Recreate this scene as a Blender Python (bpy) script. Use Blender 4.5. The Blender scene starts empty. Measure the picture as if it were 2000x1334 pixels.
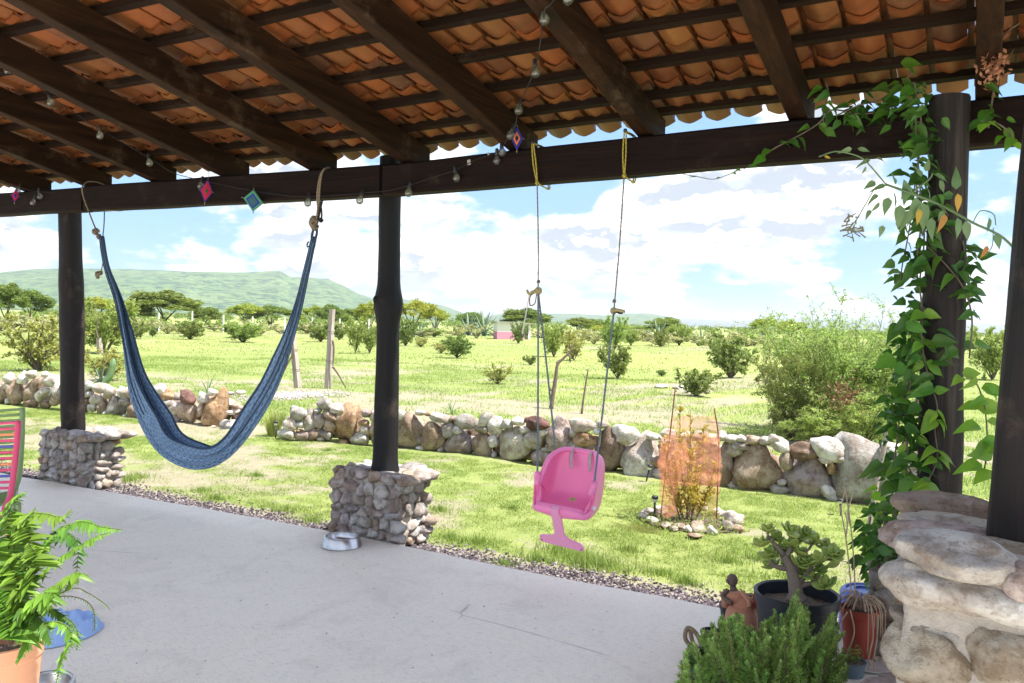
import bpy, math, random
import numpy as np
from mathutils import Vector, Matrix, Euler, noise
R = random.Random(7)
NR = np.random.RandomState(5)
sc = bpy.context.scene
COL = sc.collection
PI = math.pi

# ------------------------------------------------------------------ camera
F, YAW, PITCH, ROLL, CH = 1632.13, 0.51399, -0.0236167, 0.0252450, 1.5
_cy, _sy = math.cos(YAW), math.sin(YAW)
FW = Vector((-_sy*math.cos(PITCH), _cy*math.cos(PITCH), math.sin(PITCH)))
_r = Vector((_cy, _sy, 0)); _u = _r.cross(FW)
RT = _r*math.cos(ROLL)+_u*math.sin(ROLL); UP = -_r*math.sin(ROLL)+_u*math.cos(ROLL)
CP = Vector((0, 0, CH))
cam = bpy.data.cameras.new('camera'); co = bpy.data.objects.new('camera', cam); COL.objects.link(co)
M = Matrix((RT, UP, -FW)).transposed().to_4x4(); M.translation = CP
co.matrix_world = M
cam.sensor_width = 36; cam.lens = F/2000*36; cam.clip_start = 0.05; cam.clip_end = 40000
sc.camera = co

# ------------------------------------------------------------------ sun, sky, exposure
SUN_EL, SUN_AZ = 62.0, 8.0           # azimuth measured from +X towards +Y
sd = Vector((math.cos(math.radians(SUN_EL))*math.cos(math.radians(SUN_AZ)), math.cos(math.radians(SUN_EL))*math.sin(math.radians(SUN_AZ)), math.sin(math.radians(SUN_EL))))
sl = bpy.data.lights.new('sun', 'SUN'); sl.energy = 2.0; sl.angle = math.radians(0.9); sl.color = (1, .965, .9)
so = bpy.data.objects.new('sun', sl); COL.objects.link(so); so.rotation_euler = (-sd).to_track_quat('-Z', 'Y').to_euler(); so.location = (20, 0, 30)
sc.view_settings.view_transform = 'Standard'; sc.view_settings.look = 'None'
sc.view_settings.exposure = 2.52; sc.view_settings.gamma = 1; sc.view_settings.use_curve_mapping = False
sc.cycles.use_denoising = True
sc.cycles.max_bounces = 7; sc.cycles.diffuse_bounces = 4; sc.cycles.transparent_max_bounces = 16; sc.cycles.volume_bounces = 0
sc.cycles.sample_clamp_indirect = 6; sc.cycles.caustics_reflective = False; sc.cycles.caustics_refractive = False

class NT:
    def __init__(s, tree): s.t = tree; s.n = tree.nodes; s.l = tree.links
    def new(s, ty, **kw):
        n = s.n.new(ty)
        for k, v in kw.items(): setattr(n, k, v)
        return n
    def link(s, a, b): s.l.new(a, b)
    def val(s, sock, v):
        if isinstance(v, bpy.types.NodeSocket): s.l.new(v, sock)
        elif isinstance(v, (tuple, list)) and len(v) == 3 and sock.type == 'RGBA': sock.default_value = (*v, 1)
        else: sock.default_value = v
    def math(s, op, a, b=0.0, clamp=False):
        n = s.new('ShaderNodeMath', operation=op, use_clamp=clamp); s.val(n.inputs[0], a); s.val(n.inputs[1], b); return n.outputs[0]
    def vm(s, op, a, b=(0, 0, 0)):
        n = s.new('ShaderNodeVectorMath', operation=op); s.val(n.inputs[0], a); s.val(n.inputs[1], b)
        return n.outputs['Value'] if op in ('DOT_PRODUCT', 'LENGTH', 'DISTANCE') else n.outputs[0]
    def noise(s, vec, scale, detail=4, rough=.55, dist=0):
        n = s.new('ShaderNodeTexNoise')
        if vec is not None: s.link(vec, n.inputs['Vector'])
        n.inputs['Scale'].default_value = scale; n.inputs['Detail'].default_value = detail; n.inputs['Roughness'].default_value = rough
        n.inputs['Distortion'].default_value = dist
        return n.outputs['Fac']
    def ramp(s, fac, stops, interp='LINEAR'):
        n = s.new('ShaderNodeValToRGB'); e = n.color_ramp.elements; n.color_ramp.interpolation = interp
        while len(e) < len(stops): e.new(.5)
        for el, (p, c) in zip(e, stops):
            el.position = p; el.color = (*c, 1) if isinstance(c, (tuple, list)) else (c, c, c, 1)
        s.val(n.inputs[0], fac); return n.outputs['Color']
    def mix(s, fac, a, b, blend='MIX'):
        n = s.new('ShaderNodeMix', data_type='RGBA', blend_type=blend); s.val(n.inputs[0], fac); s.val(n.inputs[6], a); s.val(n.inputs[7], b); return n.outputs[2]
    def maprange(s, v, a, b, c=0.0, d=1.0, smooth=True):
        n = s.new('ShaderNodeMapRange'); n.interpolation_type = 'SMOOTHSTEP' if smooth else 'LINEAR'
        s.val(n.inputs[0], v)
        for i, x in enumerate((a, b, c, d)): n.inputs[i+1].default_value = x
        return n.outputs[0]
    def mapping(s, vec, scale=(1, 1, 1), rot=(0, 0, 0), loc=(0, 0, 0)):
        n = s.new('ShaderNodeMapping'); s.link(vec, n.inputs[0]); n.inputs['Scale'].default_value = scale; n.inputs['Rotation'].default_value = rot; n.inputs['Location'].default_value = loc
        return n.outputs[0]

def ray(px, py): return FW+RT*((px-1000)/F)-UP*((py-667)/F)
def G(px, py, z=0.0):
    d = ray(px, py); return CP+d*((z-CH)/d.z)
def onY(px, py, Y):
    d = ray(px, py); return CP+d*(Y/d.y)
def at(px, py, depth): return CP+ray(px, py)*depth
def depth_of(p): return (Vector(p)-CP).dot(FW)

w = bpy.data.worlds.new('World'); sc.world = w; w.use_nodes = True
nt = NT(w.node_tree); nt.n.clear()
out = nt.new('ShaderNodeOutputWorld'); bg = nt.new('ShaderNodeBackground'); bg.inputs[1].default_value = .075
sky = nt.new('ShaderNodeTexSky'); sky.sky_type = 'NISHITA'; sky.sun_disc = False
sky.sun_elevation = math.radians(SUN_EL); sky.sun_rotation = math.radians(90-SUN_AZ); sky.altitude = 1800; sky.dust_density = .6; sky.air_density = .9; sky.ozone_density = 1.5
tc = nt.new('ShaderNodeTexCoord'); dirv = tc.outputs['Generated']
sep = nt.new('ShaderNodeSeparateXYZ'); nt.link(dirv, sep.inputs[0])
zc = nt.math('ADD', nt.math('MAXIMUM', sep.outputs[2], 0.0), .10)
pr = nt.new('ShaderNodeCombineXYZ'); nt.link(nt.math('DIVIDE', sep.outputs[0], zc), pr.inputs[0]); nt.link(nt.math('DIVIDE', sep.outputs[1], zc), pr.inputs[1])
P = pr.outputs[0]
def cdens(dz):
    dv = nt.vm('ADD', dirv, (0, 0, dz)) if dz else dirv
    s_ = nt.new('ShaderNodeSeparateXYZ'); nt.link(dv, s_.inputs[0]); z_ = nt.math('ADD', nt.math('MAXIMUM', s_.outputs[2], 0.0), .085)
    c_ = nt.new('ShaderNodeCombineXYZ'); nt.link(nt.math('DIVIDE', s_.outputs[0], z_), c_.inputs[0]); nt.link(nt.math('DIVIDE', s_.outputs[1], z_), c_.inputs[1])
    a = nt.noise(nt.mapping(c_.outputs[0], (1, 1, 1), loc=(3.1, 1.7, 0)), 1.5, 8, .55, .2)
    b = nt.noise(nt.mapping(dv, (1, 1, 1.7), loc=(.3, .9, .2)), 9, 7, .52, .15)
    c = nt.noise(nt.mapping(dv, (1, 1, 1.8), loc=(.9, .1, .6)), 26, 6, .58, .1)
    return nt.math('ADD', nt.math('MULTIPLY', a, .24), nt.math('ADD', nt.math('MULTIPLY', b, .46), nt.math('MULTIPLY', c, .30)))
m = nt.math('ADD', cdens(0), nt.maprange(sep.outputs[2], .16, .36, 0.0, .055)); mup = nt.math('ADD', cdens(.016), nt.maprange(sep.outputs[2], .16, .36, 0.0, .055))  # extra cloud cover overhead, out of view, added to brighten the shaded floor
under = nt.maprange(nt.math('SUBTRACT', mup, m), -.02, .02)
# large cloud masses (+) and blue openings (-): direction as seen in the photo, angular radius, weight
for px, py, rad, wt in ((360, 430, .13, .10), (640, 470, .12, .08), (900, 460, .13, .05), (820, 300, .05, .14), (560, 320, .05, .12), (1150, 480, .09, .09), (1330, 430, .09, .10), (1480, 380, .11, .14),
                        (1650, 330, .10, .12), (1560, 215, .03, .10), (1100, 560, .2, .05), (1920, 350, .05, .06), (1860, 540, .1, .04), (80, 490, .09, .08), (320, 505, .08, .07),
                        (230, 440, .09, -.13), (430, 490, .06, -.10), (1080, 370, .05, -.15), (1140, 270, .08, -.15), (1290, 235, .06, -.14), (1130, 390, .025, -.12), (1450, 225, .06, -.13), (1700, 470, .05, -.10),
                        (1800, 180, .08, -.13), (250, 345, .08, -.12), (1360, 540, .035, -.06), (1930, 300, .04, -.1), (1640, 500, .04, -.06), (1000, 320, .05, -.1)):
    d = ray(px, py).normalized()
    dd = nt.vm('DISTANCE', nt.vm('NORMALIZE', dirv), tuple(d))
    g = nt.maprange(dd, 0.0, rad*1.5, 1.0, 0.0)
    m = nt.math('ADD', m, nt.math('MULTIPLY', g, wt*1.15))
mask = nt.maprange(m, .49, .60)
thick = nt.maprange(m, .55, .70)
shn = nt.noise(nt.mapping(dirv, (1, 1, 3.2), loc=(.33, .9, .27)), 9, 6, .5)
shade = nt.math('MULTIPLY', nt.math('ADD', nt.math('MULTIPLY', thick, .45), .62), nt.math('ADD', nt.math('MULTIPLY', under, .75), nt.math('MULTIPLY', nt.maprange(shn, .40, .60), .55)), clamp=True)
CLOUD = 4.6
ccol = nt.mix(shade, (CLOUD, CLOUD*1.0, CLOUD*1.0), (CLOUD*.36, CLOUD*.395, CLOUD*.445))
hz = nt.maprange(sep.outputs[2], 0.10, .45, 1.0, 0.0)
skn = nt.mix(1.0, sky.outputs[0], (.46, .60, .78), 'MULTIPLY')
skyc = nt.mix(nt.math('MULTIPLY', hz, .85), skn, (CLOUD*.215, CLOUD*.365, CLOUD*.56))
skyc = nt.mix(.0, skyc, (0, 0, 0))
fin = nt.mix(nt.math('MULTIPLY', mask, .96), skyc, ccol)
# below the horizon: earth tone
fin = nt.mix(nt.maprange(sep.outputs[2], -.03, -.005, 1, 0), fin, (2.2, 2.4, 1.7))
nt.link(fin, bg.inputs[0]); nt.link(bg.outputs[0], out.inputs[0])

# ------------------------------------------------------------------ helpers
def tag(o, label=None, cat=None, group=None, kind=None):
    if label: o['label'] = label
    if cat: o['category'] = cat
    if group: o['group'] = group
    if kind: o['kind'] = kind
    return o
def link(o, parent=None):
    COL.objects.link(o)
    if parent is not None: o.parent = parent
    return o
def thing(name, label, cat, loc=(0, 0, 0), group=None, rz=0):
    o = bpy.data.objects.new(name, None); o.empty_display_size = .1; link(o); o.location = loc; o.rotation_euler = (0, 0, rz)
    return tag(o, label, cat, group)
def mesh(name, V, Fc, mats, smooth=True, mi=None):
    me = bpy.data.meshes.new(name); me.from_pydata([tuple(v) for v in V], [], Fc)
    for m_ in (mats if isinstance(mats, (list, tuple)) else [mats]): me.materials.append(m_)
    if mi is not None: me.polygons.foreach_set('material_index', mi)
    if smooth: me.polygons.foreach_set('use_smooth', [True]*len(me.polygons))
    me.update(); return me
def inst(name, me, parent=None, loc=None, rot=None, scale=None, mat=None):
    o = bpy.data.objects.new(name, me); link(o, parent)
    if mat is not None: o.matrix_local = mat
    else:
        if loc is not None: o.location = loc
        if rot is not None: o.rotation_euler = rot
        if scale is not None: o.scale = (scale,)*3 if isinstance(scale, (int, float)) else scale
    return o
class MB:
    def __init__(s): s.V = []; s.F = []; s.I = []; s.cur = 0
    def add(s, V, Fc, M=None):
        b = len(s.V); s.V += [M@Vector(v) if M is not None else Vector(v) for v in V]; s.F += [tuple(b+i for i in f) for f in Fc]; s.I += [s.cur]*len(Fc); return s
    def box(s, c, d, M=None, taper=1.0):
        x, y, z = d[0]/2, d[1]/2, d[2]/2; t = taper
        V = [(c[0]+sx*x*(t if sz > 0 else 1), c[1]+sy*y*(t if sz > 0 else 1), c[2]+sz*z) for sz in (-1, 1) for sy in (-1, 1) for sx in (-1, 1)]
        return s.add(V, [(0, 2, 3, 1), (4, 5, 7, 6), (0, 1, 5, 4), (2, 6, 7, 3), (0, 4, 6, 2), (1, 3, 7, 5)], M)
    def tube(s, pts, rad, n=8, closed=False, cap=True, M=None, flat=1.0):
        pts = [Vector(p) for p in pts]; k = len(pts)
        if isinstance(rad, (int, float)): rad = [rad]*k
        V = []; Fc = []; prev = None
        for i, p in enumerate(pts):
            a = pts[(i-1) % k] if (closed or i > 0) else p; b = pts[(i+1) % k] if (closed or i < k-1) else p
            t = (b-a); t = t.normalized() if t.length > 1e-9 else Vector((0, 0, 1))
            if prev is None: x = t.orthogonal().normalized()
            else: x = (prev-t*prev.dot(t)); x = x.normalized() if x.length > 1e-6 else t.orthogonal().normalized()
            prev = x; y = t.cross(x)
            for j in range(n):
                a_ = 2*PI*j/n; V.append(p+(x*math.cos(a_)+y*math.sin(a_)*flat)*rad[i])
        for i in range(k if closed else k-1):
            for j in range(n):
                a, b = i*n+j, i*n+(j+1) % n; c, d = ((i+1) % k)*n+(j+1) % n, ((i+1) % k)*n+j
                Fc.append((a, b, c, d))
        if cap and not closed: Fc += [tuple(range(n-1, -1, -1)), tuple(range((k-1)*n, k*n))]
        return s.add(V, Fc, M)
    def lathe(s, prof, n=32, M=None, close=False):
        V = []; Fc = []; k = len(prof)
        for r_, z in prof:
            for j in range(n): a = 2*PI*j/n; V.append((r_*math.cos(a), r_*math.sin(a), z))
        for i in range(k-1):
            for j in range(n): Fc.append((i*n+j, i*n+(j+1) % n, (i+1)*n+(j+1) % n, (i+1)*n+j))
        return s.add(V, Fc, M)
    def ball(s, c, r_, n=10, M=None, sc_=(1, 1, 1)):
        V = []; Fc = []; m_ = n//2+1
        for i in range(m_+1):
            t = PI*i/m_
            for j in range(n): a = 2*PI*j/n; V.append((c[0]+r_*sc_[0]*math.sin(t)*math.cos(a), c[1]+r_*sc_[1]*math.sin(t)*math.sin(a), c[2]+r_*sc_[2]*math.cos(t)))
        for i in range(m_):
            for j in range(n): Fc.append((i*n+j, (i+1)*n+j, (i+1)*n+(j+1) % n, i*n+(j+1) % n))
        return s.add(V, Fc, M)
    def mesh(s, name, mats, smooth=True): return mesh(name, s.V, s.F, mats, smooth, s.I if isinstance(mats, (list, tuple)) and len(mats) > 1 else None)
    def build(s, name, mats, parent=None, smooth=True, **kw): return inst(name, s.mesh(name, mats, smooth), parent, **kw)
def spline(pts, n=8):
    pts = [Vector(p) for p in pts]; o = []
    if len(pts) < 3: return [pts[0].lerp(pts[-1], i/n) for i in range(n+1)]
    q = [pts[0]*2-pts[1]]+pts+[pts[-1]*2-pts[-2]]
    for i in range(1, len(q)-2):
        for k in range(n):
            t = k/n; a, b, c, d = q[i-1], q[i], q[i+1], q[i+2]
            o.append(.5*((2*b)+(c-a)*t+(2*a-5*b+4*c-d)*t*t+(3*b-a-3*c+d)*t*t*t))
    return o+[pts[-1]]
def auto_smooth(me, ang=35):
    me.polygons.foreach_set('use_smooth', [True]*len(me.polygons))
    try: me.set_sharp_from_angle(angle=math.radians(ang))
    except Exception: pass
    return me

# ------------------------------------------------------------------ materials
def bsdf(name, rough=.8, spec=.3):
    m_ = bpy.data.materials.new(name); m_.use_nodes = True; t = NT(m_.node_tree); t.n.clear()
    o = t.new('ShaderNodeOutputMaterial'); b = t.new('ShaderNodeBsdfPrincipled'); t.link(b.outputs[0], o.inputs[0])
    b.inputs['Roughness'].default_value = rough; b.inputs['Specular IOR Level'].default_value = spec
    return m_, t, b, o
def bump(t, b, h, strength=.3, dist=.01):
    n = t.new('ShaderNodeBump'); n.inputs['Strength'].default_value = strength; n.inputs['Distance'].default_value = dist
    t.link(h, n.inputs['Height']); t.link(n.outputs[0], b.inputs['Normal'])
def objc(t): return t.new('ShaderNodeTexCoord').outputs['Object']
def pos(t): return t.new('ShaderNodeNewGeometry').outputs['Position']
def rnd(t): return t.new('ShaderNodeObjectInfo').outputs['Random']
def simple(name, c1, c2=None, scale=8, rough=.7, bmp=.0, bdist=.005, metal=0, spec=.3, vary=.0, detail=5, world=False, sc3=(1, 1, 1)):
    m_, t, b, o = bsdf(name, rough, spec); b.inputs['Metallic'].default_value = metal
    co_ = t.mapping(pos(t) if world else objc(t), sc3)
    c2 = c2 or tuple(x*.7 for x in c1)
    n = t.noise(co_, scale, detail, .6)
    c = t.ramp(n, [(.3, c1), (.7, c2)])
    if vary:
        hs = t.new('ShaderNodeHueSaturation'); t.link(c, hs.inputs['Color']); r_ = rnd(t)
        t.link(t.math('ADD', t.math('MULTIPLY', r_, vary), 1-vary/2), hs.inputs['Value'])
        t.link(t.math('ADD', t.math('MULTIPLY', t.math('FRACT', t.math('MULTIPLY', r_, 7.3)), vary*.08), .5-vary*.04), hs.inputs['Hue']); c = hs.outputs[0]
    t.link(c, b.inputs['Base Color'])
    if bmp: bump(t, b, t.noise(co_, scale*4, 6, .6), bmp, bdist)
    return m_
def leafmat(name, c1, c2, trans=.35, rough=.5, scale=3, vary=.4, world=True):
    m_, t, b, o = bsdf(name, rough, .35)
    c = t.ramp(t.noise(pos(t) if world else objc(t), scale, 4, .6), [(.3, c1), (.7, c2)])
    if vary:
        hs = t.new('ShaderNodeHueSaturation'); t.link(c, hs.inputs['Color']); r_ = rnd(t)
        g = t.new('ShaderNodeNewGeometry').outputs['Random Per Island']
        t.link(t.math('ADD', t.math('MULTIPLY', g, vary), 1-vary/2), hs.inputs['Value'])
        t.link(t.math('ADD', t.math('MULTIPLY', r_, .03), .485), hs.inputs['Hue']); c = hs.outputs[0]
    t.link(c, b.inputs['Base Color'])
    tr = t.new('ShaderNodeBsdfTranslucent'); t.link(t.mix(1.0, c, (1.15, 1.2, .7), 'MULTIPLY'), tr.inputs[0])
    mx = t.new('ShaderNodeMixShader'); mx.inputs[0].default_value = trans
    t.link(b.outputs[0], mx.inputs[1]); t.link(tr.outputs[0], mx.inputs[2]); t.link(mx.outputs[0], o.inputs[0])
    return m_
def stonemat(name, pal, lich=.3, scale=1.0):
    """river stone: object-random tone from a palette, mottling, dark pits, pale lichen"""
    m_, t, b, o = bsdf(name, .88, .2)
    oc = objc(t); r_ = rnd(t)
    off = t.new('ShaderNodeCombineXYZ'); t.link(t.math('MULTIPLY', r_, 91.0), off.inputs[0]); t.link(t.math('MULTIPLY', r_, 37.0), off.inputs[1])
    v = t.vm('ADD', t.vm('SCALE', pos(t)) if False else pos(t), off.outputs[0])
    k = len(pal); base = t.ramp(r_, [(i/k, c) for i, c in enumerate(pal)], 'CONSTANT')
    big = t.noise(v, 4*scale, 5, .6); c = t.mix(t.maprange(big, .38, .62), t.mix(1.0, base, (1.12, 1.12, 1.12), 'MULTIPLY'), t.mix(1.0, base, (.66, .58, .52), 'MULTIPLY'))
    mid = t.noise(v, 16*scale, 6, .7); c = t.mix(t.math('MULTIPLY', t.maprange(mid, .48, .62), .55), c, t.mix(1.0, c, (.60, .53, .46), 'MULTIPLY'))
    mid2 = t.noise(v, 24*scale, 6, .75); c = t.mix(t.math('MULTIPLY', t.maprange(mid2, .54, .66), .5), c, t.mix(.6, c, (.66, .63, .57)))
    fine = t.noise(v, 70*scale, 6, .7); c = t.mix(t.math('MULTIPLY', t.maprange(fine, .55, .66), .55), c, t.mix(1.0, c, (.35, .33, .32), 'MULTIPLY'))
    li = t.noise(v, 7*scale, 7, .75, .4); c = t.mix(t.math('MULTIPLY', t.maprange(li, .57, .66), lich), c, (.60, .60, .54))
    t.link(c, b.inputs['Base Color'])
    h = t.math('ADD', t.math('MULTIPLY', mid, .6), t.math('MULTIPLY', fine, .25)); h = t.math('ADD', h, t.math('MULTIPLY', t.noise(v, 34*scale, 7, .75), .6)); bump(t, b, h, 1.0, .035/scale)
    return m_
C_GREY = [(.46, .44, .42), (.52, .50, .47), (.42, .41, .41), (.48, .43, .40), (.57, .55, .52), (.44, .40, .37), (.50, .45, .44)]
M_ST = dict(
    P=stonemat('pale_stone', [(.72, .69, .64), (.66, .63, .59), (.76, .73, .69), (.68, .63, .57)], .35),
    G=stonemat('grey_stone', [(.45, .43, .40), (.40, .38, .35), (.50, .47, .43)], .4),
    T=stonemat('tan_stone', [(.44, .34, .25), (.48, .37, .28), (.40, .31, .24)], .35),
    M=stonemat('mauve_stone', [(.40, .33, .31), (.44, .37, .35), (.37, .31, .29)], .2),
    B=stonemat('brown_stone', [(.30, .22, .17), (.34, .25, .19), (.27, .20, .16)], .25),
    O=stonemat('ochre_stone', [(.46, .31, .17), (.42, .28, .17), (.50, .34, .2)], .3),
    R=stonemat('dark_red_stone', [(.17, .09, .075), (.2, .11, .09)], .12),
    Y=stonemat('yellowish_stone', [(.52, .47, .38), (.56, .51, .42)], .35),
    N=stonemat('pale_mauve_stone', [(.58, .48, .46), (.62, .52, .49)], .3),
    C=stonemat('cobble_stone', C_GREY+[(.44, .36, .29)], .15, 1.6),
    K=stonemat('rust_cobble_stone', [(.42, .28, .17), (.38, .26, .16)], .1, 1.6))
M_MORT = simple('mortar', (.50, .45, .40), (.36, .32, .28), 14, .95, .8, .02, world=True)
def woodmat(name, c1, c2, dark, axis=1, wear=.2, rough=.72, spec=.12):
    m_, t, b, o = bsdf(name, rough, spec)
    oc = objc(t); s3 = [14, 14, 14]; s3[axis] = .8
    r_ = rnd(t); off = t.new('ShaderNodeCombineXYZ'); t.link(t.math('MULTIPLY', r_, 50.0), off.inputs[0])
    v = t.vm('ADD', oc, off.outputs[0])
    g = t.noise(t.mapping(v, tuple(s3)), 1.6, 7, .62, .6)
    c = t.ramp(g, [(.25, dark), (.5, c1), (.78, c2)])
    s4 = [60, 60, 60]; s4[axis] = 2.0
    fine = t.noise(t.mapping(v, tuple(s4)), 1.5, 4, .6)
    c = t.mix(t.math('MULTIPLY', t.maprange(fine, .5, .7), .5), c, t.mix(1.0, c, (.45, .42, .4), 'MULTIPLY'))
    wn = t.noise(v, 3.0, 6, .7); c = t.mix(t.math('MULTIPLY', t.maprange(wn, .55, .72), wear), c, t.mix(.5, c2, (.35, .25, .17)))
    t.link(c, b.inputs['Base Color']); t.link(t.maprange(g, .2, .8, rough-.12, rough+.15), b.inputs['Roughness'])
    bump(t, b, t.math('ADD', g, t.math('MULTIPLY', fine, .5)), .8, .008); return m_
M_RAFT = woodmat('dark_stained_rafter', (.022, .009, .004), (.050, .022, .009), (.006, .0035, .002), 1, .3)
M_BEAM = woodmat('dark_stained_beam', (.012, .006, .005), (.023, .011, .008), (.006, .003, .003), 0, .12)
M_BATT = woodmat('dark_batten_wood', (.013, .006, .003), (.024, .011, .005), (.006, .003, .002), 0, .2)
M_POST = woodmat('black_stained_log', (.006, .005, .006), (.014, .011, .011), (.003, .003, .003), 2, .2, .6, .3)
M_POST2 = woodmat('weathered_dark_log', (.026, .021, .020), (.085, .072, .062), (.009, .008, .008), 2, .5, .7, .2)
M_POSTR = woodmat('brown_black_log', (.010, .006, .006), (.022, .014, .011), (.004, .003, .003), 2, .3, .6, .3)
M_GWOOD = woodmat('grey_weathered_wood', (.38, .33, .28), (.50, .45, .39), (.22, .18, .15), 2, .3, .9, .1)
M_TWIG = simple('bark_twig', (.20, .15, .11), (.12, .09, .07), 20, .95)
M_STEM = simple('shrub_stem', (.17, .14, .10), (.10, .08, .06), 20, .95)

def tilemat():
    m_, t, b, o = bsdf('clay_tile', .5, .45)
    r_ = rnd(t); off = t.new('ShaderNodeCombineXYZ'); t.link(t.math('MULTIPLY', r_, 70.0), off.inputs[0]); v = t.vm('ADD', objc(t), off.outputs[0])
    base = t.ramp(r_, [(0, (.24, .068, .018)), (.18, (.185, .074, .022)), (.36, (.29, .084, .021)), (.55, (.165, .056, .020)), (.75, (.26, .102, .027)), (.9, (.14, .058, .028))])
    n = t.noise(v, 5, 5, .6); c = t.mix(t.maprange(n, .4, .75), base, t.mix(1.0, base, (.62, .58, .55), 'MULTIPLY'))
    n2 = t.noise(v, 13, 6, .75); c = t.mix(t.math('MULTIPLY', t.maprange(n2, .6, .72), .4), c, (.24, .18, .13))
    t.link(c, b.inputs['Base Color']); bump(t, b, t.noise(v, 40, 5, .6), .25, .004); return m_
M_TILE = tilemat()

def concretemat():
    m_, t, b, o = bsdf('porch_concrete', .62, .4)
    v = pos(t)
    a = t.noise(v, 1.1, 5, .6, .3); c = t.ramp(a, [(.3, (.92, .84, .70)), (.7, (.96, .90, .77))])
    brush = t.noise(t.mapping(v, (14, 5, 5), (0, 0, .5)), 1.6, 8, .8, 1.2)
    c = t.mix(t.math('MULTIPLY', t.maprange(brush, .50, .70), .22), c, (.45, .45, .46))
    brush2 = t.noise(t.mapping(v, (5, 30, 5), (0, 0, .25)), 1.6, 5, .7, .6)
    c = t.mix(t.math('MULTIPLY', t.maprange(brush2, .56, .7), .4), c, (.80, .80, .80))
    g1 = t.noise(v, 150, 4, .75); c = t.mix(t.math('MULTIPLY', t.maprange(g1, .45, .62), .30), c, (.48, .46, .43))
    g2_ = t.noise(t.mapping(v, (1.0, 2.6, 1), (0, 0, .35)), 26, 6, .75); c = t.mix(t.math('MULTIPLY', t.maprange(g2_, .52, .66), .38), c, (.42, .40, .38))
    sp = t.noise(v, 55, 3, .6); c = t.mix(t.math('MULTIPLY', t.maprange(sp, .68, .75), .6), c, (.24, .23, .23))
    st = t.noise(v, 2.2, 7, .7, .8); c = t.mix(t.math('MULTIPLY', t.maprange(st, .48, .70), .26), c, (.46, .42, .37))
    vo = t.new('ShaderNodeTexVoronoi', feature='DISTANCE_TO_EDGE'); t.link(t.vm('ADD', v, t.new('ShaderNodeTexNoise').outputs['Color']), vo.inputs['Vector']); vo.inputs['Scale'].default_value = .42
    crk = t.math('MULTIPLY', t.maprange(vo.outputs['Distance'], 0, .004, 1, 0), t.maprange(t.noise(v, .9, 3), .52, .6))
    c = t.mix(t.math('MULTIPLY', crk, .55), c, (.2, .2, .2))
    t.link(c, b.inputs['Base Color'])
    h = t.math('ADD', t.math('MULTIPLY', brush, .7), t.math('ADD', t.math('MULTIPLY', sp, .3), t.math('MULTIPLY', brush2, .5))); bump(t, b, h, .7, .008)
    t.link(t.maprange(a, .3, .7, .5, .72), b.inputs['Roughness']); return m_
M_CONC = concretemat()

# patchiness of the grass: the same field steers blade density and the ground sheet
_lat = NR.rand(64, 64)
def vnoise(x, y):
    xi = np.floor(x).astype(int); yi = np.floor(y).astype(int); fx = x-xi; fy = y-yi; fx = fx*fx*(3-2*fx); fy = fy*fy*(3-2*fy)
    a = _lat[xi % 64, yi % 64]; b = _lat[(xi+1) % 64, yi % 64]; c = _lat[xi % 64, (yi+1) % 64]; d = _lat[(xi+1) % 64, (yi+1) % 64]
    return (a*(1-fx)+b*fx)*(1-fy)+(c*(1-fx)+d*fx)*fy
def grassy(x, y):
    x = np.asarray(x, float); y = np.asarray(y, float)
    v = .38*vnoise(x*.45+3, y*.6+9)+.32*vnoise(x*1.3+20, y*1.7)+.2*vnoise(x*4.1, y*4.7+31)+.1*vnoise(x*11, y*13)
    return np.clip((v-.375)/.22, 0, 1)
def groundmat():
    m_, t, b, o = bsdf('field_ground', .95, .1)
    v = pos(t); at_ = t.new('ShaderNodeAttribute', attribute_name='grass'); g = at_.outputs['Fac']
    far = t.noise(t.mapping(v, (1, .35, 1), (0, 0, .45)), .10, 6, .65)
    g2 = t.noise(v, 3.2, 7, .7); g3 = t.noise(v, 22, 5, .7)
    dist = t.maprange(t.vm('LENGTH', v), 16, 40)
    gg = t.mix(dist, g, t.maprange(t.math('ADD', t.math('MULTIPLY', far, .7), t.math('MULTIPLY', g2, .3)), .36, .50))
    gg = t.math('ADD', gg, t.math('MULTIPLY', t.math('SUBTRACT', g2, .5), 1.3))
    gg = t.maprange(t.math('ADD', gg, t.math('MULTIPLY', t.math('SUBTRACT', g3, .5), 1.0)), .25, .75)
    soil = t.ramp(t.noise(v, 9, 7, .7), [(.3, (.27, .24, .16)), (.7, (.35, .32, .22))])
    gr = t.ramp(t.noise(v, 5.5, 7, .75), [(.3, (.185, .24, .06)), (.7, (.28, .32, .115))])
    gr = t.mix(t.math('MULTIPLY', t.maprange(t.noise(t.mapping(v, (1, .3, 1), (0, 0, .5)), .06, 5, .7), .45, .62), .5), gr, (.36, .38, .13))
    t.link(t.mix(gg, soil, gr), b.inputs['Base Color'])
    bump(t, b, t.math('ADD', g3, t.noise(v, 80, 4, .7)), .6, .03); return m_
M_GROUND = groundmat()
M_BLADE = leafmat('grass_blade', (.20, .275, .055), (.33, .38, .125), .4, .6, 1.2, .6)
M_BLADEF = leafmat('dry_grass_blade', (.22, .29, .09), (.33, .37, .15), .4, .6, .7, .6)
M_GRAVEL = bsdf('gravel_bits', .85, .2)[0]
_t = NT(M_GRAVEL.node_tree); _b = [n for n in _t.n if n.type == 'BSDF_PRINCIPLED'][0]
_t.link(_t.ramp(_t.new('ShaderNodeNewGeometry').outputs['Random Per Island'], [(0, (.04, .034, .042)), (.25, (.075, .06, .07)), (.45, (.13, .105, .115)), (.68, (.19, .16, .165)), (.88, (.30, .27, .265))], 'CONSTANT'), _b.inputs[0])
M_SOIL = simple('dark_soil', (.20, .15, .11), (.10, .075, .055), 30, .95, 1, .02, world=True)

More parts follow.
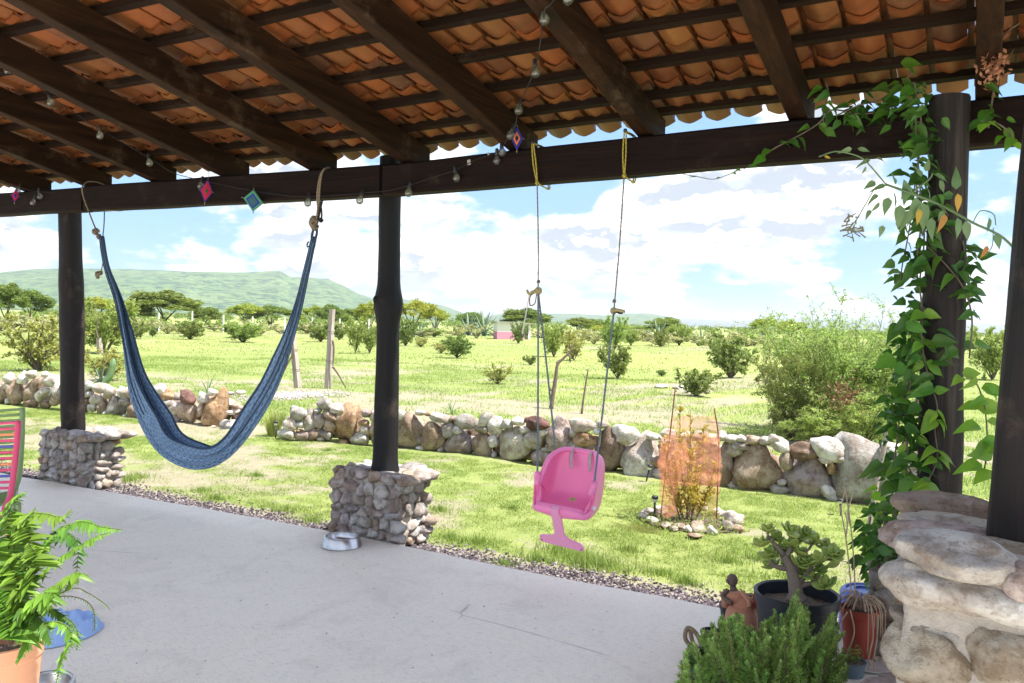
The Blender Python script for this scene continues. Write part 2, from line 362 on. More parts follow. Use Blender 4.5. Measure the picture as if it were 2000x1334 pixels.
# ------------------------------------------------------------------ ground
GZ = -0.07
EDGE = 4.43
def make_ground():
    xs = np.concatenate([-np.geomspace(12000, 16, 40)[:-1], np.arange(-16, 9, .16), np.geomspace(9, 12000, 40)])
    ys = np.concatenate([-np.geomspace(12000, 6, 25)[:-1], np.arange(-6, 3.6, .8), np.arange(3.6, 14, .14), np.geomspace(14, 14000, 60)])
    X, Y = np.meshgrid(xs, ys, indexing='ij'); nx, ny = X.shape
    Z = np.full_like(X, GZ)
    lump = (vnoise(X*2.1, Y*2.3)-.5)*.035+(vnoise(X*.5, Y*.5)-.5)*.05
    near = np.clip((Y-4.55)/.5, 0, 1)*np.clip((60-Y)/30, 0, 1); Z += lump*near
    g = grassy(X, Y)
    g *= np.clip((Y-4.75)/.25, 0, 1)
    V = np.stack([X.ravel(), Y.ravel(), Z.ravel()], 1)
    i, j = np.meshgrid(np.arange(nx-1), np.arange(ny-1), indexing='ij'); a = (i*ny+j).ravel()
    Fc = np.stack([a, a+ny, a+ny+1, a+1], 1)
    me = bpy.data.meshes.new('ground'); me.vertices.add(len(V)); me.vertices.foreach_set('co', V.ravel())
    me.loops.add(Fc.size); me.loops.foreach_set('vertex_index', Fc.ravel()); me.polygons.add(len(Fc)); me.polygons.foreach_set('loop_start', np.arange(0, Fc.size, 4)); me.polygons.foreach_set('use_smooth', [True]*len(Fc))
    me.update(); me.validate()
    at_ = me.attributes.new('grass', 'FLOAT', 'POINT'); at_.data.foreach_set('value', g.ravel().astype('f'))
    me.materials.append(M_GROUND); tag(inst('ground', me), kind='structure')
make_ground()
def gz(x, y):
    x = np.asarray(x, float); y = np.asarray(y, float)
    return GZ+((vnoise(x*2.1, y*2.3)-.5)*.035+(vnoise(x*.5, y*.5)-.5)*.05)*np.clip((y-4.55)/.5, 0, 1)*np.clip((60-y)/30, 0, 1)

# porch slab with a slightly wandering outer edge
def slab():
    mb = MB(); xs = [(-14+.25*i) for i in range(82)]; V = []; Fc = []
    ed = [(-14, 4.36), (-7.5, 4.36), (-6.0, 4.42), (-4.5, 4.47), (-3.4, 4.47), (-2.4, 4.42), (-1.2, 4.44), (0, 4.45), (7, 4.45)]
    for x in xs:
        y = np.interp(x, [e[0] for e in ed], [e[1] for e in ed])+noise.noise(Vector((x*2.2, 0, 0)))*.02
        V += [(x, -4, 0), (x, 3.0, 0), (x, y-.012, 0), (x, y, -.012), (x, y+.01, -.12), (x, -4, -.12)]
    for i in range(len(xs)-1):
        for k in range(5): a = i*6+k; Fc.append((a, a+6, a+7, a+1))
    Fc += [(0, 1, 2, 3, 4, 5), tuple(range(len(xs)*6-1, len(xs)*6-7, -1))]
    me = mesh('porch_slab', V, Fc, M_CONC, False); tag(inst('porch_slab', me), kind='structure')
slab()

def tri_soup(name, C, Xv, Yv, Zv, mat, kind='stuff', parent=None):
    """many single triangles given by three corner arrays"""
    n = len(C); V = np.stack([C+Xv, C+Yv, C+Zv], 1).reshape(-1, 3)
    me = bpy.data.meshes.new(name); me.vertices.add(3*n); me.vertices.foreach_set('co', V.ravel().astype('f')); me.loops.add(3*n); me.loops.foreach_set('vertex_index', np.arange(3*n)); me.polygons.add(n); me.polygons.foreach_set('loop_start', np.arange(0, 3*n, 3)); me.update(); me.materials.append(mat)
    o = inst(name, me, parent)
    if kind: tag(o, kind=kind)
    return o
def blades(name, x, y, h, wd, lean, mat, label):
    n = len(x); a = NR.rand(n)*2*PI; la = NR.rand(n)*2*PI
    C = np.stack([x, y, gz(x, y)-.004], 1); wv = np.stack([np.cos(a)*wd, np.sin(a)*wd, np.zeros(n)], 1)
    tip = np.stack([np.cos(la)*lean*h, np.sin(la)*lean*h, h], 1)
    o = tri_soup(name, C, wv, -wv, tip, mat); tag(o, label, 'grass'); return o
def scatter(n, x0, x1, y0, y1, thr=.0, yp=1.0, maxang=True):
    x = x0+(x1-x0)*NR.rand(n); y = y0+(y1-y0)*NR.rand(n)**yp
    k = NR.rand(n) < (grassy(x, y)*(1-thr)+thr)
    ang = x/np.maximum(y, .1)      # keep what the view (plus a margin) can hold
    k &= (ang > -2.1) & (ang < .45)
    return x[k], y[k]
x, y = scatter(560000, -13, 3.5, 4.72, 8.0, .05)
k = y > 4.74+.22*vnoise(x*3, y*0+2)+.05*NR.rand(len(x)); k &= NR.rand(len(x)) < np.clip((vnoise(x*8.5+3, y*9.5)-.22)/.35, .12, 1); x, y = x[k], y[k]
n = len(x); cl = vnoise(x*2.6+7, y*2.6)
blades('lawn_grass', x, y, (.009+.022*NR.rand(n)**2)*(.6+1.1*cl), .0016+.0028*NR.rand(n), NR.rand(n)*2.4, M_BLADE, 'short patchy yellow-green lawn between the porch and the dry stone wall')
x, y = scatter(330000, -26, 6, 8.5, 24, .03, 1.5); n = len(x)
blades('field_grass', x, y, .02+.07*NR.rand(n)**2, .003+.005*NR.rand(n), NR.rand(n)*1.1, M_BLADE, 'sparse pasture grass in the field just beyond the stone wall')
x, y = scatter(150000, -90, 20, 22, 85, .15, 1.4); n = len(x)
blades('distant_field_grass', x, y, .02+.07*NR.rand(n)**2, .012+.02*NR.rand(n), NR.rand(n)*1.3, M_BLADEF, 'pale far pasture grass in front of the scrub line')
# taller tufts in the lawn and along the gravel
tx = []; ty = []; th = []
for px, py, s in ((985, 1105, .05), (1120, 1085, .10), (1150, 1105, .11), (1090, 1075, .07), (1180, 1110, .09), (930, 1060, .07), (880, 1050, .06), (1560, 1130, .08), (1290, 1120, .05), (1050, 1095, .06), (860, 1005, .05), (500, 930, .05), (250, 940, .08), (270, 930, .07), (395, 960, .05), (560, 1000, .05), (610, 1020, .06), (1340, 1140, .06), (1480, 1095, .07), (1420, 1100, .06), (1230, 1075, .06), (420, 975, .05), (640, 880, .04), (1130, 1100, .09), (1000, 1000, .04), (1400, 1010, .05)):
    q = G(px, py, GZ); k = 260; a = NR.rand(k)*2*PI; r_ = np.abs(NR.randn(k))*.07*(s/.07); tx += list(q.x+r_*np.cos(a)*1.5); ty += list(np.maximum(q.y+r_*np.sin(a), 4.49)); th += list(s*(.4+.8*NR.rand(k)))
tx, ty, th = np.array(tx), np.array(ty), np.array(th)
blades('tall_grass_tufts', tx, ty, th, .0025+.002*NR.rand(len(tx)), NR.rand(len(tx))*.7, M_BLADE, 'brighter taller grass tufts at the edge of the gravel strip')

# gravel strip along the slab
def gravel(name, n, fn, smin, smax, label, cat='gravel', mat=None):
    mb = MB(); ico = [(0, 0, 1), (.9, 0, .2), (.2, .85, .25), (-.75, .5, .1), (-.7, -.55, .2), (.3, -.9, .15), (0, 0, -.6)]
    fc = [(0, 1, 2), (0, 2, 3), (0, 3, 4), (0, 4, 5), (0, 5, 1), (6, 2, 1), (6, 3, 2), (6, 4, 3), (6, 5, 4), (6, 1, 5)]
    V = []; Fc = []
    for i in range(n):
        x, y = fn(); s = R.uniform(smin, smax); z = float(gz(x, y)); E_ = Euler((R.uniform(-.5, .5), R.uniform(-.5, .5), R.uniform(0, 6.3))).to_matrix(); b = len(V)
        sx, sy, sz = s, s*R.uniform(.6, 1), s*R.uniform(.45, .8)
        for v in ico: q = E_@Vector((v[0]*sx*R.uniform(.8, 1.2), v[1]*sy*R.uniform(.8, 1.2), v[2]*sz)); V.append((x+q.x, y+q.y, z+q.z+sz*R.uniform(.2, .9)))
        Fc += [tuple(b+k for k in f) for f in fc]
    return tag(inst(name, mesh(name, V, Fc, mat or M_GRAVEL, False)), label, cat, kind='stuff')
gravel('gravel_strip', 30000, lambda: (R.uniform(-9.5, 1.0), 4.46+abs(R.gauss(0, .17))), .007, .016, 'strip of grey-purple gravel between the concrete slab and the lawn')
gm = G(575, 772, GZ)
gravel('gravel_patch', 2600, lambda: (gm.x+R.gauss(0, .3), gm.y+R.gauss(0, .55)), .012, .03, 'pale gravel patch in the field at the foot of the leaning fence post', mat=simple('pale_gravel', (.48, .42, .42), (.34, .29, .30), 30, .9))

# ------------------------------------------------------------------ hills
def hillmat(name, c1, c2, c3):
    m_, t, b, o = bsdf(name, .95, .05); v = pos(t)
    c = t.ramp(t.noise(t.mapping(v, (1, 1, 1)), .006, 8, .7), [(.3, c1), (.6, c2)])
    dots = t.noise(v, .035, 6, .8); c = t.mix(t.math('MULTIPLY', t.maprange(dots, .47, .55), .9), c, c3)
    rk = t.noise(v, .012, 8, .8); c = t.mix(t.math('MULTIPLY', t.maprange(rk, .63, .7), .6), c, (.42, .34, .24))
    t.link(c, b.inputs['Base Color']); return m_
M_HILL = hillmat('scrubby_hillside', (.085, .15, .055), (.14, .20, .08), (.02, .06, .03))
M_HILL2 = hillmat('far_range', (.06, .10, .07), (.08, .12, .09), (.04, .07, .06))
def hor_pt(px, D):
    d = ray(px, 640); d.z = 0; d.normalize(); return Vector((d.x*D, d.y*D, 0))
def z_at(px, py, D):
    d = ray(px, py); h = math.hypot(d.x, d.y); return CH+d.z/h*D
def hill(name, prof, D, mat, amp=.05):
    pxs = np.arange(prof[0][0], prof[-1][0]+1, 7.0); V = []; rows = 34; cols = len(pxs)
    for px in pxs:
        py = np.interp(px, [p_[0] for p_ in prof], [p_[1] for p_ in prof]); zt = z_at(px, py, D)
        for k in range(rows):
            t = k/(rows-8)
            if t <= 1: dd = D*(.62+.38*t); hgt = zt*(t**1.5*.75+.25*t*t*(3-2*t))
            else: dd = D*(1+.35*(t-1)*3.7); hgt = zt*(1-.15*(t-1)*3.7)
            q = hor_pt(px, dd); nn = noise.fractal(Vector((q.x, q.y, 0))*(5.0/D), 1.0, 2.2, 6)
            env = min(t, 1)*(1-.93*math.exp(-((t-1)/.12)**2))
            V.append((q.x, q.y, max(hgt*(1+0)+nn*zt*amp*4*env, -.3) if t > .02 else -3))
    Fc = [(i*rows+k, (i+1)*rows+k, (i+1)*rows+k+1, i*rows+k+1) for i in range(cols-1) for k in range(rows-1)]
    tag(inst(name, mesh(name, V, Fc, mat)), kind='structure')
hill('mesa_hill', [(-900, 560), (-500, 545), (-100, 536), (0, 532), (60, 526), (130, 524), (250, 525), (350, 530), (480, 532), (545, 528), (556, 536), (566, 541), (600, 542), (640, 545), (665, 556), (700, 574), (740, 587), (775, 600), (830, 622), (860, 634)], 2600, M_HILL)
hill('middle_hill', [(640, 632), (690, 600), (730, 584), (790, 584), (830, 590), (865, 597), (895, 608), (920, 616), (960, 630)], 3100, M_HILL)
hill('low_hill', [(900, 634), (940, 621), (975, 613), (1050, 612), (1130, 613), (1180, 616), (1225, 612), (1270, 612), (1300, 618), (1335, 632), (1350, 640)], 3800, M_HILL)
hill('blue_range', [(1180, 626), (1330, 622), (1390, 625), (1435, 629), (1470, 625), (1560, 622), (1640, 624), (1760, 628), (1880, 630), (1960, 634), (2100, 632), (2500, 630), (2700, 640)], 8500, M_HILL2, .02)

# ------------------------------------------------------------------ haze (closed box of thin air)
def haze():
    m_ = bpy.data.materials.new('thin_air'); m_.use_nodes = True; t = NT(m_.node_tree); t.n.clear()
    o = t.new('ShaderNodeOutputMaterial'); v = t.new('ShaderNodeVolumePrincipled'); v.inputs['Color'].default_value = (.90, .95, 1, 1); v.inputs['Density'].default_value = HAZE; v.inputs['Anisotropy'].default_value = .2
    t.link(v.outputs[0], o.inputs['Volume'])
    mb = MB(); mb.box((0, 0, 81.5), (24000, 24000, 167)); o_ = mb.build('haze', m_, smooth=False); tag(o_, 'pale blue haze over the far hills', 'haze', kind='stuff')
HAZE = .00017
haze()
# ------------------------------------------------------------------ stones
def ico(sub):
    import bmesh
    bm = bmesh.new(); bmesh.ops.create_icosphere(bm, subdivisions=sub, radius=1); V = [v.co.copy() for v in bm.verts]; Fc = [tuple(v.index for v in f.verts) for f in bm.faces]; bm.free(); return V, Fc
ICO = {k: ico(k) for k in (1, 2, 3, 4)}
_sc = {}
def stone_mesh(tone, var, sub=3, rough=.16, planes=6):
    key = (tone, var, sub, planes)
    if key in _sc: return _sc[key]
    rr = random.Random(var*31+7); V0, Fc = ICO[sub]; off = Vector((var*7.3, var*3.1, var*1.7)); V = []
    pl = [(Vector((rr.gauss(0, 1), rr.gauss(0, 1), rr.gauss(0, 1))).normalized(), rr.uniform(.66, .90)) for _ in range(planes)]
    for v in V0:
        p_ = Vector((abs(v.x)**.85*math.copysign(1, v.x), abs(v.y)**.85*math.copysign(1, v.y), abs(v.z)**.85*math.copysign(1, v.z)))
        for n_, d_ in pl:
            k = p_.dot(n_)-d_
            if k > 0: p_ -= n_*k*.85
        f = 1+noise.noise(v*1.3+off)*rough*1.6+noise.noise(v*3.2+off)*rough*.7
        if sub > 2: f += noise.noise(v*7+off)*rough*.28
        if sub > 3: f += (noise.ridged_multi_fractal(v*2.2+off, 1, 2.2, 4, 1, 2)-1.2)*rough*.16+noise.noise(v*17+off)*rough*.10
        V.append(p_*f)
    m_ = mesh('stone', V, Fc, M_ST[tone]); _sc[key] = m_; return m_
def stone(parent, c, d, tone='P', rot=None, sub=2, base=None, var=None, rough=.16):
    """c world centre, d half sizes, rot Euler"""
    b = base or Vector((0, 0, 0))
    me = stone_mesh(tone, R.randrange(6) if var is None else var, sub, rough)
    rot = rot or (R.uniform(-.15, .15), R.uniform(-.15, .15), R.uniform(-.3, .3))
    return inst('stone', me, parent, loc=Vector(c)-b, rot=rot, scale=d)

# ------------------------------------------------------------------ stone pedestals
def pedestal(x0, x1, y0, y1, z1, label, seed, taper=.02, faces='FRLB', rust=()):
    rr = random.Random(seed); cx, cy = (x0+x1)/2, (y0+y1)/2
    t = thing('stone_pedestal', label, 'pedestal', (cx, cy, 0), 'cobbled post pedestals')
    mb = MB(); e = .004
    nx = 8
    mb.box((0, 0, (z1-.03)/2-.05), (x1-x0-2*e, y1-y0-2*e, z1-.03+.1)); mb.build('mortar_core', M_MORT, t, False)
    count = 0
    for fc in faces:
        L = (x1-x0) if fc in 'FB' else (y1-y0)
        z = -.08 if fc in 'RB' else .0
        while z < z1-.03:
            h = rr.uniform(.055, .115); h = min(h, z1-z+.015); u = -rr.uniform(0, .05)
            while u < L-.02:
                wd = rr.uniform(.06, .15) if h > .07 else rr.uniform(.08, .17)
                uu = u+wd/2; zz = z+h/2+rr.uniform(-.012, .012); dep = rr.uniform(.035, .055)
                tone = 'C'
                if rr.random() < .022: tone = 'K'
                s_ = .50
                inset = rr.uniform(-.002, .010)
                if fc == 'F': c = (x0+uu-cx, y0-cy+inset, zz); d = (wd*s_, dep, h*s_)
                elif fc == 'B': c = (x0+uu-cx, y1-cy-inset, zz); d = (wd*s_, dep, h*s_)
                elif fc == 'R': c = (x1-cx-inset, y0+uu-cy, zz); d = (dep, wd*s_, h*s_)
                else: c = (x0-cx+inset, y0+uu-cy, zz); d = (dep, wd*s_, h*s_)
                o = inst('stone', stone_mesh(tone, rr.randrange(6), 3 if fc in 'FR' else 2, .14), t, loc=c, rot=(rr.uniform(-.1, .1), rr.uniform(-.3, .3), rr.uniform(-.08, .08)) if fc in 'FB' else (rr.uniform(-.3, .3), rr.uniform(-.08, .08), rr.uniform(-.08, .08)), scale=d)
                count += 1
                u += wd*.93
            z += h*.9
    # capping stones
    u = x0
    while u < x1:
        v = y0; wd = rr.uniform(.12, .2)
        while v < y1:
            ln = rr.uniform(.12, .2)
            inst('stone', stone_mesh('C', rr.randrange(6), 3, .14), t, loc=(u+wd/2-cx, v+ln/2-cy, z1-.03+rr.uniform(-.008, .008)), rot=(rr.uniform(-.08, .08), rr.uniform(-.08, .08), rr.uniform(-.4, .4)), scale=(wd*.56, ln*.56, .04))
            v += ln*.95
        u += wd*.95
    return t
pedestal(-7.27, -6.70, 4.42, 4.72, .44, 'cobbled stone pedestal under the left post, behind the hammock end', 3)
pedestal(-3.93, -3.41, 4.48, 4.84, .44, 'cobbled stone pedestal under the middle post with the steel bowl beside it', 8)
pedestal(-.40, .22, 4.2, 4.75, .44, 'cobbled stone pedestal under the vine-covered post, mostly behind the near pillar', 12, faces='FL')

# ------------------------------------------------------------------ posts (logs with knots)
def log(name, base, top, r0, label, mat, bulges=(), seed=0, flare=.12, n=22, rings=70):
    base, top = Vector(base), Vector(top); L = (top-base).length; V = []; Fc = []
    t = thing(name, label, 'post', base, 'log posts holding up the porch')
    ax = (top-base)
    for i in range(rings+1):
        s = i/rings; c = ax*s+Vector((noise.noise(Vector((s*3, seed, 0)))*.012, noise.noise(Vector((s*3, seed, 9)))*.012, 0))
        r_ = r0*(1+flare*math.exp(-s*L/.12)-.06*s)
        for bs, bw, ba in bulges: r_ *= 1+ba*math.exp(-((s*L-bs)/bw)**2)
        for j in range(n):
            a = 2*PI*j/n; k = 1+noise.noise(Vector((math.cos(a)*1.5, math.sin(a)*1.5, s*L*1.6+seed*5)))*.09+noise.noise(Vector((math.cos(a)*6, math.sin(a)*6, s*L*1.2+seed)))*.035
            k -= .05*math.exp(-((a-(2+seed) % 6)/.09)**2)
            V.append(c+Vector((math.cos(a)*r_*k, math.sin(a)*r_*k, 0)))
    for i in range(rings):
        for j in range(n): Fc.append((i*n+j, i*n+(j+1) % n, (i+1)*n+(j+1) % n, (i+1)*n+j))
    Fc += [tuple(range(n-1, -1, -1)), tuple(range(rings*n, (rings+1)*n))]
    inst('trunk_log', auto_smooth(mesh('trunk_log', V, Fc, mat), 50), t)
    for bs, bw, ba in bulges:
        if abs(ba) < .1: continue
        a = R.uniform(3.6, 5.6); mb = MB(); mb.ball((math.cos(a)*r0*(1+ba)*.92, math.sin(a)*r0*(1+ba)*.92, bs+R.uniform(-.03, .03)), r0*.28, 10, sc_=(1, 1, 1.3)); mb.build('knot', mat, t)
    return t
PL = onY(140, 830, 4.58); PM = onY(752, 905, 4.64)
log('wooden_post', (PL.x, 4.60, .40), (onY(137, 400, 4.60).x, 4.60, 2.46), .100, 'dark brown log post on the left stone pedestal', M_POSTR, ((.62, .25, -.08), (1.35, .12, .06), (.9, .5, .06)), 1, .0)
log('wooden_post', (PM.x, 4.64, .40), (onY(764, 330, 4.64).x, 4.64, 2.62), .079, 'black log post with a swollen knot on the middle stone pedestal', M_POST, ((1.20, .09, .30), (.7, .3, .05), (.25, .3, .08), (.0, .08, .2)), 2, .1)
pr_ = onY(1836, 975, 4.22); pt_ = onY(1854, 190, 4.22)
log('wooden_post', (pr_.x, 4.22, .40), (pt_.x, 4.22, pt_.z), .092, 'weathered log post wrapped in climbing green vine', M_POST2, ((1.15, .16, .10), (1.75, .5, -.06), (.55, .3, .04)), 4, .0)
nb = G(1998, 1072, .84); nb2 = nb+Vector((.02, .05, 0))
log('wooden_post', (nb2.x-.03, nb2.y, .70), (nb2.x+.055, nb2.y+.02, 2.62), .098, 'dark log post nearest the camera at the right edge, on the big stone pillar', M_POSTR, ((.9, .5, .05),), 6, .04)

# ------------------------------------------------------------------ beams
BY0, BY1 = 4.36, 4.485
def beam_piece(name, a, b, mat, parent, jig=0):
    """a, b: (x, z bottom, z top)"""
    n_ = 24; V = []; Fc = []; ch = .012
    for i in range(n_+1):
        s = i/n_; x = a[0]+(b[0]-a[0])*s; z0 = a[1]+(b[1]-a[1])*s; z1 = a[2]+(b[2]-a[2])*s
        w1 = noise.noise(Vector((x*1.3, 3+jig, 0)))*.008; w2 = noise.noise(Vector((x*1.1, 9+jig, 0)))*.006
        z0 += w1; z1 += w2
        for y, z in ((BY0+ch, z0), (BY1-ch, z0), (BY1, z0+ch), (BY1, z1-ch), (BY1-ch, z1), (BY0+ch, z1), (BY0, z1-ch), (BY0, z0+ch)): V.append((x, y, z))
    for i in range(n_):
        for j in range(8): Fc.append((i*8+j, (i+1)*8+j, (i+1)*8+(j+1) % 8, i*8+(j+1) % 8))
    Fc += [tuple(range(8)), tuple(range(n_*8+7, n_*8-1, -1))]
    return inst(name, auto_smooth(mesh(name, V, Fc, mat), 30), parent)
JX = onY(160, 400, BY0).x; MX = onY(742, 350, BY0).x
def bz(px, pyb, pyt): q = onY(px, pyb, BY0); return (q.x, q.z, onY(px, pyt, BY0).z)
b0, b1, b2, b3 = bz(0, 420, 377), bz(158, 411.5, 366), bz(162, 411, 363), bz(740, 381, 321)
b4, b5 = bz(746, 381, 321), bz(1960, 280, 188)
def ext(a, b, x): s = (x-a[0])/(b[0]-a[0]); return (x, a[1]+(b[1]-a[1])*s, a[2]+(b[2]-a[2])*s)
for lab, p0, p1, jg in (('short left end of the dark porch beam, beyond the left post', ext(b0, b1, -8.95), b1, 0), ('dark porch beam from the left post to the middle post, carrying the hammock', b2, b3, 1), ('dark porch beam from the middle post to the right end, carrying the pink swing', b4, ext(b4, b5, 1.7), 2)):
    t = tag(beam_piece('wooden_beam', p0, p1, M_BEAM, None, jg), lab, 'beam')
def beam_top(x):
    for a, b in ((b0, b1), (b2, b3), (b4, b5)):
        if x <= b[0] or b is b5: return a[2]+(b[2]-a[2])*(x-a[0])/(b[0]-a[0])
# iron nail heads, small paper scraps stuck to the beam
def scrap(px, py, w_, h_, label, mat):
    q = onY(px, py, BY0-.004); mb = MB(); mb.box((0, 0, 0), (w_, .003, h_)); tag(mb.build('paper_scrap', mat, None, False, loc=q, rot=(0, R.uniform(-.3, .3), 0)), label, 'paper scrap')
M_PAPER = simple('old_paper', (.5, .47, .42), (.4, .37, .33), 30, .9)
scrap(916, 317, .022, .032, 'larger torn scrap of pale paper stuck to the beam right of the middle post', M_PAPER)
scrap(954, 300, .012, .018, 'tiny scrap of pale paper near the top edge of the beam', M_PAPER)

# ------------------------------------------------------------------ roof
SL = .2203; CB = math.atan(SL)
roof = thing('porch_roof', 'tiled porch roof of clay tiles on dark rafters and battens, seen from below', 'roof', (0, 4.45, 2.6))
RB = Vector((0, 4.45, 2.6))
rx = [onY(px, py, 4.60).x for px, py in ((97, 365), (215, 358), (345, 350), (485, 338), (655, 325), (835, 303), (1048, 283), (1297, 258), (1590, 228))]
rs_ = (rx[-1]-rx[0])/8
rx = [rx[0]-rs_]+rx+[rx[-1]+rs_*k for k in (1, 2, 3)]
RH, RWD = .165, .095
def rz(x, y): return beam_top(x)+(4.47-y)*SL      # underside of the rafters
YB = 1.9  # roof cut short out of view, so added open sky lights the floor
rbm = MB(); 
for k, x in enumerate(rx):
    ye = 4.61+R.uniform(-.015, .015); V = []; Fc = []; n_ = 20; ch = .006
    for i in range(n_+1):
        y = ye+(YB-ye)*i/n_; z0 = rz(x, y)+noise.noise(Vector((k*3.1, y*1.2, 0)))*.007; z1 = z0+RH; w0 = noise.noise(Vector((k*5.1, y*1.2, 4)))*.007; xa = x-RWD+w0; xb = x+w0
        if i == 0: z0 -= 0
        for a, b in ((xa+ch, z0), (xb-ch, z0), (xb, z0+ch), (xb, z1), (xa, z1), (xa, z0+ch)): V.append(Vector((a, y, b))-RB)
    for i in range(n_):
        for j in range(6): Fc.append((i*6+j, (i+1)*6+j, (i+1)*6+(j+1) % 6, i*6+(j+1) % 6))
    Fc += [tuple(range(6)), tuple(range(n_*6+5, n_*6-1, -1))]
    inst('rafter', auto_smooth(mesh('rafter', V, Fc, M_RAFT), 30), roof)
# roof plane (top of rafters); one mean height
zr0 = np.mean([rz(x, 4.47) for x in (-6, -4, -2, 0)])+RH
def rp(y): return zr0+(4.47-y)*SL
X0R, X1R = -8.8, 1.6  # side ends trimmed out of view to let more light under the roof
by = [4.535, 4.345]+[4.345-.315*k for k in range(1, 8)]
bx = [i*.45+X0R for i in range(int((X1R-X0R)/.45)+2)]
for k, y in enumerate(by):
    # the batten follows the rafter tops, bowing a little from one to the next
    V = []; Fc = []; hb = .036 if k else .032; wb = .044
    for x in bx:
        z = rz(x, y)+RH+noise.noise(Vector((x*.8, k*4.1, 0)))*.004; yy = y+noise.noise(Vector((x*.6, k*2.7, 5)))*.012
        for a, b in ((-wb/2, 0), (wb/2, 0), (wb/2, hb), (-wb/2, hb)): V.append(Vector((x, yy+a*math.cos(CB)+0*b, z+b-a*SL))-RB)
    for i in range(len(bx)-1):
        for j in range(4): Fc.append((i*4+j, i*4+(j+1) % 4, (i+1)*4+(j+1) % 4, (i+1)*4+j))
    Fc += [(3, 2, 1, 0), tuple(range((len(bx)-1)*4, len(bx)*4))]
    inst('batten', mesh('batten', V, Fc, M_BATT, False), roof)
# tiles: trough with a thick lip, hooked over each batten; a raised rib closes the joint
PW = rs_/5
def tile_mesh(length, seed):
    rr = random.Random(seed); hw = PW/2-.0125; th = .011; prof = []
    n_ = 14
    for i in range(n_+1):
        u = -1+2*i/n_; prof.append((u*hw, .034*(abs(u)**1.55)+.0))
    nl = 9; V = []; Fc = []
    k = len(prof)
    for a in range(nl+1):
        s = a/nl; y = -s*length; lip = .010*math.exp(-((s-1)/.05)**2)+.012*math.exp(-((s-.86)/.08)**2)*0; nar = 1-.035*s
        flat = 1.0-.10*math.exp(-((s)/.1)**2)
        for layer in (0, 1):
            for (x, z) in prof:
                V.append((x*nar, y, z*flat+(th if layer else -lip*(1-abs(x)/hw*.5))+.002*math.sin(s*9+rr.random()*.2)))
    def id_(a, l, i): return a*2*k+l*k+i
    for a in range(nl):
        for i in range(k-1):
            Fc.append((id_(a, 0, i), id_(a, 0, i+1), id_(a+1, 0, i+1), id_(a+1, 0, i))); Fc.append((id_(a, 1, i), id_(a+1, 1, i), id_(a+1, 1, i+1), id_(a, 1, i+1)))
        Fc.append((id_(a, 0, 0), id_(a+1, 0, 0), id_(a+1, 1, 0), id_(a, 1, 0))); Fc.append((id_(a, 0, k-1), id_(a, 1, k-1), id_(a+1, 1, k-1), id_(a+1, 0, k-1)))
    for i in range(k-1):
        Fc.append((id_(0, 0, i), id_(0, 1, i), id_(0, 1, i+1), id_(0, 0, i+1))); Fc.append((id_(nl, 0, i), id_(nl, 0, i+1), id_(nl, 1, i+1), id_(nl, 1, i)))
    # rib on the right side
    b = len(V); w0 = hw-.004; w1 = PW-hw+.004; rz_ = .034
    for y in (0, -length):
        V += [(w0, y, rz_), (w0, y, rz_+.055), (w1, y, rz_+.055), (w1, y, rz_)]
    for j in range(3): Fc.append((b+j, b+j+1, b+5+j, b+4+j))
    return auto_smooth(mesh('roof_tile', V, Fc, M_TILE), 40)
TLEN = .315/math.cos(CB)+.085
tms = [tile_mesh(TLEN, s) for s in range(4)]; TLE = .455; tme = tile_mesh(TLE, 9)
tiles = []
ncol = int((X1R-X0R)/PW)
for k in range(1, len(by)):
    # tile hooked on batten k, running down to beyond the next batten towards the eave
    yb = by[k]
    for c in range(ncol):
        x = X0R+c*PW+PW*.5
        z = rz(x, yb)+RH+.040
        tilt = CB-.055
        yt = yb-.062     # upper end, uphill of the batten
        if k == 1: m_ = tme; L = TLE; tilt = CB+.03; zadd = -.006
        else: m_ = R.choice(tms); L = TLEN; zadd = 0
        tl = tilt+R.uniform(-.012, .012)
        # mesh runs from y=0 (down end) to y=-length (upper end)
        zt_ = z+.062*SL-.004+zadd
        o = Matrix.Translation(Vector((x+R.uniform(-.003, .003), yt, zt_))-RB)@Euler((-tl, R.uniform(-.02, .02), R.uniform(-.012, .012))).to_matrix().to_4x4()@Matrix.Translation((0, L, 0))
        cpt = Vector((x, yb+.1, zt_)); dc = (cpt-CP); dd = dc.dot(FW); sx = 1000+F*dc.dot(RT)/max(dd, .01); sy = 667-F*dc.dot(UP)/max(dd, .01)
        vis = dd > .5 and -60 < sx < 2010 and sy > -70
        tiles.append((0 if vis else 1, dd, m_, o))
tiles.sort(key=lambda t_: (t_[0], t_[1]))
nv = sum(1 for t_ in tiles if t_[0] == 0)
for t_ in tiles[:300]: inst('roof_tile', t_[2], roof, mat=t_[3])
mv = []; mf = []; cn = {}
for t_ in tiles[300:]:
    me = t_[2]
    if me not in cn:
        v = np.empty(len(me.vertices)*3); me.vertices.foreach_get('co', v); cn[me] = (v.reshape(-1, 3), [tuple(p_.vertices) for p_ in me.polygons])
    v, f = cn[me]; Mx = np.array(t_[3]); b = len(mv) and sum(len(a) for a in mv); mv.append(v@Mx[:3, :3].T+Mx[:3, 3]); mf.append((f, len(v)))
off = 0; FF = []
for f, n_ in mf: FF += [tuple(off+i for i in q) for q in f]; off += n_
def tilemat_far():
    m_ = M_TILE.copy(); m_.name = 'clay_tile_far'; t = NT(m_.node_tree)
    oi = [n for n in t.n if n.type == 'OBJECT_INFO'][0]; g = t.new('ShaderNodeNewGeometry')
    for l in list(t.t.links):
        if l.from_node == oi: ts = l.to_socket; t.link(g.outputs['Random Per Island'], ts)
    return m_
tag(inst('roof_tiles_far', auto_smooth(mesh('roof_tiles_far', np.concatenate(mv), FF, tilemat_far()), 40), roof), kind='stuff')
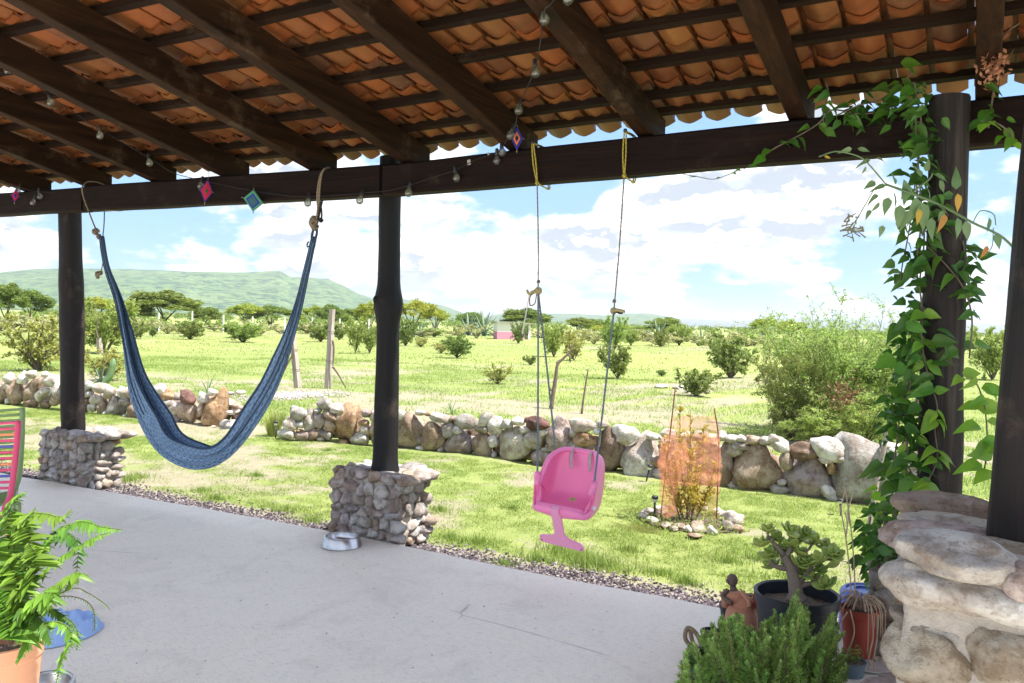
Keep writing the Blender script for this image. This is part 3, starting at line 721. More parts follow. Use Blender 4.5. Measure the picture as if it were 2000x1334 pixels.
print('tiles', len(tiles), 'visible', nv)

# ------------------------------------------------------------------ near stone pillar (right foreground)
NPX0, NPY0, NPY1, NPZ = -.16, 2.70, 3.62, .86
pil = thing('stone_pillar', 'big boulder and mortar pillar in the right foreground under the nearest post', 'pillar', (.3, 3.1, 0))
pb = Vector((.3, 3.1, 0))
mb = MB(); V0, F0 = [], []
# rounded, lumpy mortar core
nx, ny, nz = 14, 14, 14
core = MB(); core.box((0, 0, 0), (1, 1, 1))
import bmesh as _bm
bm = _bm.new(); _bm.ops.create_cube(bm, size=1); _bm.ops.subdivide_edges(bm, edges=bm.edges, cuts=40, use_grid_fill=True)
for v in bm.verts:
    p_ = v.co; q = Vector((p_.x*1.03, p_.y*.97, p_.z*.89)); q.z = p_.z*.86
    l = noise.fractal(Vector((q.x*5, q.y*5, q.z*5)), 1, 2, 4)*.032; v.co = q+p_.normalized()*l
for v in bm.verts: v.co += Vector((.31-.3+.02, (NPY0+NPY1)/2+.014-3.1, .40))
me = bpy.data.meshes.new('mortar_core'); bm.to_mesh(me); bm.free(); me.materials.append(M_MORT); me.polygons.foreach_set('use_smooth', [True]*len(me.polygons)); inst('mortar_core', me, pil)
def nst(px, py, w_, h_, plane, val, tone, dep=.09, rot=(0, 0, 0), var=0, push=0, ww=None):
    """stone whose centre shows at px,py on a face of the pillar (plane y / x / z)"""
    d = ray(px, py)
    if plane == 'y': c = CP+d*(val/d.y)
    elif plane == 'x': c = CP+d*(val/d.x)
    else: c = CP+d*((val-CH)/d.z)
    D_ = depth_of(c); sz = (w_/2/F*D_, h_/2/F*D_)
    if plane == 'y': dims = (sz[0]/math.cos(YAW)*.93, dep, sz[1]); c = c+Vector((0, dep*.45, 0))
    elif plane == 'x': dims = (dep, sz[0]*2.2 if ww is None else ww, sz[1]); c = c+Vector((dep*.5, 0, 0))
    else: dims = (sz[0], dep, sz[1])
    me = stone_mesh(tone, var, 4, .10, 3); inst('stone', me, pil, loc=c-pb, rot=rot, scale=dims)
nst(1873, 1094, 222, 84, 'y', NPY0-.02, 'P', .13, (0, .10, .02), 1)
nst(1880, 1172, 272, 104, 'y', NPY0-.0, 'P', .13, (0, .13, 0), 5)
nst(1835, 1232, 180, 60, 'y', NPY0+.03, 'G', .08, (0, .16, 0), 2)
nst(1814, 1290, 165, 122, 'y', NPY0+.0, 'Y', .10, (0, .1, 0), 3)
nst(1965, 1285, 150, 122, 'y', NPY0+.0, 'Y', .10, (0, -.1, 0), 4)
nst(1992, 1138, 66, 74, 'y', NPY0-.03, 'N', .07, (0, .2, 0), 0)
nst(1930, 1228, 130, 40, 'y', NPY0+.05, 'G', .05, (0, .1, 0), 1)
nst(1790, 1385, 200, 90, 'y', NPY0, 'M', .1, (0, .05, 0), 2)
nst(1950, 1390, 170, 90, 'y', NPY0, 'P', .1, (0, -.05, 0), 1)
# top and left-face stones, placed by their real position
for x, y, z, dx, dy, dz, tone, rot, var in ((-.07, 3.54, .835, .22, .14, .055, 'T', (0, .08, .15), 1), (-.02, 3.36, .80, .24, .12, .05, 'Y', (0, .05, -.1), 2), (-.02, 3.14, .80, .27, .13, .065, 'N', (.0, .03, .12), 3),
                                            (.33, 3.42, .83, .20, .13, .04, 'G', (0, 0, .3), 4), (.33, 3.16, .82, .17, .11, .04, 'P', (0, 0, .1), 0), (.10, 2.94, .815, .26, .12, .05, 'Y', (.1, 0, .2), 5), (.45, 2.9, .80, .2, .14, .06, 'P', (0, 0, 0), 2), (.62, 3.3, .80, .2, .2, .06, 'T', (0, 0, 0), 2),
                                            (-.13, 2.93, .64, .09, .17, .15, 'T', (.1, 0, 0), 3), (-.12, 3.25, .62, .08, .15, .11, 'T', (.1, 0, 0), 4), (-.12, 3.52, .62, .08, .12, .11, 'M', (.1, 0, 0), 0), (-.13, 3.4, .40, .09, .2, .11, 'G', (0, 0, 0), 1),
                                            (-.14, 3.0, .36, .09, .18, .12, 'M', (.05, 0, 0), 5), (-.14, 3.45, .16, .1, .16, .12, 'T', (0, 0, 0), 2), (-.14, 3.05, .12, .1, .2, .12, 'G', (0, 0, 0), 3), (-.12, 2.78, .42, .08, .1, .1, 'G', (0, 0, 0), 2), (-.12, 2.78, .16, .08, .1, .12, 'G', (0, 0, 0), 4)):
    inst('stone', stone_mesh(tone, var, 4, .10, 3), pil, loc=Vector((x, y, z))-pb, rot=rot, scale=(dx, dy, dz))

# ------------------------------------------------------------------ dry stone walls
WYX = [(-400, 7.6), (0, 7.72), (100, 7.85), (250, 8.0), (420, 8.10), (440, 8.10), (550, 7.75), (620, 7.95), (800, 8.2), (900, 8.25), (1100, 8.2), (1300, 8.15), (1500, 8.1), (1690, 8.05), (1800, 8.0)]
def wy(px): return float(np.interp(px, [a for a, b in WYX], [b for a, b in WYX]))
def wall(name, label, items, x0, x1, seed):
    rr = random.Random(seed); xm = (x0+x1)/2; base = Vector((xm, 8.0, GZ)); t = thing(name, label, 'wall', base)
    for it in items:
        px, py, w_, h_, tone = it[:5]; rot = it[5] if len(it) > 5 else 0
        Y = wy(px); c = onY(px, py, Y); D_ = depth_of(c); hw = w_/2/F*D_/math.cos(YAW)*.98; hh = h_/2/F*D_; dp = max(.07, min(.26, (hw+hh)*.5*.85))
        c = onY(px, py, Y+dp*.75)
        if c.z-hh < GZ-.12: hh = max(hh*.9, .03)
        var = rr.randrange(6); big = w_*h_ > 700
        o = inst('stone', stone_mesh(tone, var, 3 if w_*h_ > 250 else 2, .15), t, loc=c-base, rot=(rr.uniform(-.2, .2), math.radians(rot)+rr.uniform(-.08, .08), rr.uniform(-.3, .3)), scale=(hw*1.10, dp, hh*1.10))
    # backing stones behind the face
    x = x0
    while x < x1:
        s = rr.uniform(.10, .19); h = rr.uniform(.10, .2)
        inst('stone', stone_mesh(rr.choice('BTMGB'), rr.randrange(6), 2, .15), t, loc=Vector((x, 8.0+.56+rr.uniform(-.05, .05), GZ+h*.7))-base, rot=(0, rr.uniform(-.3, .3), rr.uniform(0, 3)), scale=(s, .13, h))
        if rr.random() < .6: inst('stone', stone_mesh(rr.choice('PPGT'), rr.randrange(6), 2, .15), t, loc=Vector((x+rr.uniform(-.05, .05), 8.0+.54, GZ+h*1.3+.06))-base, rot=(0, rr.uniform(-.3, .3), rr.uniform(0, 3)), scale=(s*.7, .10, .07))
        x += s*1.5
    return t
WL = [(-60, 745, 60, 50, 'T'), (-30, 770, 40, 40, 'P'), (-110, 750, 70, 60, 'G'), (-20, 735, 30, 24, 'G'),
 (17, 738, 26, 20, 'P'), (16, 752, 16, 18, 'P'), (3, 770, 28, 34, 'T'), (34, 765, 36, 50, 'T'), (45, 738, 26, 24, 'P'), (63, 732, 22, 16, 'P'), (67, 762, 36, 58, 'T', 30), (17, 783, 13, 13, 'P'), (88, 731, 19, 12, 'P'), (101, 745, 38, 24, 'P'), (82, 771, 36, 22, 'P', -25), (62, 788, 26, 18, 'B'), (90, 789, 24, 18, 'B'), (108, 781, 20, 22, 'T'), (112, 763, 20, 30, 'P'), (135, 750, 30, 26, 'P'), (135, 775, 34, 30, 'G'), (140, 797, 36, 24, 'T'), (158, 755, 20, 22, 'G'), (158, 780, 22, 26, 'P'),
 (173, 753, 20, 20, 'G'), (172, 769, 19, 17, 'G'), (170, 785, 22, 16, 'B'), (168, 798, 18, 14, 'B'), (200, 758, 42, 19, 'P'), (187, 779, 22, 18, 'P'), (181, 796, 16, 18, 'P'), (200, 794, 27, 30, 'T'), (215, 766, 28, 20, 'P', -20), (230, 794, 35, 37, 'G'), (236, 762, 20, 14, 'P'), (251, 769, 42, 22, 'P'), (243, 783, 26, 16, 'G'), (266, 798, 42, 40, 'T'), (208, 806, 10, 8, 'P'), (246, 813, 13, 9, 'P'), (285, 778, 26, 20, 'P'), (292, 800, 30, 30, 'G'), (313, 762, 30, 22, 'P'), (326, 771, 32, 20, 'O'), (304, 776, 20, 20, 'G'), (328, 789, 36, 20, 'G'), (341, 800, 36, 24, 'P', -20), (318, 810, 26, 22, 'T'), (366, 776, 38, 26, 'R', 20), (343, 820, 19, 16, 'G'), (369, 805, 38, 44, 'T', 25), (396, 777, 23, 22, 'P'), (414, 766, 20, 14, 'P'), (394, 800, 14, 26, 'T'), (422, 797, 42, 74, 'O', 15), (443, 829, 34, 16, 'P'), (416, 835, 16, 9, 'P'), (408, 820, 12, 10, 'T'), (356, 829, 14, 9, 'P'), (450, 806, 12, 8, 'P'), (462, 803, 10, 7, 'P'), (470, 766, 16, 8, 'P'), (452, 768, 12, 7, 'G')]
wall('dry_stone_wall', 'dry stone wall on the left, from the frame edge to the gap behind the hammock', WL, onY(-120, 760, 8).x, onY(425, 790, 8).x, 5)
WR = [(582, 808, 40, 28, 'G'), (568, 829, 28, 24, 'P'), (561, 849, 38, 20, 'P'), (605, 819, 26, 42, 'G'), (587, 830, 14, 14, 'P'), (591, 852, 28, 20, 'M'), (585, 841, 12, 6, 'O'), (611, 849, 24, 26, 'T'), (635, 790, 34, 22, 'G'), (657, 797, 32, 19, 'P'), (621, 801, 14, 10, 'G'), (625, 821, 28, 31, 'M'), (645, 810, 40, 15, 'T', 25), (645, 832, 24, 28, 'T'), (634, 850, 36, 20, 'G'), (628, 857, 18, 10, 'P'), (681, 827, 50, 72, 'O', 12), (712, 827, 18, 13, 'O'), (716, 807, 20, 16, 'M'), (714, 842, 20, 22, 'P'), (704, 859, 36, 26, 'P'), (672, 863, 18, 8, 'O'), (735, 812, 24, 20, 'P'), (738, 835, 30, 30, 'T'), (742, 860, 34, 26, 'G'), (765, 815, 26, 20, 'G'), (768, 845, 26, 40, 'M'),
 (785, 811, 22, 18, 'P'), (805, 842, 60, 70, 'T', 10), (822, 806, 28, 10, 'P'), (840, 808, 20, 10, 'O'), (859, 816, 46, 17, 'G', 8), (885, 817, 12, 10, 'B'), (850, 853, 46, 56, 'T'), (822, 861, 12, 16, 'M'), (824, 875, 22, 9, 'P'), (877, 840, 28, 32, 'G'), (894, 839, 20, 14, 'P'), (911, 823, 43, 27, 'G'), (900, 865, 54, 50, 'M'), (863, 878, 16, 11, 'G'), (948, 821, 40, 22, 'P', -48), (942, 839, 30, 14, 'G'), (944, 870, 38, 48, 'T', 10), (964, 861, 22, 24, 'P'), (969, 833, 26, 36, 'P'), (965, 888, 11, 11, 'P'),
 (991, 828, 22, 18, 'G'), (1013, 824, 24, 15, 'P'), (1048, 827, 50, 26, 'R'), (1006, 868, 62, 74, 'Y'), (1025, 840, 18, 14, 'P'), (1044, 860, 32, 38, 'G'), (1060, 844, 14, 18, 'P'), (1092, 850, 58, 66, 'M'), (1062, 896, 44, 34, 'M'), (1070, 878, 22, 10, 'G'), (1138, 831, 46, 27, 'P'), (1120, 844, 14, 18, 'G'), (1145, 858, 44, 28, 'O'), (1125, 885, 40, 44, 'G'), (1158, 890, 36, 44, 'T'), (1167, 843, 16, 12, 'P'), (1177, 829, 22, 14, 'P'), (1194, 881, 48, 88, 'B', 15), (1222, 849, 48, 36, 'P'), (1252, 893, 68, 88, 'P', 8), (1277, 853, 28, 14, 'P'), (1292, 903, 28, 20, 'T'), (1286, 926, 24, 22, 'G'), (1270, 933, 16, 10, 'P'),
 (1330, 890, 60, 64, 'G'), (1310, 850, 30, 20, 'P'), (1340, 852, 30, 18, 'P'), (1370, 853, 30, 18, 'G'), (1390, 856, 22, 16, 'P'), (1383, 893, 44, 60, 'T'), (1305, 875, 20, 26, 'M'), (1335, 930, 40, 20, 'P'), (1380, 936, 40, 22, 'M'),
 (1418, 908, 34, 84, 'T'), (1411, 853, 16, 18, 'P'), (1430, 857, 28, 15, 'P'), (1450, 857, 20, 14, 'P'), (1443, 870, 36, 18, 'G', 10), (1433, 880, 30, 22, 'P'), (1471, 859, 25, 16, 'T'), (1494, 861, 24, 17, 'G'), (1513, 857, 24, 16, 'P'), (1525, 869, 34, 25, 'P', 20), (1442, 935, 22, 26, 'M'), (1436, 949, 38, 14, 'P', 28), (1482, 914, 84, 92, 'T'), (1536, 900, 24, 34, 'Y'), (1527, 942, 15, 12, 'P'), (1521, 956, 32, 20, 'G'), (1567, 881, 50, 32, 'B'), (1577, 932, 88, 80, 'M'), (1622, 877, 62, 42, 'P', 10), (1613, 898, 24, 12, 'P'), (1625, 913, 14, 24, 'O'), (1644, 896, 20, 14, 'P'), (1677, 921, 102, 134, 'G', 5), (1620, 962, 38, 22, 'P', 35), (1733, 868, 20, 10, 'P'), (1745, 884, 44, 34, 'P'), (1737, 912, 18, 18, 'P'), (1757, 935, 52, 40, 'P'), (1775, 905, 30, 30, 'G'), (1790, 940, 50, 50, 'P'), (1760, 965, 50, 30, 'P'), (1810, 900, 50, 40, 'T'), (1830, 940, 40, 50, 'G')]
wall('dry_stone_wall', 'dry stone wall of boulders running right from the hammock to the vine post', WR, onY(590, 820, 8).x, onY(1800, 920, 8).x, 6)
# ------------------------------------------------------------------ hammock
def ropemat(name, c1, c2, sc_=160):
    m_, t, b, o = bsdf(name, .85, .15); w_ = t.new('ShaderNodeTexWave'); w_.wave_type = 'BANDS'; w_.bands_direction = 'DIAGONAL'; t.link(objc(t), w_.inputs['Vector']); w_.inputs['Scale'].default_value = sc_/6; w_.inputs['Distortion'].default_value = 1.5
    t.link(t.mix(w_.outputs['Fac'], c1, c2), b.inputs['Base Color']); bump(t, b, w_.outputs['Fac'], .6, .002); return m_
M_ROPE = ropemat('pale_jute_rope', (.30, .24, .17), (.16, .12, .08)); M_ROPEY = ropemat('yellow_rope', (.50, .42, .08), (.32, .25, .05)); M_ROPEG = ropemat('grey_blue_rope', (.24, .28, .31), (.10, .125, .15), 220); M_ROPEK = ropemat('black_cord', (.02, .02, .022), (.04, .04, .04))
M_ROPEB = ropemat('blue_cord', (.06, .10, .16), (.03, .05, .09), 200)
def hammat():
    m_, t, b, o = bsdf('blue_hammock_net', .8, .2); uv = t.new('ShaderNodeAttribute', attribute_name='st').outputs['Vector']
    a = t.new('ShaderNodeTexWave'); t.link(t.mapping(uv, (1, 1, 1), (0, 0, .75)), a.inputs['Vector']); a.inputs['Scale'].default_value = 5; a.inputs['Distortion'].default_value = 1.2; a.inputs['Detail'].default_value = 1
    c_ = t.new('ShaderNodeTexWave'); t.link(t.mapping(uv, (1, 1, 1), (0, 0, -.75)), c_.inputs['Vector']); c_.inputs['Scale'].default_value = 5; c_.inputs['Distortion'].default_value = 1.2
    w_ = t.math('MAXIMUM', a.outputs['Fac'], c_.outputs['Fac'])
    ln = t.new('ShaderNodeTexWave'); t.link(t.mapping(uv, (0, 1, 0)), ln.inputs['Vector']); ln.bands_direction = 'Y'; ln.inputs['Scale'].default_value = 7; ln.inputs['Distortion'].default_value = 2.2
    n = t.noise(uv, 4, 4, .6)
    c = t.ramp(n, [(.3, (.12, .22, .36)), (.7, (.22, .34, .50))]); c = t.mix(t.maprange(w_, .45, .9), t.mix(1.0, c, (.42, .48, .56), 'MULTIPLY'), c); c = t.mix(t.math('MULTIPLY', ln.outputs['Fac'], .45), c, (.34, .46, .62))
    t.link(c, b.inputs['Base Color']); bump(t, b, t.math('ADD', w_, ln.outputs['Fac']), .7, .006); return m_
M_HAM = hammat()
HY = 4.30
ham = thing('hammock', 'blue woven hammock slung from the beam between the left and middle posts', 'hammock', onY(390, 915, HY))
hb = Vector(ham.location)
def hp(px, py, dy=0): return onY(px, py, HY+dy)-hb
# outer (lower) silhouette and inner (upper) rim as they hang, from the left ring to the right ring
lo = [(196, 462), (203, 520), (226, 590), (243, 680), (256, 770), (288, 850), (330, 896), (390, 916), (448, 890), (505, 820), (548, 740), (580, 640), (600, 540), (616, 462)]
up = [(201, 462), (213, 520), (237, 590), (259, 680), (281, 740), (316, 800), (348, 850), (402, 871), (440, 862), (480, 808), (532, 716), (571, 620), (595, 530), (611, 462)]
lo3 = spline([hp(a, b) for a, b in lo], 7); up3 = spline([hp(a, b) for a, b in up], 7)
N_ = len(lo3); SEG = 64; V = []; Fc = []; ST = []
for i in range(N_):
    s = i/(N_-1); A = lo3[i]; B = up3[i]; op = math.sin(PI*s)**1.6          # how far the net opens
    half = .012+.045*op
    tang = (lo3[min(i+1, N_-1)]-lo3[max(i-1, 0)]).normalized(); nrm = Vector((-tang.z, 0, tang.x))
    if nrm.dot(B-A) < 0: nrm = -nrm
    th = (B-A).length
    for j in range(SEG+1):
        u = -1+2*j/SEG
        prof = abs(u)**2.0                                     # U cross-section: rims high, belly low
        depth_ = th*(.0+1.0*prof)
        gather = (1-op)
        fold = (math.sin(u*17+math.sin(s*5)*1.5)*.008+math.sin(u*31+s*9)*.004)*(.35+op*.6)
        p_ = A+nrm*(depth_*(.92 if u < 0 else 1.0)+fold*1.3)+Vector((0, u*half+math.sin(u*23+s*7)*.006*op, 0))
        # the gathered ends are a bundle: fold the strip round
        if gather > .55:
            k = min(1, (gather-.55)/.35); rr_ = .016+.03*op; an = u*PI*.98; q = (A+B)*.5+nrm*(-math.cos(an)*rr_)+Vector((0, math.sin(an)*rr_, 0)); p_ = p_.lerp(q, k)
        V.append(p_); ST.append((s*5.5, u*.9, 0))
for i in range(N_-1):
    for j in range(SEG): a = i*(SEG+1)+j; Fc.append((a, a+1, a+SEG+2, a+SEG+1))
me = mesh('net', V, Fc, M_HAM); at_ = me.attributes.new('st', 'FLOAT_VECTOR', 'POINT'); at_.data.foreach_set('vector', [c for v in ST for c in v])
o = inst('net', me, ham); md = o.modifiers.new('Solidify', 'SOLIDIFY'); md.thickness = .004
for nm, u in (('edge_cord', 0), ('edge_cord', SEG)):
    mb = MB(); mb.tube([V[i*(SEG+1)+u] for i in range(N_)], .008, 6); mb.build(nm, M_ROPEB, ham)
# long cords bundled at both ends
for side in (0, 1):
    for q in range(7):
        mb = MB(); idx = range(0, 34) if side == 0 else range(N_-34, N_)
        pts = []
        for n_, i in enumerate(idx):
            ss = i/(N_-1); op = math.sin(PI*ss)**1.6; an = -PI+2*PI*q/7; A = (lo3[i]+up3[i])*.5; rr_ = .017+.03*op
            tang = (lo3[min(i+1, N_-1)]-lo3[max(i-1, 0)]).normalized(); nrm = Vector((-tang.z, 0, tang.x)); pts.append(A+nrm*(-math.cos(an+ss*3)*rr_)+Vector((0, math.sin(an+ss*3)*rr_, 0)))
        mb.tube(pts, .0045, 5); mb.build('end_cord', M_ROPEB, ham)
def knot(c, r_, mat, parent, name='knot', seed=0):
    rr = random.Random(seed); mb = MB()
    for k in range(5):
        ax = Euler((rr.uniform(0, 3), rr.uniform(0, 3), rr.uniform(0, 3))).to_matrix(); pts = [Vector(c)+ax@Vector((math.cos(a)*r_, math.sin(a)*r_*.7, math.sin(a*2)*r_*.35)) for a in [2*PI*i/12 for i in range(12)]]
        mb.tube(pts, r_*.26, 6, closed=True)
    return mb.build(name, mat, parent)
def rope(pts, r_, mat, parent, name='rope', n=8): 
    mb = MB(); mb.tube(spline(pts, n), r_, 6); return mb.build(name, mat, parent)
top = beam_top(-6.6)+.012
rope([hp(160, 366, -.02)+Vector((0, 0, 0)), hp(163, 385, -.0), hp(178, 425), hp(188, 450)], .006, M_ROPE, ham)
rope([hp(204, 410, .09), hp(203, 440, .03), hp(200, 468)], .005, M_ROPEG, ham)
rope([hp(160, 366, -.02), Vector((onY(160, 366, HY).x, BY0, top+.02))-hb, Vector((onY(165, 366, HY).x, BY1+.01, top))-hb, Vector((onY(200, 366, HY).x, BY1+.015, top-.2))-hb, hp(204, 410, .09)], .006, M_ROPE, ham)
knot(hp(187, 452), .026, M_ROPE, ham, seed=1); knot(hp(193, 462), .02, M_ROPE, ham, seed=2)
rope([hp(194, 462), hp(197, 490), hp(201, 510), hp(198, 528)], .004, M_ROPE, ham)
mb = MB()
for k in range(3): mb.tube([hp(193, 536)+Vector((math.cos(a)*.032, math.sin(a)*.02, math.sin(a)*.012+k*.008)) for a in [2*PI*i/16 for i in range(16)]], .006, 6, closed=True)
mb.build('ring', M_ROPE, ham); knot(hp(191, 541), .014, M_ROPE, ham, seed=6)
# right side suspension
rope([hp(623, 400), hp(624, 370, -.03), hp(629, 338, -.03), hp(637, 328, .0), hp(644, 328, .12)], .006, M_ROPE, ham)
rope([hp(620, 402), hp(620, 375, -.03), hp(625, 345, -.03), hp(633, 330, .0), hp(640, 329, .12)], .006, M_ROPE, ham)
rope([hp(629, 392), hp(625, 410), hp(621, 430)], .008, M_ROPEK, ham); rope([hp(624, 393), hp(628, 410), hp(628, 424), hp(626, 434)], .006, M_ROPEK, ham)
rope([hp(622, 395), hp(620, 420), hp(617, 436)], .009, M_ROPE, ham)
knot(hp(613, 432), .032, M_ROPE, ham, seed=3); knot(hp(614, 442), .026, M_ROPE, ham, seed=4); knot(hp(627, 430), .014, M_ROPEK, ham, seed=9)
mb = MB(); mb.tube([hp(614, 458)+Vector((math.cos(a)*.02, math.sin(a)*.01, math.sin(a)*.05)) for a in [2*PI*i/18 for i in range(18)]], .009, 7, closed=True); mb.build('eye_loop', M_ROPEB, ham)
rope([hp(603, 472), hp(600, 476), hp(601, 482), hp(607, 479)], .005, M_ROPEB, ham, 'end_cord')

# ------------------------------------------------------------------ pink swing
def plastic(name, c, rough=.35): 
    m_, t, b, o = bsdf(name, rough, .5); b.inputs['Base Color'].default_value = (*c, 1); b.inputs['Subsurface Weight'].default_value = 0
    n = t.noise(objc(t), 90, 3, .6); bump(t, b, n, .08, .001); n2 = t.noise(objc(t), 7, 5, .6); t.link(t.mix(t.math('MULTIPLY', t.maprange(n2, .5, .75), .4), c, tuple(min(1, x*.8+.08) for x in c)), b.inputs['Base Color']); return m_
M_PINK = plastic('hot_pink_plastic', (.97, .26, .52)); M_PINK2 = plastic('light_pink_plastic', (.92, .36, .58)); M_WHITE = simple('white_plastic', (.75, .75, .74), (.6, .6, .6), 10, .4); M_STRAP = simple('pale_webbing_strap', (.55, .45, .48), (.45, .37, .4), 40, .9)
M_DARK = simple('black_plastic', (.02, .02, .022), (.03, .03, .03), 10, .45, spec=.5)
SY = 4.40
sw_c = onY(1118, 975, SY)
swing = thing('swing_seat', 'pink plastic toddler swing hanging on ropes from the beam', 'swing', sw_c)
def wpt(px, py, y=SY): return onY(px, py, y)-Vector(sw_c)
# seat shell in local axes: x right, y away from the sitter's front, z up; front faces the camera, turned to the left
SR = Euler((math.radians(12), math.radians(3), math.radians(1))).to_matrix()@Matrix.Diagonal((.95, 1.06, .86))
path = [  # s, y, z, half width, wall height
 (0.0, -.180, .030, .120, .010), (.06, -.190, .012, .148, .040), (.14, -.170, -.018, .168, .115), (.26, -.115, -.034, .176, .185), (.38, -.050, -.032, .174, .185), (.48, .008, -.014, .168, .165),
 (.58, .050, .030, .163, .150), (.68, .080, .095, .160, .130), (.78, .103, .165, .155, .110), (.88, .122, .230, .145, .085), (.95, .132, .268, .125, .050), (1.0, .137, .285, .095, .012)]
pth = [Vector((p_[1], p_[2], 0)) for p_ in path]
def shell_pt(i, u, extra=0):
    a = path[max(i-1, 0)]; b = path[min(i+1, len(path)-1)]; t = Vector((b[1]-a[1], b[2]-a[2])).normalized(); nrm = Vector((-t.y, t.x))  # inwards (up / to the front)
    s, y, z, hw, wh = path[i]; c = .55
    au = abs(u)
    if au < c: k = au/c; x = hw*.80*k; n_ = .012*k*k
    else:
        k = (au-c)/(1-c); an = min(1, k*1.9)*PI/2; r_ = hw*.20; x = hw*.80+r_*math.sin(an); n_ = .012+min(r_, wh)*(1-math.cos(an))*.9+max(0, k-.35)/.65*wh; x += .010*max(0, k-.35)
    n_ -= extra; x = x+extra*(au if au > c else 0)
    return Vector((math.copysign(x, u), y+nrm.x*n_, z+nrm.y*n_))
K = 28; NS = len(path); V = []; Fc = []
# finer stations by spline on parameters
fine = []
cols_ = [spline([Vector((p_[1], p_[2], p_[3])) for p_ in path], 4), spline([Vector((p_[4], 0, 0)) for p_ in path], 4)]
path = [(i/(len(cols_[0])-1), q.x, q.y, q.z, h.x) for i, (q, h) in enumerate(zip(*cols_))]; NS = len(path)
for layer in (0, 1):
    for i in range(NS):
        for j in range(K+1): V.append(SR@(shell_pt(i, -1+2*j/K, .024 if layer else 0)))
L1 = NS*(K+1)
for i in range(NS-1):
    for j in range(K):
        a = i*(K+1)+j; Fc.append((a, a+1, a+K+2, a+K+1)); Fc.append((L1+a, L1+a+K+1, L1+a+K+2, L1+a+1))
for i in range(NS-1):
    a = i*(K+1); Fc.append((a, a+K+1, L1+a+K+1, L1+a)); a += K; Fc.append((a, L1+a, L1+a+K+1, a+K+1))
for j in range(K):
    Fc.append((j, L1+j, L1+j+1, j+1)); a = (NS-1)*(K+1)+j; Fc.append((a, a+1, L1+a+1, L1+a))
inst('seat_shell', mesh('seat_shell', V, Fc, M_PINK), swing)
rim = [shell_pt(i, -1, .006) for i in range(NS-1, -1, -1)]+[shell_pt(0, -1+2*j/K, .006) for j in range(1, K)]+[shell_pt(i, 1, .006) for i in range(NS)]+[shell_pt(NS-1, 1-2*j/K, .006) for j in range(1, K)]
mb = MB(); mb.tube([SR@p_ for p_ in rim], .0165, 8, closed=True); mb.build('rim', M_PINK, swing)
# rolled front lip
mb = MB(); mb.tube([SR@(shell_pt(1, -.62+1.24*j/K, .012)+Vector((0, .006, -.016))) for j in range(0, K+1)], [.004]+[.024*1.14]*(K-1)+[.004], 10); mb.build('front_lip', M_PINK, swing)
# T-bar foot guard
TB = [(-.026, .02), (-.026, -.15), (-.032, -.172), (-.055, -.195), (-.105, -.204), (-.118, -.215), (-.120, -.252), (-.112, -.262), (.112, -.272), (.122, -.264), (.122, -.240), (.110, -.220), (.055, -.200), (.034, -.178), (.026, -.155), (.026, .02)]
def plate(name, outline, th, mat, parent, M_, bev=.004):
    mb = MB(); k = len(outline); cx = sum(a for a, b in outline)/k; cz = sum(b for a, b in outline)/k; V = []
    for y, s in ((-th/2, 0), (-th/2+bev, 1), (th/2-bev, 1), (th/2, 0)):
        for a, b in outline:
            d = Vector((cx-a, cz-b)); d = d.normalized()*bev*(0 if s else 1); V.append(Vector((a+d.x, y, b+d.y)))
    Fc = [tuple(range(k-1, -1, -1)), tuple(range(3*k, 4*k))]
    for l in range(3):
        for i in range(k): Fc.append((l*k+i, l*k+(i+1) % k, (l+1)*k+(i+1) % k, (l+1)*k+i))
    mb.add(V, Fc, M_); me = mb.mesh(name, mat); auto_smooth(me, 40); return inst(name, me, parent)
TM = (SR.to_4x4()@Matrix.Translation((0, -.205, -.005))@Euler((math.radians(14), 0, 0)).to_matrix().to_4x4())
TB = [(a*1.2, b) for a, b in TB]
tb = plate('foot_guard', TB, .016, M_PINK2, swing, TM)
mb = MB(); mb.box((0, 0, .03), (.05, .03, .05)); mb.V = [TM@v for v in mb.V]; mb.build('guard_clip', M_PINK2, swing, False)
for x, z in ((-.128, -.242), (.130, -.256)):
    mb = MB(); mb.tube([TM@Vector((x, -.0095, z)), TM@Vector((x, .0095, z))], .0045, 10); mb.build('screw', M_DARK, tb)
# white knob on the right arm, pale sticker on the seat
ki = int(NS*.25)
kp = SR@(shell_pt(int(NS*.17), 1, .02)+Vector((.004, -.02, -.035)))
mb = MB(); mb.lathe([(0, .012), (.008, .012), (.0135, .008), (.014, 0)], 18, Matrix.Translation(kp)@Euler((math.radians(80), 0, math.radians(30))).to_matrix().to_4x4()); mb.build('knob', M_WHITE, swing)
M_STK = simple('yellow_sticker', (.72, .66, .25), (.6, .5, .2), 60, .5)
si = int(NS*.45); a = shell_pt(si, -.02, -.002); b = shell_pt(si+1, -.02, -.002); tdir = (b-a).normalized()
mb = MB(); c = (a+b)/2; V = [SR@(c+Vector((sx*.019, 0, 0))+tdir*(sz*.013)) for sx, sz in ((-1, -1), (1, -1), (1, 1), (-1, 1))]; mb.add(V, [(0, 1, 2, 3)]); st_ = mb.build('sticker', M_STK, swing, False)
# small green printed blob and darker border on the sticker
mb = MB(); V = [SR@(c+Vector((sx*.009, 0, 0))+tdir*(sz*.006)+Vector((0, -.001, .001))) for sx, sz in ((-1, -1), (1, -.8), (.9, 1), (-.8, .9))]; mb.add(V, [(0, 1, 2, 3)]); mb.build('print', simple('green_print', (.2, .42, .12), (.3, .5, .2), 200, .5), st_, False)
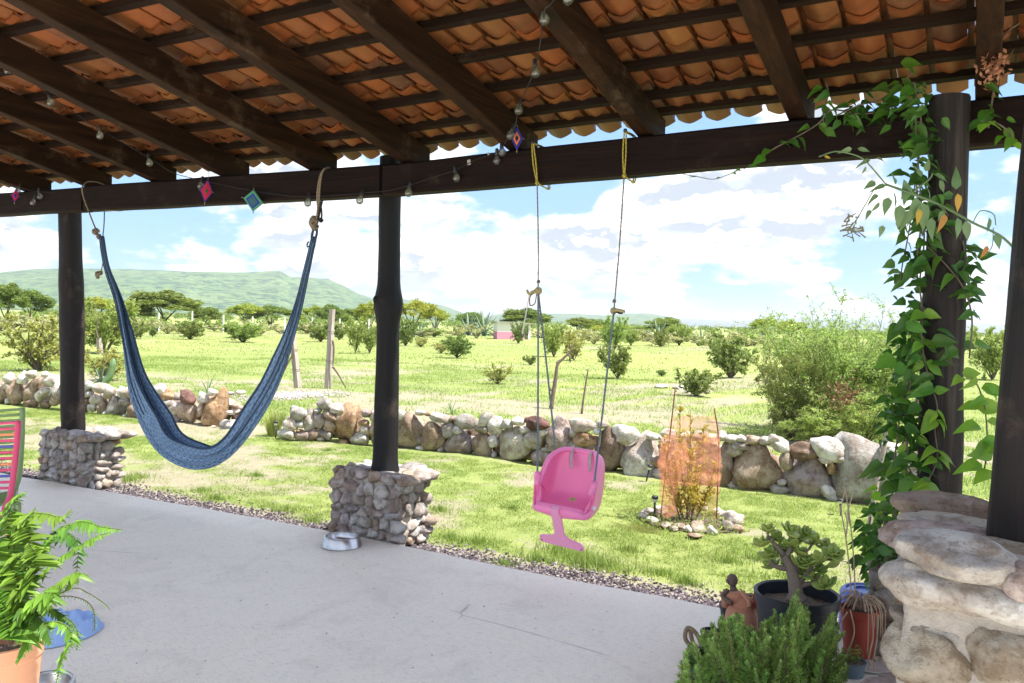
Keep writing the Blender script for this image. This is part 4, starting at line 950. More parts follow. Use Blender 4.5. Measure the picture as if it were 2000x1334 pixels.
# straps over the back rest
for x in (-.062, .062):
    p0 = SR@Vector((x, .150, .262)); mb = MB(); pts = [SR@Vector(q) for q in ((x, .155, .24), (x, .150, .285), (x+.004, .118, .292), (x+.012, .088, .262), (x+.02, .070, .225), (x+.03, .055, .195))]
    mb.tube(spline(pts, 4), [.014]*16+[.010]*3+[.013]*2, 6, flat=.22); mb.build('strap', M_STRAP, swing)
# ropes: attachment points on the seat
aFL = SR@(shell_pt(int(NS*.20), -1, .006)); aFR = SR@(shell_pt(int(NS*.20), 1, .006)); aBL = SR@(shell_pt(int(NS*.90), -1, .006)); aBR = SR@(shell_pt(int(NS*.90), 1, .006))
kL = wpt(1051, 568); kR = wpt(1199, 607)
for k_, f_, b_ in ((kL, aFL, aBL), (kR, aFR, aBR)):
    for e in (f_, b_): rope([k_+Vector((0, 0, -.0)), k_.lerp(e, .5)+Vector((.002, 0, 0)), e+Vector((0, 0, -.01))], .0058, M_ROPEG, swing, 'swing_rope'); knot(e, .010, M_ROPEK, swing, 'rope_end', seed=3)
# thin upper cords, yellow slings round the beam
for kk, px0, py0, px1, py1 in ((kL, 1049, 357, 1041, 285), (kR, 1219, 343, 1221, 262)):
    b_ = wpt(px0, py0, BY0-.012); t_ = wpt(px1, py1, BY0-.012)
    rope([kk, kk.lerp(b_, .5)+Vector((.004, 0, 0)), b_], .0042, M_ROPE, swing, 'upper_cord')
    for s_ in (-.006, .006):
        tt = t_+Vector((s_, 0, 0)); rope([b_+Vector((s_*.3, 0, 0)), b_.lerp(tt, .5)+Vector((s_, -.004, 0)), tt, tt+Vector((0, .012, .014)), tt+Vector((0, .145, .012)), tt+Vector((0, .155, -.04)), b_+Vector((s_, .155, -.0)), b_+Vector((0, .10, -.012)), b_], .0045, M_ROPEY, swing, 'beam_sling')
    knot(b_, .011, M_ROPEY, swing, 'knot', 2)
    knot(kk+Vector((0, 0, .055)), .010, M_ROPE, swing, 'knot', 5)
    mb = MB(); mb.ball(tuple(t_+Vector((0, .0, .02))), .012, 10); mb.build('beam_hook', M_DARK, swing)
M_TAIL = simple('frayed_rope_end', (.45, .40, .20), (.34, .28, .14), 60, .95)
knot(kL+Vector((0, 0, 0)), .020, M_TAIL, swing, 'knot', 7); knot(kR+Vector((.0, 0, 0)), .018, M_TAIL, swing, 'knot', 8)
rope([kL, kL+Vector((-.03, -.01, -.005)), kL+Vector((-.055, -.01, -.02)), kL+Vector((-.07, -.01, .005))], .008, M_TAIL, swing, 'rope_tail')
rope([kL, kL+Vector((-.05, 0, -.03)), kL+Vector((-.052, 0, -.085)), kL+Vector((-.02, 0, -.075)), kL+Vector((-.01, 0, -.02))], .004, M_ROPE, swing, 'rope_tail')
rope([kL+Vector((-.06, 0, -.02)), kL+Vector((-.075, 0, -.12)), kL+Vector((-.10, 0, -.26))], .0035, M_WHITE, swing, 'rope_tail')
rope([kR, kR+Vector((.03, -.01, .004)), kR+Vector((.07, -.01, -.004))], .009, M_TAIL, swing, 'rope_tail')
rope([kR, kR+Vector((.03, .01, -.012)), kR+Vector((.05, .01, -.010))], .006, M_ROPEK, swing, 'rope_tail')

# ------------------------------------------------------------------ string lights, yarn ornaments
def glassmat():
    m_, t, b, o = bsdf('clear_bulb_glass', .05, .5); b.inputs['Base Color'].default_value = (.95, .95, .9, 1)
    tr = t.new('ShaderNodeBsdfTransparent'); tr.inputs[0].default_value = (.93, .93, .90, 1); gl = t.new('ShaderNodeBsdfGlossy'); gl.inputs['Roughness'].default_value = .06
    fr = t.new('ShaderNodeFresnel'); fr.inputs[0].default_value = 1.5; df = t.new('ShaderNodeBsdfTranslucent'); df.inputs[0].default_value = (.8, .8, .74, 1)
    m1 = t.new('ShaderNodeMixShader'); m1.inputs[0].default_value = .45; t.link(tr.outputs[0], m1.inputs[1]); t.link(df.outputs[0], m1.inputs[2])
    m2 = t.new('ShaderNodeMixShader'); t.link(t.math('ADD', fr.outputs[0], .05), m2.inputs[0]); t.link(m1.outputs[0], m2.inputs[1]); t.link(gl.outputs[0], m2.inputs[2]); t.link(m2.outputs[0], o.inputs[0]); return m_
M_GLASS = glassmat()
M_FIL = simple('bulb_stem', (.5, .42, .25), (.4, .3, .2), 30, .4)
bm1 = MB(); bm1.lathe([(.0, -.052), (.012, -.050), (.021, -.040), (.0245, -.027), (.021, -.013), (.013, -.003), (.010, .004)], 20); bulbm = bm1.mesh('bulb', M_GLASS)
bm2 = MB(); bm2.lathe([(.0, .004), (.012, .004), (.0125, .012), (.0105, .02), (.0105, .042), (.006, .047), (0, .048)], 14); sockm = bm2.mesh('socket', M_DARK)
bm3 = MB(); bm3.tube([(0, 0, 0), (0, 0, -.02), (.006, 0, -.03), (-.006, 0, -.036), (0, 0, -.02)], .0018, 5); film = bm3.mesh('filament', M_FIL)
def lights(label, cable, bulbs, depthfn, tilt=0):
    c0 = cable[0]; base = depthfn(*c0); t = thing('string_lights', label, 'string lights', base)
    mb = MB(); mb.tube(spline([depthfn(*p_)-base for p_ in cable], 8), .0028, 5); mb.build('cable', M_ROPEK, t)
    for px, py in bulbs:
        q = depthfn(px, py)-base; r_ = (R.uniform(-.35, .35), R.uniform(-.35, .35), R.uniform(0, 6))
        b_ = inst('bulb', bulbm, t, loc=q+Vector((0, 0, .027)), rot=r_); inst('socket', sockm, b_); inst('filament', film, b_)
    return t
def y_in(px, py, y): return onY(px, py, y)
# right run: from the rafters above down to the beam
def fr_(px, py): return onY(px, py, float(np.interp(py, [-60, 0, 45, 143, 217, 300, 340], [2.9, 3.05, 3.2, 3.55, 3.95, 4.31, 4.33])))
lights('string of clear globe bulbs hanging from the rafters down to the middle of the beam', [(1120, -60), (1098, -20), (1074, 10), (1062, 28), (1047, 128), (1014, 205), (1006, 245), (983, 285)], [(1062, 41), (1045, 143), (1014, 217), (980, 299), (1108, -1), (1000, 265)], fr_)
def fl_(px, py): return onY(px, py, float(np.interp(px, [-60, 0, 97, 195, 291, 393], [2.8, 3.0, 3.35, 3.7, 4.0, 4.31])))
lights('string of clear globe bulbs crossing under the left rafters towards the red diamond ornament', [(-60, 95), (12, 118), (97, 187), (195, 252), (291, 308), (340, 338), (393, 352)], [(13, 138), (97, 200), (195, 265), (291, 319), (393, 363)], fl_)
def fb_(px, py): return onY(px, py, 4.325)
lights('string of clear globe bulbs strung along the face of the beam', [(393, 352), (420, 358), (490, 372), (560, 382), (602, 384), (660, 381), (704, 377), (760, 372), (799, 362), (850, 345), (890, 332), (930, 312), (970, 298), (983, 285)], [(602, 397), (705, 392), (799, 377), (890, 348), (970, 314)], fb_)
lights('short string of bulbs at the far left end of the beam', [(-40, 330), (5, 352), (30, 364), (60, 372), (80, 374), (110, 378)], [(36, 374), (66, 396), (77, 384)], fb_)
def yarn(name, c): return simple(name, c, tuple(x*.7 for x in c), 120, .95, .5, .002)
def god_eye(px, py, w_, h_, Y, rot, bands, label, back=None):
    c = onY(px, py, Y); D_ = depth_of(c); hw, hh = w_/2/F*D_, h_/2/F*D_
    t = thing('yarn_diamond', label, 'ornament', c, None); t.rotation_euler = rot
    s = 0; prev = 0.0
    for r1, mat in bands:
        mb = MB(); V = []
        for y0, rr_ in ((-.004-(1-prev)*.008, prev), (-.004-(1-r1)*.008, r1), (.004, r1), (.004, prev)):
            V += [(hw*rr_, y0, 0), (0, y0, hh*rr_), (-hw*rr_, y0, 0), (0, y0, -hh*rr_)]
        Fc = []
        for l in range(4):
            for k in range(4): Fc.append((l*4+k, l*4+(k+1) % 4, ((l+1) % 4)*4+(k+1) % 4, ((l+1) % 4)*4+k))
        if prev < .01: Fc.append((0, 1, 2, 3))
        mb.add(V, Fc); mb.build('yarn_band', mat, t, False); prev = r1
    for v in ((1.22, 0), (0, 1.18)):
        mb = MB(); mb.tube([(-hw*v[0], 0, -hh*v[1]), (hw*v[0], 0, hh*v[1])], .0035, 6); mb.build('stick', M_ROPE, t)
    mb = MB(); mb.tube([(0, 0, hh*1.15), (0, 0, hh*1.6)], .0015, 4); mb.build('thread', M_ROPEK, t)
    return t
Yn = {k: yarn(k+'_yarn', c) for k, c in dict(red=(.62, .03, .08), blue=(.03, .04, .30), green=(.08, .28, .16), teal=(.05, .13, .16), purple=(.09, .03, .22), orange=(.75, .20, .13), black=(.02, .02, .03), dgreen=(.05, .12, .06)).items()}
god_eye(1010, 271, 24, 46, 4.29, (0, 0, .3), [(.32, Yn['black']), (.6, Yn['orange']), (.72, Yn['black']), (1, Yn['blue'])], 'purple and orange diamond of yarn hanging below the globe bulbs')
god_eye(403, 373, 24, 46, 4.30, (.1, .1, 1.0), [(.28, Yn['dgreen']), (.85, Yn['red']), (1, Yn['blue'])], 'red diamond of yarn with a green centre, in front of the beam')
god_eye(495, 392, 44, 44, 4.30, (.4, .25, .3), [(.5, Yn['teal']), (.72, Yn['blue']), (1, Yn['green'])], 'green and teal diamond of yarn hanging at the lower edge of the beam')
god_eye(30, 382, 14, 28, 4.30, (.1, .1, 1.1), [(.4, Yn['blue']), (.8, Yn['red']), (1, Yn['purple'])], 'small red and purple diamond of yarn at the far left end of the beam')

# ------------------------------------------------------------------ bowls
M_STEEL = simple('brushed_steel', (.62, .62, .61), (.5, .5, .5), 3, .28, .1, .002, metal=1.0, sc3=(1, 1, 14))
def bowl(c, rb, h, label):
    t = thing('steel_bowl', label, 'pet bowl', c); ri = rb*.79
    mb = MB(); mb.lathe([(rb*.96, .0), (rb, .003), (rb*.99, .008), (ri+.012, h*.93), (ri+.006, h), (ri, h*.985), (ri-.004, h*.93)], 48); inst('outer_skirt', mb.mesh('outer_skirt', M_STEEL), t)
    mb = MB(); mb.lathe([(ri-.004, h*.93), (ri*.93, h*.55), (ri*.82, h*.30), (ri*.5, h*.22), (.0, h*.22)], 48); inst('basin', mb.mesh('basin', M_STEEL), t); return t
bowl(G(667, 1066, 0), .133, .068, 'stainless steel dog bowl on the concrete beside the middle pedestal')
bq = G(88, 1372, 0); bowl(bq, .115, .085, 'stainless steel bowl on the floor at the lower left beside the fern pot')

# ------------------------------------------------------------------ blue cloth in a heap
def cloth():
    c = G(120, 1235, 0); n_ = 90; V = []; Fc = []; mb = MB()
    for i in range(n_+1):
        for j in range(n_+1):
            u, v = -1+2*i/n_, -1+2*j/n_; k = max(abs(u), abs(v)); r_ = math.hypot(u, v); 
            if r_ > 0: u2, v2 = u*k/r_, v*k/r_
            else: u2 = v2 = 0
            a = math.atan2(v2, u2); e = 1+.12*noise.noise(Vector((math.cos(a)*1.5, math.sin(a)*1.5, 3)))
            w_ = noise.ridged_multi_fractal(Vector((u2*1.5+.3*math.sin(v2*3), v2*1.3, 2.2)), 1, 2.1, 3, 1, 2)
            hgt = (1-k**2.4)*(.012+.085*w_*(1-k*.5)+.10*math.exp(-((k-.8)/.16)**2)*(.35+.65*noise.noise(Vector((math.cos(a)*.9, math.sin(a)*.9, 0)))+.25))
            V.append((u2*.17*e, v2*.19*e, max(hgt*.8, .003*(1-k))))
    for i in range(n_):
        for j in range(n_): a = i*(n_+1)+j; Fc.append((a, a+n_+1, a+n_+2, a+1))
    m_ = simple('blue_cloth', (.33, .48, .80), (.38, .54, .84), 3, .95, .3, .002)
    tag(inst('blue_cloth', mesh('blue_cloth', V, Fc, m_), None, loc=c+Vector((0, 0, .004)), rot=(0, 0, .4)), 'crumpled sky-blue cloth lying on the concrete behind the fern pot', 'cloth')
cloth()

# ------------------------------------------------------------------ chairs at the left edge
def metal_paint(name, c): return simple(name, c, tuple(x*.8 for x in c), 5, .35, spec=.5)
MG, MP = metal_paint('green_painted_steel', (.24, .36, .14)), metal_paint('pink_painted_steel', (.72, .07, .17))
cordc = [simple('cord_'+n, c, tuple(x*.75 for x in c), 50, .5) for n, c in (('pink', (.80, .10, .22)), ('orange', (.85, .32, .14)), ('blue', (.10, .13, .45)), ('yellow', (.8, .5, .15)))]
def chair(loc, rz, metal, cords, label, scale=1.0):
    t = thing('cord_chair', label, 'chair', loc, 'garden chairs at the left edge', rz); t.scale = (scale,)*3
    W_ = .27
    for s in (-1, 1):
        mb = MB(); pts = spline([(s*W_, .30, .95), (s*W_, .26, .75), (s*(W_-.01), .21, .52), (s*(W_-.03), .17, .42), (s*(W_-.02), .22, .25), (s*W_, .30, 0)], 8)
        mb.tube(pts, .017, 10); mb.build('back_leg', metal, t)
        mb = MB(); mb.tube(spline([(s*(W_-.03), .17, .42), (s*(W_-.02), -.05, .41), (s*W_, -.22, .43), (s*(W_+.01), -.25, .36), (s*W_, -.27, 0)], 8), .015, 10); mb.build('front_leg', metal, t)
    for k in range(12):
        z = .94-.035*k; y = float(np.interp(z, [.42, .52, .75, .95], [.17, .21, .26, .30])); mb = MB(); mat = cords[k % len(cords)]
        mb.tube(spline([(-W_, y, z), (-W_*.5, y+.05, z-.012), (0, y+.065, z-.018), (W_*.5, y+.05, z-.012), (W_, y, z)], 5), .0085, 7); mb.build('back_cord', mat, t)
    for k in range(13):
        y = .15-.032*k; mb = MB(); mb.tube(spline([(-W_+.02, y, .425), (0, y, .395), (W_-.02, y, .425)], 5), .008, 6); mb.build('seat_cord', cords[(k//2) % len(cords)], t)
    return t
def chair_at(px, py, depth, rz, **kw):
    """place so that the top of its right back frame shows at px, py"""
    q = at(px, py, depth); off = Matrix.Rotation(rz, 3, 'Z')@Vector((.27, .30, .95)); s = kw.get('scale', 1.0); p_ = q-off*s; return chair((p_.x, p_.y, 0), rz, **kw)
def zscale(px, py, depth): return at(px, py, depth).z/.95
chair_at(44, 796, 5.2, 1.0, metal=MG, cords=[MG], label='green metal garden chair behind the pink one at the left edge', scale=zscale(44, 796, 5.2))
chair_at(36, 822, 4.7, .75, metal=MP, cords=[cordc[0], cordc[0], cordc[1], cordc[0], cordc[2]], label='pink cord chair with striped seat cut off by the left edge', scale=zscale(36, 822, 4.7))
# ------------------------------------------------------------------ vegetation generators
def quads(name, C, A, B, mat, parent=None):
    """leaf-shaped quads: centre, half length vector, half width vector"""
    n = len(C); V = np.stack([C-A, C+B, C+A, C-B], 1).reshape(-1, 3)
    me = bpy.data.meshes.new(name); me.vertices.add(4*n); me.vertices.foreach_set('co', V.ravel().astype('f')); me.loops.add(4*n); me.loops.foreach_set('vertex_index', np.arange(4*n)); me.polygons.add(n); me.polygons.foreach_set('loop_start', np.arange(0, 4*n, 4)); me.update(); me.materials.append(mat); return me
def rvec(n, rs): v = rs.randn(n, 3); return v/np.linalg.norm(v, axis=1)[:, None]
def shrub(seed, nstem=9, spread=.75, up=1.0, twigs=9, sub=5, leaves=14, lsize=.018, mats=None, arch=.35, lo=.15, spiky=.0, stem_r=.014, tuft=.5):
    """unit shrub, height about 1: thin stems branching twice, leaflets along every twig. -> (stem mesh, crown mesh)"""
    rr = random.Random(seed); rs = np.random.RandomState(seed); mb = MB(); LC = []; LD = []
    for s in range(nstem):
        a = 2*PI*s/nstem+rr.uniform(-.4, .4); sp = spread*rr.uniform(.35, 1); h = rr.uniform(.65, 1.0)*up
        pts = []; k = 8
        for i in range(k+1):
            t = i/k; r_ = sp*(t**.8)*.62; pts.append(Vector((math.cos(a+t*.3)*r_+rr.uniform(-.02, .02), math.sin(a+t*.3)*r_+rr.uniform(-.02, .02), h*(t-arch*t*t*sp*.7)*1.0)))
        mb.tube(pts, [stem_r*(1-.8*i/k) for i in range(k+1)], 4, cap=False)
        for q in range(twigs):
            t = lo+(1-lo)*(q+rr.random())/twigs; i = min(int(t*k), k-1); p0 = pts[i].lerp(pts[i+1], t*k-i); d = (pts[i+1]-pts[i]).normalized()
            dv = (d*rr.uniform(.3, .8)+Vector((rr.gauss(0, 1), rr.gauss(0, 1), rr.gauss(.25, .6))).normalized()).normalized(); L = rr.uniform(.14, .30)*(1.25-.5*t)
            if rr.random() < spiky and t > .6: dv = (Vector((math.cos(a)*.5, math.sin(a)*.5, 1))+Vector((rr.gauss(0, .2), rr.gauss(0, .2), 0))).normalized(); L = rr.uniform(.30, .50)
            p1 = p0+dv*L+Vector((0, 0, -.02)); mb.tube([p0, p0.lerp(p1, .5)+Vector((0, 0, .012)), p1], [stem_r*.35, stem_r*.25, stem_r*.1], 3, cap=False)
            segs = [(p0, p1)]
            for j in range(sub):
                tt = rr.uniform(.15, 1); m0 = p0.lerp(p1, tt); dd = (dv*.7+Vector((rr.gauss(0, 1), rr.gauss(0, 1), rr.gauss(0.1, .7))).normalized()).normalized(); m1 = m0+dd*L*rr.uniform(.3, .6); segs.append((m0, m1))
                mb.tube([m0, m1], [stem_r*.15, stem_r*.08], 3, cap=False)
            for m0, m1 in segs:
                n = int(leaves*rr.uniform(.7, 1.3)); tt = rs.rand(n, 1); c = np.array(m0)+(np.array(m1)-np.array(m0))*tt; c += rs.randn(n, 3)*lsize*tuft; LC.append(c); LD.append(np.repeat([np.array((m1-m0).normalized())], n, 0))
    C = np.concatenate(LC); D = np.concatenate(LD); n = len(C); u = rvec(n, rs); A = D*.4+u*.9; A /= np.linalg.norm(A, axis=1)[:, None]; B = np.cross(A, rvec(n, rs)); B /= np.linalg.norm(B, axis=1)[:, None]+1e-9
    sz = lsize*(.6+.8*rs.rand(n, 1)); return mb.mesh('stems', M_STEM), quads('crown', C, A*sz, B*sz*.42, mats)
def canopy(seed, n_clump=26, leaves=170, lsize=.035, mats=None, flat=.42, trunk=.30, wide=.62, r_c=.17):
    """unit acacia: trunk and limbs under a flat uneven crown, height about 1"""
    rr = random.Random(seed); rs = np.random.RandomState(seed); mb = MB(); C = []; N_ = []
    nl = rr.randint(3, 5); heads = []
    for l in range(nl):
        a = 2*PI*l/nl+rr.uniform(-.5, .5); e = Vector((math.cos(a)*wide*.55, math.sin(a)*wide*.55, rr.uniform(.62, .8))); mid = Vector((e.x*.35, e.y*.35, trunk+rr.uniform(.05, .15)))
        base = Vector((rr.uniform(-.03, .03), rr.uniform(-.03, .03), 0)); mb.tube(spline([base, Vector((base.x*2, base.y*2, trunk*.6)), mid, e], 4), [.03-.0018*i for i in range(13)], 5, cap=False)
        for k in range(4):
            e2 = e+Vector((rr.gauss(0, .16), rr.gauss(0, .16), rr.uniform(-.02, .15))); m_ = mid.lerp(e, rr.uniform(.4, .9)); mb.tube([m_, m_.lerp(e2, .5)+Vector((0, 0, .02)), e2], [.012, .008, .004], 4, cap=False)
    for k in range(n_clump):
        a = rr.uniform(0, 2*PI); r_ = wide*math.sqrt(rr.random())*rr.uniform(.85, 1.05); z = .62+.30*(1-(r_/wide)**2)+rr.gauss(0, .05)-(.12 if rr.random() < .3 else 0)
        s = r_c*rr.uniform(.6, 1.25); m_ = int(leaves*s/r_c); v = rvec(m_, rs)*(rs.rand(m_, 1)**.45); v[:, 2] *= flat*1.2; v[:, 2] = np.where(v[:, 2] < 0, v[:, 2]*.55, v[:, 2])
        C.append(np.array([math.cos(a)*r_, math.sin(a)*r_, z])+v*s)
    C = np.concatenate(C); n = len(C); A = rvec(n, rs); A[:, 2] *= .5; B = np.cross(A, rvec(n, rs)); sz = lsize*(.5+.8*rs.rand(n, 1)); return mb.mesh('trunk', M_STEM), quads('crown', C, A*sz, B*sz*.6, mats)
L_MESQ = leafmat('mesquite_leaflets', (.26, .36, .10), (.40, .48, .17), .5, .6, .8, .7)
L_MESQ2 = leafmat('mesquite_dark_leaflets', (.18, .25, .07), (.29, .34, .11), .45, .6, .8, .7)
L_YEL = leafmat('yellowish_leaflets', (.32, .33, .08), (.44, .42, .14), .35, .6, .8, .6)
L_DARK = leafmat('acacia_foliage', (.12, .185, .035), (.23, .28, .065), .4, .6, .15, .8)
L_BRT = leafmat('bright_tree_foliage', (.24, .30, .04), (.36, .38, .07), .35, .6, .15, .7)
L_SCR = leafmat('grey_green_scrub', (.34, .37, .18), (.46, .44, .26), .4, .7, .2, .7)
SH = [shrub(11+i, mats=L_MESQ, nstem=12, twigs=11, sub=6, leaves=15, lsize=.021) for i in range(3)]
SHB = [shrub(31+i, nstem=12, spread=.95, twigs=9, sub=5, leaves=14, lsize=.028, mats=L_MESQ2, stem_r=.018) for i in range(3)]
SHY = [shrub(51+i, nstem=10, spread=.95, twigs=8, sub=4, leaves=11, lsize=.026, mats=L_YEL, stem_r=.02) for i in range(2)]
SCR = [shrub(71+i, nstem=8, spread=1.3, twigs=5, sub=3, leaves=7, lsize=.05, mats=L_SCR, stem_r=.02) for i in range(3)]
TR = [canopy(91+i, n_clump=46, leaves=300, mats=L_DARK, r_c=.2) for i in range(3)]+[canopy(96+i, n_clump=30, leaves=230, mats=L_BRT, flat=.55) for i in range(2)]
def plant(name, label, cat, pair, p_, sx, sz, group=None, crown='crown', stem='stems', merge=False):
    t = thing(name, label, cat, p_, group, R.uniform(0, 6.28)); t.scale = (sx, sx, sz)
    inst(stem, pair[0], t); inst(crown, pair[1], t); return t
def on_ground(px, py): q = G(px, py, GZ); q.z = float(gz(q.x, q.y)) if q.y < 60 else GZ; return q
def bush_px(px, py, w_, h_, pair, label, name='field_bush', group='bushes in the field', wide=1.05):
    q = on_ground(px, py); D_ = depth_of(q); return plant(name, label, 'bush', pair, q, w_/F*D_/wide*.93, h_/F*D_/.93*.92, group)
# bushes in the field, near to far
for px, py, w_, h_, pr, lab in (
    (75, 724, 150, 132, SHY[0], 'wide feathery bush behind the left stone wall, left of the left post'),
    (205, 690, 130, 120, SH[1], 'tall bush just right of the left post, behind the short stake'),
    (205, 745, 100, 75, SHY[0], 'low yellow-green bush at the foot of the stake beside the left post'),
    (372, 663, 62, 42, SHB[0], 'round dark bush in the field seen between the two sides of the hammock, left one'),
    (476, 669, 92, 50, SH[2], 'pale bush in the field seen between the two sides of the hammock, right one'),
    (262, 662, 60, 42, SHB[1], 'bush beside the left cord of the hammock'),
    (298, 658, 20, 24, SHB[2], 'tiny bush between the left hammock cord and the round dark bush'),
    (626, 668, 60, 45, SHB[0], 'dark low bush left of the tall fence post'),
    (662, 664, 40, 36, SHB[1], 'dark bush right behind the tall fence post'),
    (694, 690, 50, 76, SH[0], 'upright bush right of the tall fence post'),
    (722, 690, 40, 60, SH[1], 'bush partly hidden by the left edge of the middle post'),
    (792, 676, 46, 62, SHB[2], 'bush at the right edge of the middle post'),
    (822, 678, 40, 24, SHY[1], 'low greyish bush a little right of the middle post'),
    (893, 699, 66, 48, SHB[0], 'round green bush in front of the agaves, left of the shed'),
    (862, 690, 40, 28, SHY[0], 'thin spreading bush touching the round green bush left of the shed'),
    (972, 751, 58, 46, SHY[1], 'small yellow-green bush in the open field left of the swing ropes'),
    (1037, 713, 30, 22, SHB[1], 'very low bush left of the left swing rope'),
    (1012, 671, 32, 48, SHB[2], 'bush standing in front of the shed'),
    (1082, 697, 66, 78, SH[2], 'bush just behind the left swing rope'),
    (1120, 704, 60, 72, SHY[0], 'greyish bush behind the bent dead branch'),
    (1160, 672, 40, 34, SCR[0], 'small pale bush between the two swing ropes'),
    (1200, 684, 60, 72, SH[0], 'bush behind the right swing rope, upper one'),
    (1207, 741, 70, 76, SHB[1], 'dense bush behind the right swing rope, lower one'),
    (1232, 675, 44, 36, SH[1], 'pale bush right of the right swing rope'),
    (1289, 678, 32, 40, SHB[2], 'slim dark bush below the far agaves'),
    (1327, 675, 52, 50, SH[2], 'tree-like bush right of the slim dark bush'),
    (1292, 734, 22, 14, SHB[0], 'very low bush in the open field above the orange net'),
    (1426, 739, 104, 98, SHB[1], 'round bush with bare white stems left of the big bush'),
    (1360, 774, 78, 62, SHB[2], 'low spiky bush above the orange net'),
    (1938, 742, 100, 115, SH[0], 'pale bush between the vine post and the nearest post'),
    (1880, 690, 60, 50, SH[1], 'distant bush just right of the vine post')):
    bush_px(px, py, w_, h_, pr, lab)
# the big thorny bush behind the right end of the wall: three thickets that overlap, one plant
hb_ = shrub(201, nstem=20, spread=1.0, twigs=13, sub=7, leaves=27, lsize=.0105, mats=L_MESQ, spiky=.45, stem_r=.010, arch=.3, tuft=1.0)
hb2 = shrub(202, nstem=16, spread=.9, twigs=11, sub=6, leaves=24, lsize=.0125, mats=L_MESQ2, spiky=.25, stem_r=.012, tuft=1.0)
hb3 = shrub(203, nstem=12, spread=.9, twigs=10, sub=6, leaves=20, lsize=.0145, mats=L_MESQ, spiky=.1, stem_r=.011, tuft=1.0)
q = on_ground(1640, 868); D_ = depth_of(q); bb_ = thing('thorn_bush', 'big feathery thorn bush behind the right end of the stone wall', 'bush', q)
for (px, py, w_, h_, pr) in ((1630, 850, 280, 200, hb_), (1545, 862, 140, 168, hb2), (1680, 872, 180, 120, hb3), (1600, 874, 160, 85, hb3), (1715, 850, 120, 175, hb_)):
    c = on_ground(px, py) if py > 760 else on_ground(1545, 862)
    if py <= 760: continue
    s = w_/F*depth_of(c)/1.05; z_ = h_/F*depth_of(c)/.93; rz_ = R.uniform(0, 6)
    for nm, m_ in (('stems', pr[0]), ('crown', pr[1])): inst(nm, m_, bb_, loc=c-q, rot=(0, 0, rz_), scale=(s, s, z_))
M_DRYL = leafmat('dead_brown_leaves', (.20, .11, .06), (.28, .17, .10), .2, .8, 2, .5)
c = on_ground(1640, 868); C_ = NR.randn(420, 3)*np.array([.13, .10, .12]); A_ = rvec(420, NR)*.035; B_ = np.cross(A_, rvec(420, NR))*.35
tag(inst('dead_twig_tangle', quads('dead_twig_tangle', C_, A_, B_, M_DRYL), bb_, loc=(.1, -.45, 96/F*D_)), kind='stuff')
# distant trees
for px, tp, w_, D_, k, lab in ((10, 560, 80, 78, 0, 'dark spreading tree at the far left edge'), (58, 570, 80, 84, 1, 'tree left of the left post, second from the frame edge'), (190, 583, 120, 92, 3, 'bright tree behind the left post'), (322, 573, 130, 96, 0, 'large dark acacia with visible trunk between the hammock cords'), (262, 590, 70, 100, 2, 'low tree left of the large dark acacia'), (402, 602, 60, 100, 2, 'small grey tree right of the large dark acacia'),
    (478, 594, 76, 96, 3, 'bright green tree below the end of the mesa, left of a pair'), (528, 599, 84, 98, 1, 'green tree below the end of the mesa, right of a pair'), (612, 598, 60, 100, 4, 'tree left of the tall fence post on the skyline'), (644, 597, 50, 99, 1, 'tree directly behind the tall fence post'), (690, 606, 80, 104, 2, 'low tree left of the middle post on the skyline'), (722, 592, 70, 80, 4, 'bright tree touching the left side of the middle post'),
    (808, 587, 90, 74, 4, 'bright yellow-green tree at the right side of the middle post'), (850, 604, 66, 84, 3, 'lower tree right of the bright yellow-green one'), (918, 612, 60, 100, 2, 'dark tree behind the large agaves'), (1028, 606, 96, 92, 0, 'dark round tree behind the shed'), (1132, 622, 56, 100, 1, 'tree between the two swing ropes'), (1160, 625, 50, 108, 2, 'tree left of the right swing rope'), (1200, 632, 80, 90, 4, 'low bright tree behind the right swing rope'), (1298, 623, 78, 88, 0, 'dark lopsided tree below the low hill'), (1250, 640, 50, 110, 2, 'small tree right of the right swing rope'),
    (1500, 622, 80, 86, 4, 'olive tree left of the big thorn bush'), (1545, 627, 70, 90, 3, 'olive tree just touching the big thorn bush')):
    q = hor_pt(px, D_); q.z = GZ; h_ = z_at(px, tp, D_)-GZ; pr = TR[k]; plant('acacia_tree', lab, 'tree', pr, q, w_/F*depth_of(q)/1.25, h_/.97, 'trees along the skyline', stem='trunk')
# scrub belt behind the fence line
LM = [(10, 'the far-left tree'), (58, 'the second tree from the left edge'), (190, 'the tree behind the left post'), (262, 'the low tree beside the large dark acacia'), (322, 'the large dark acacia'), (402, 'the small grey tree'), (478, 'the first of the paired trees under the mesa end'), (528, 'the second of the paired trees'), (612, 'the tree left of the tall fence post'), (644, 'the tall fence post'), (690, 'the low tree left of the middle post'), (722, 'the middle post tree'), (808, 'the bright tree by the middle post'), (850, 'the lower tree beside the bright one'), (918, 'the dark tree behind the agaves'), (1028, 'the round tree behind the shed'), (1080, 'the left swing rope bush'), (1132, 'the tree between the swing ropes'), (1200, 'the bright tree behind the right swing rope'), (1250, 'the small tree right of the swing'), (1298, 'the dark lopsided tree'), (1400, 'the round bush with white stems'), (1500, 'the olive tree')]
cnt = {}; ORD = ['First', 'Second', 'Third', 'Fourth', 'Fifth', 'Sixth']
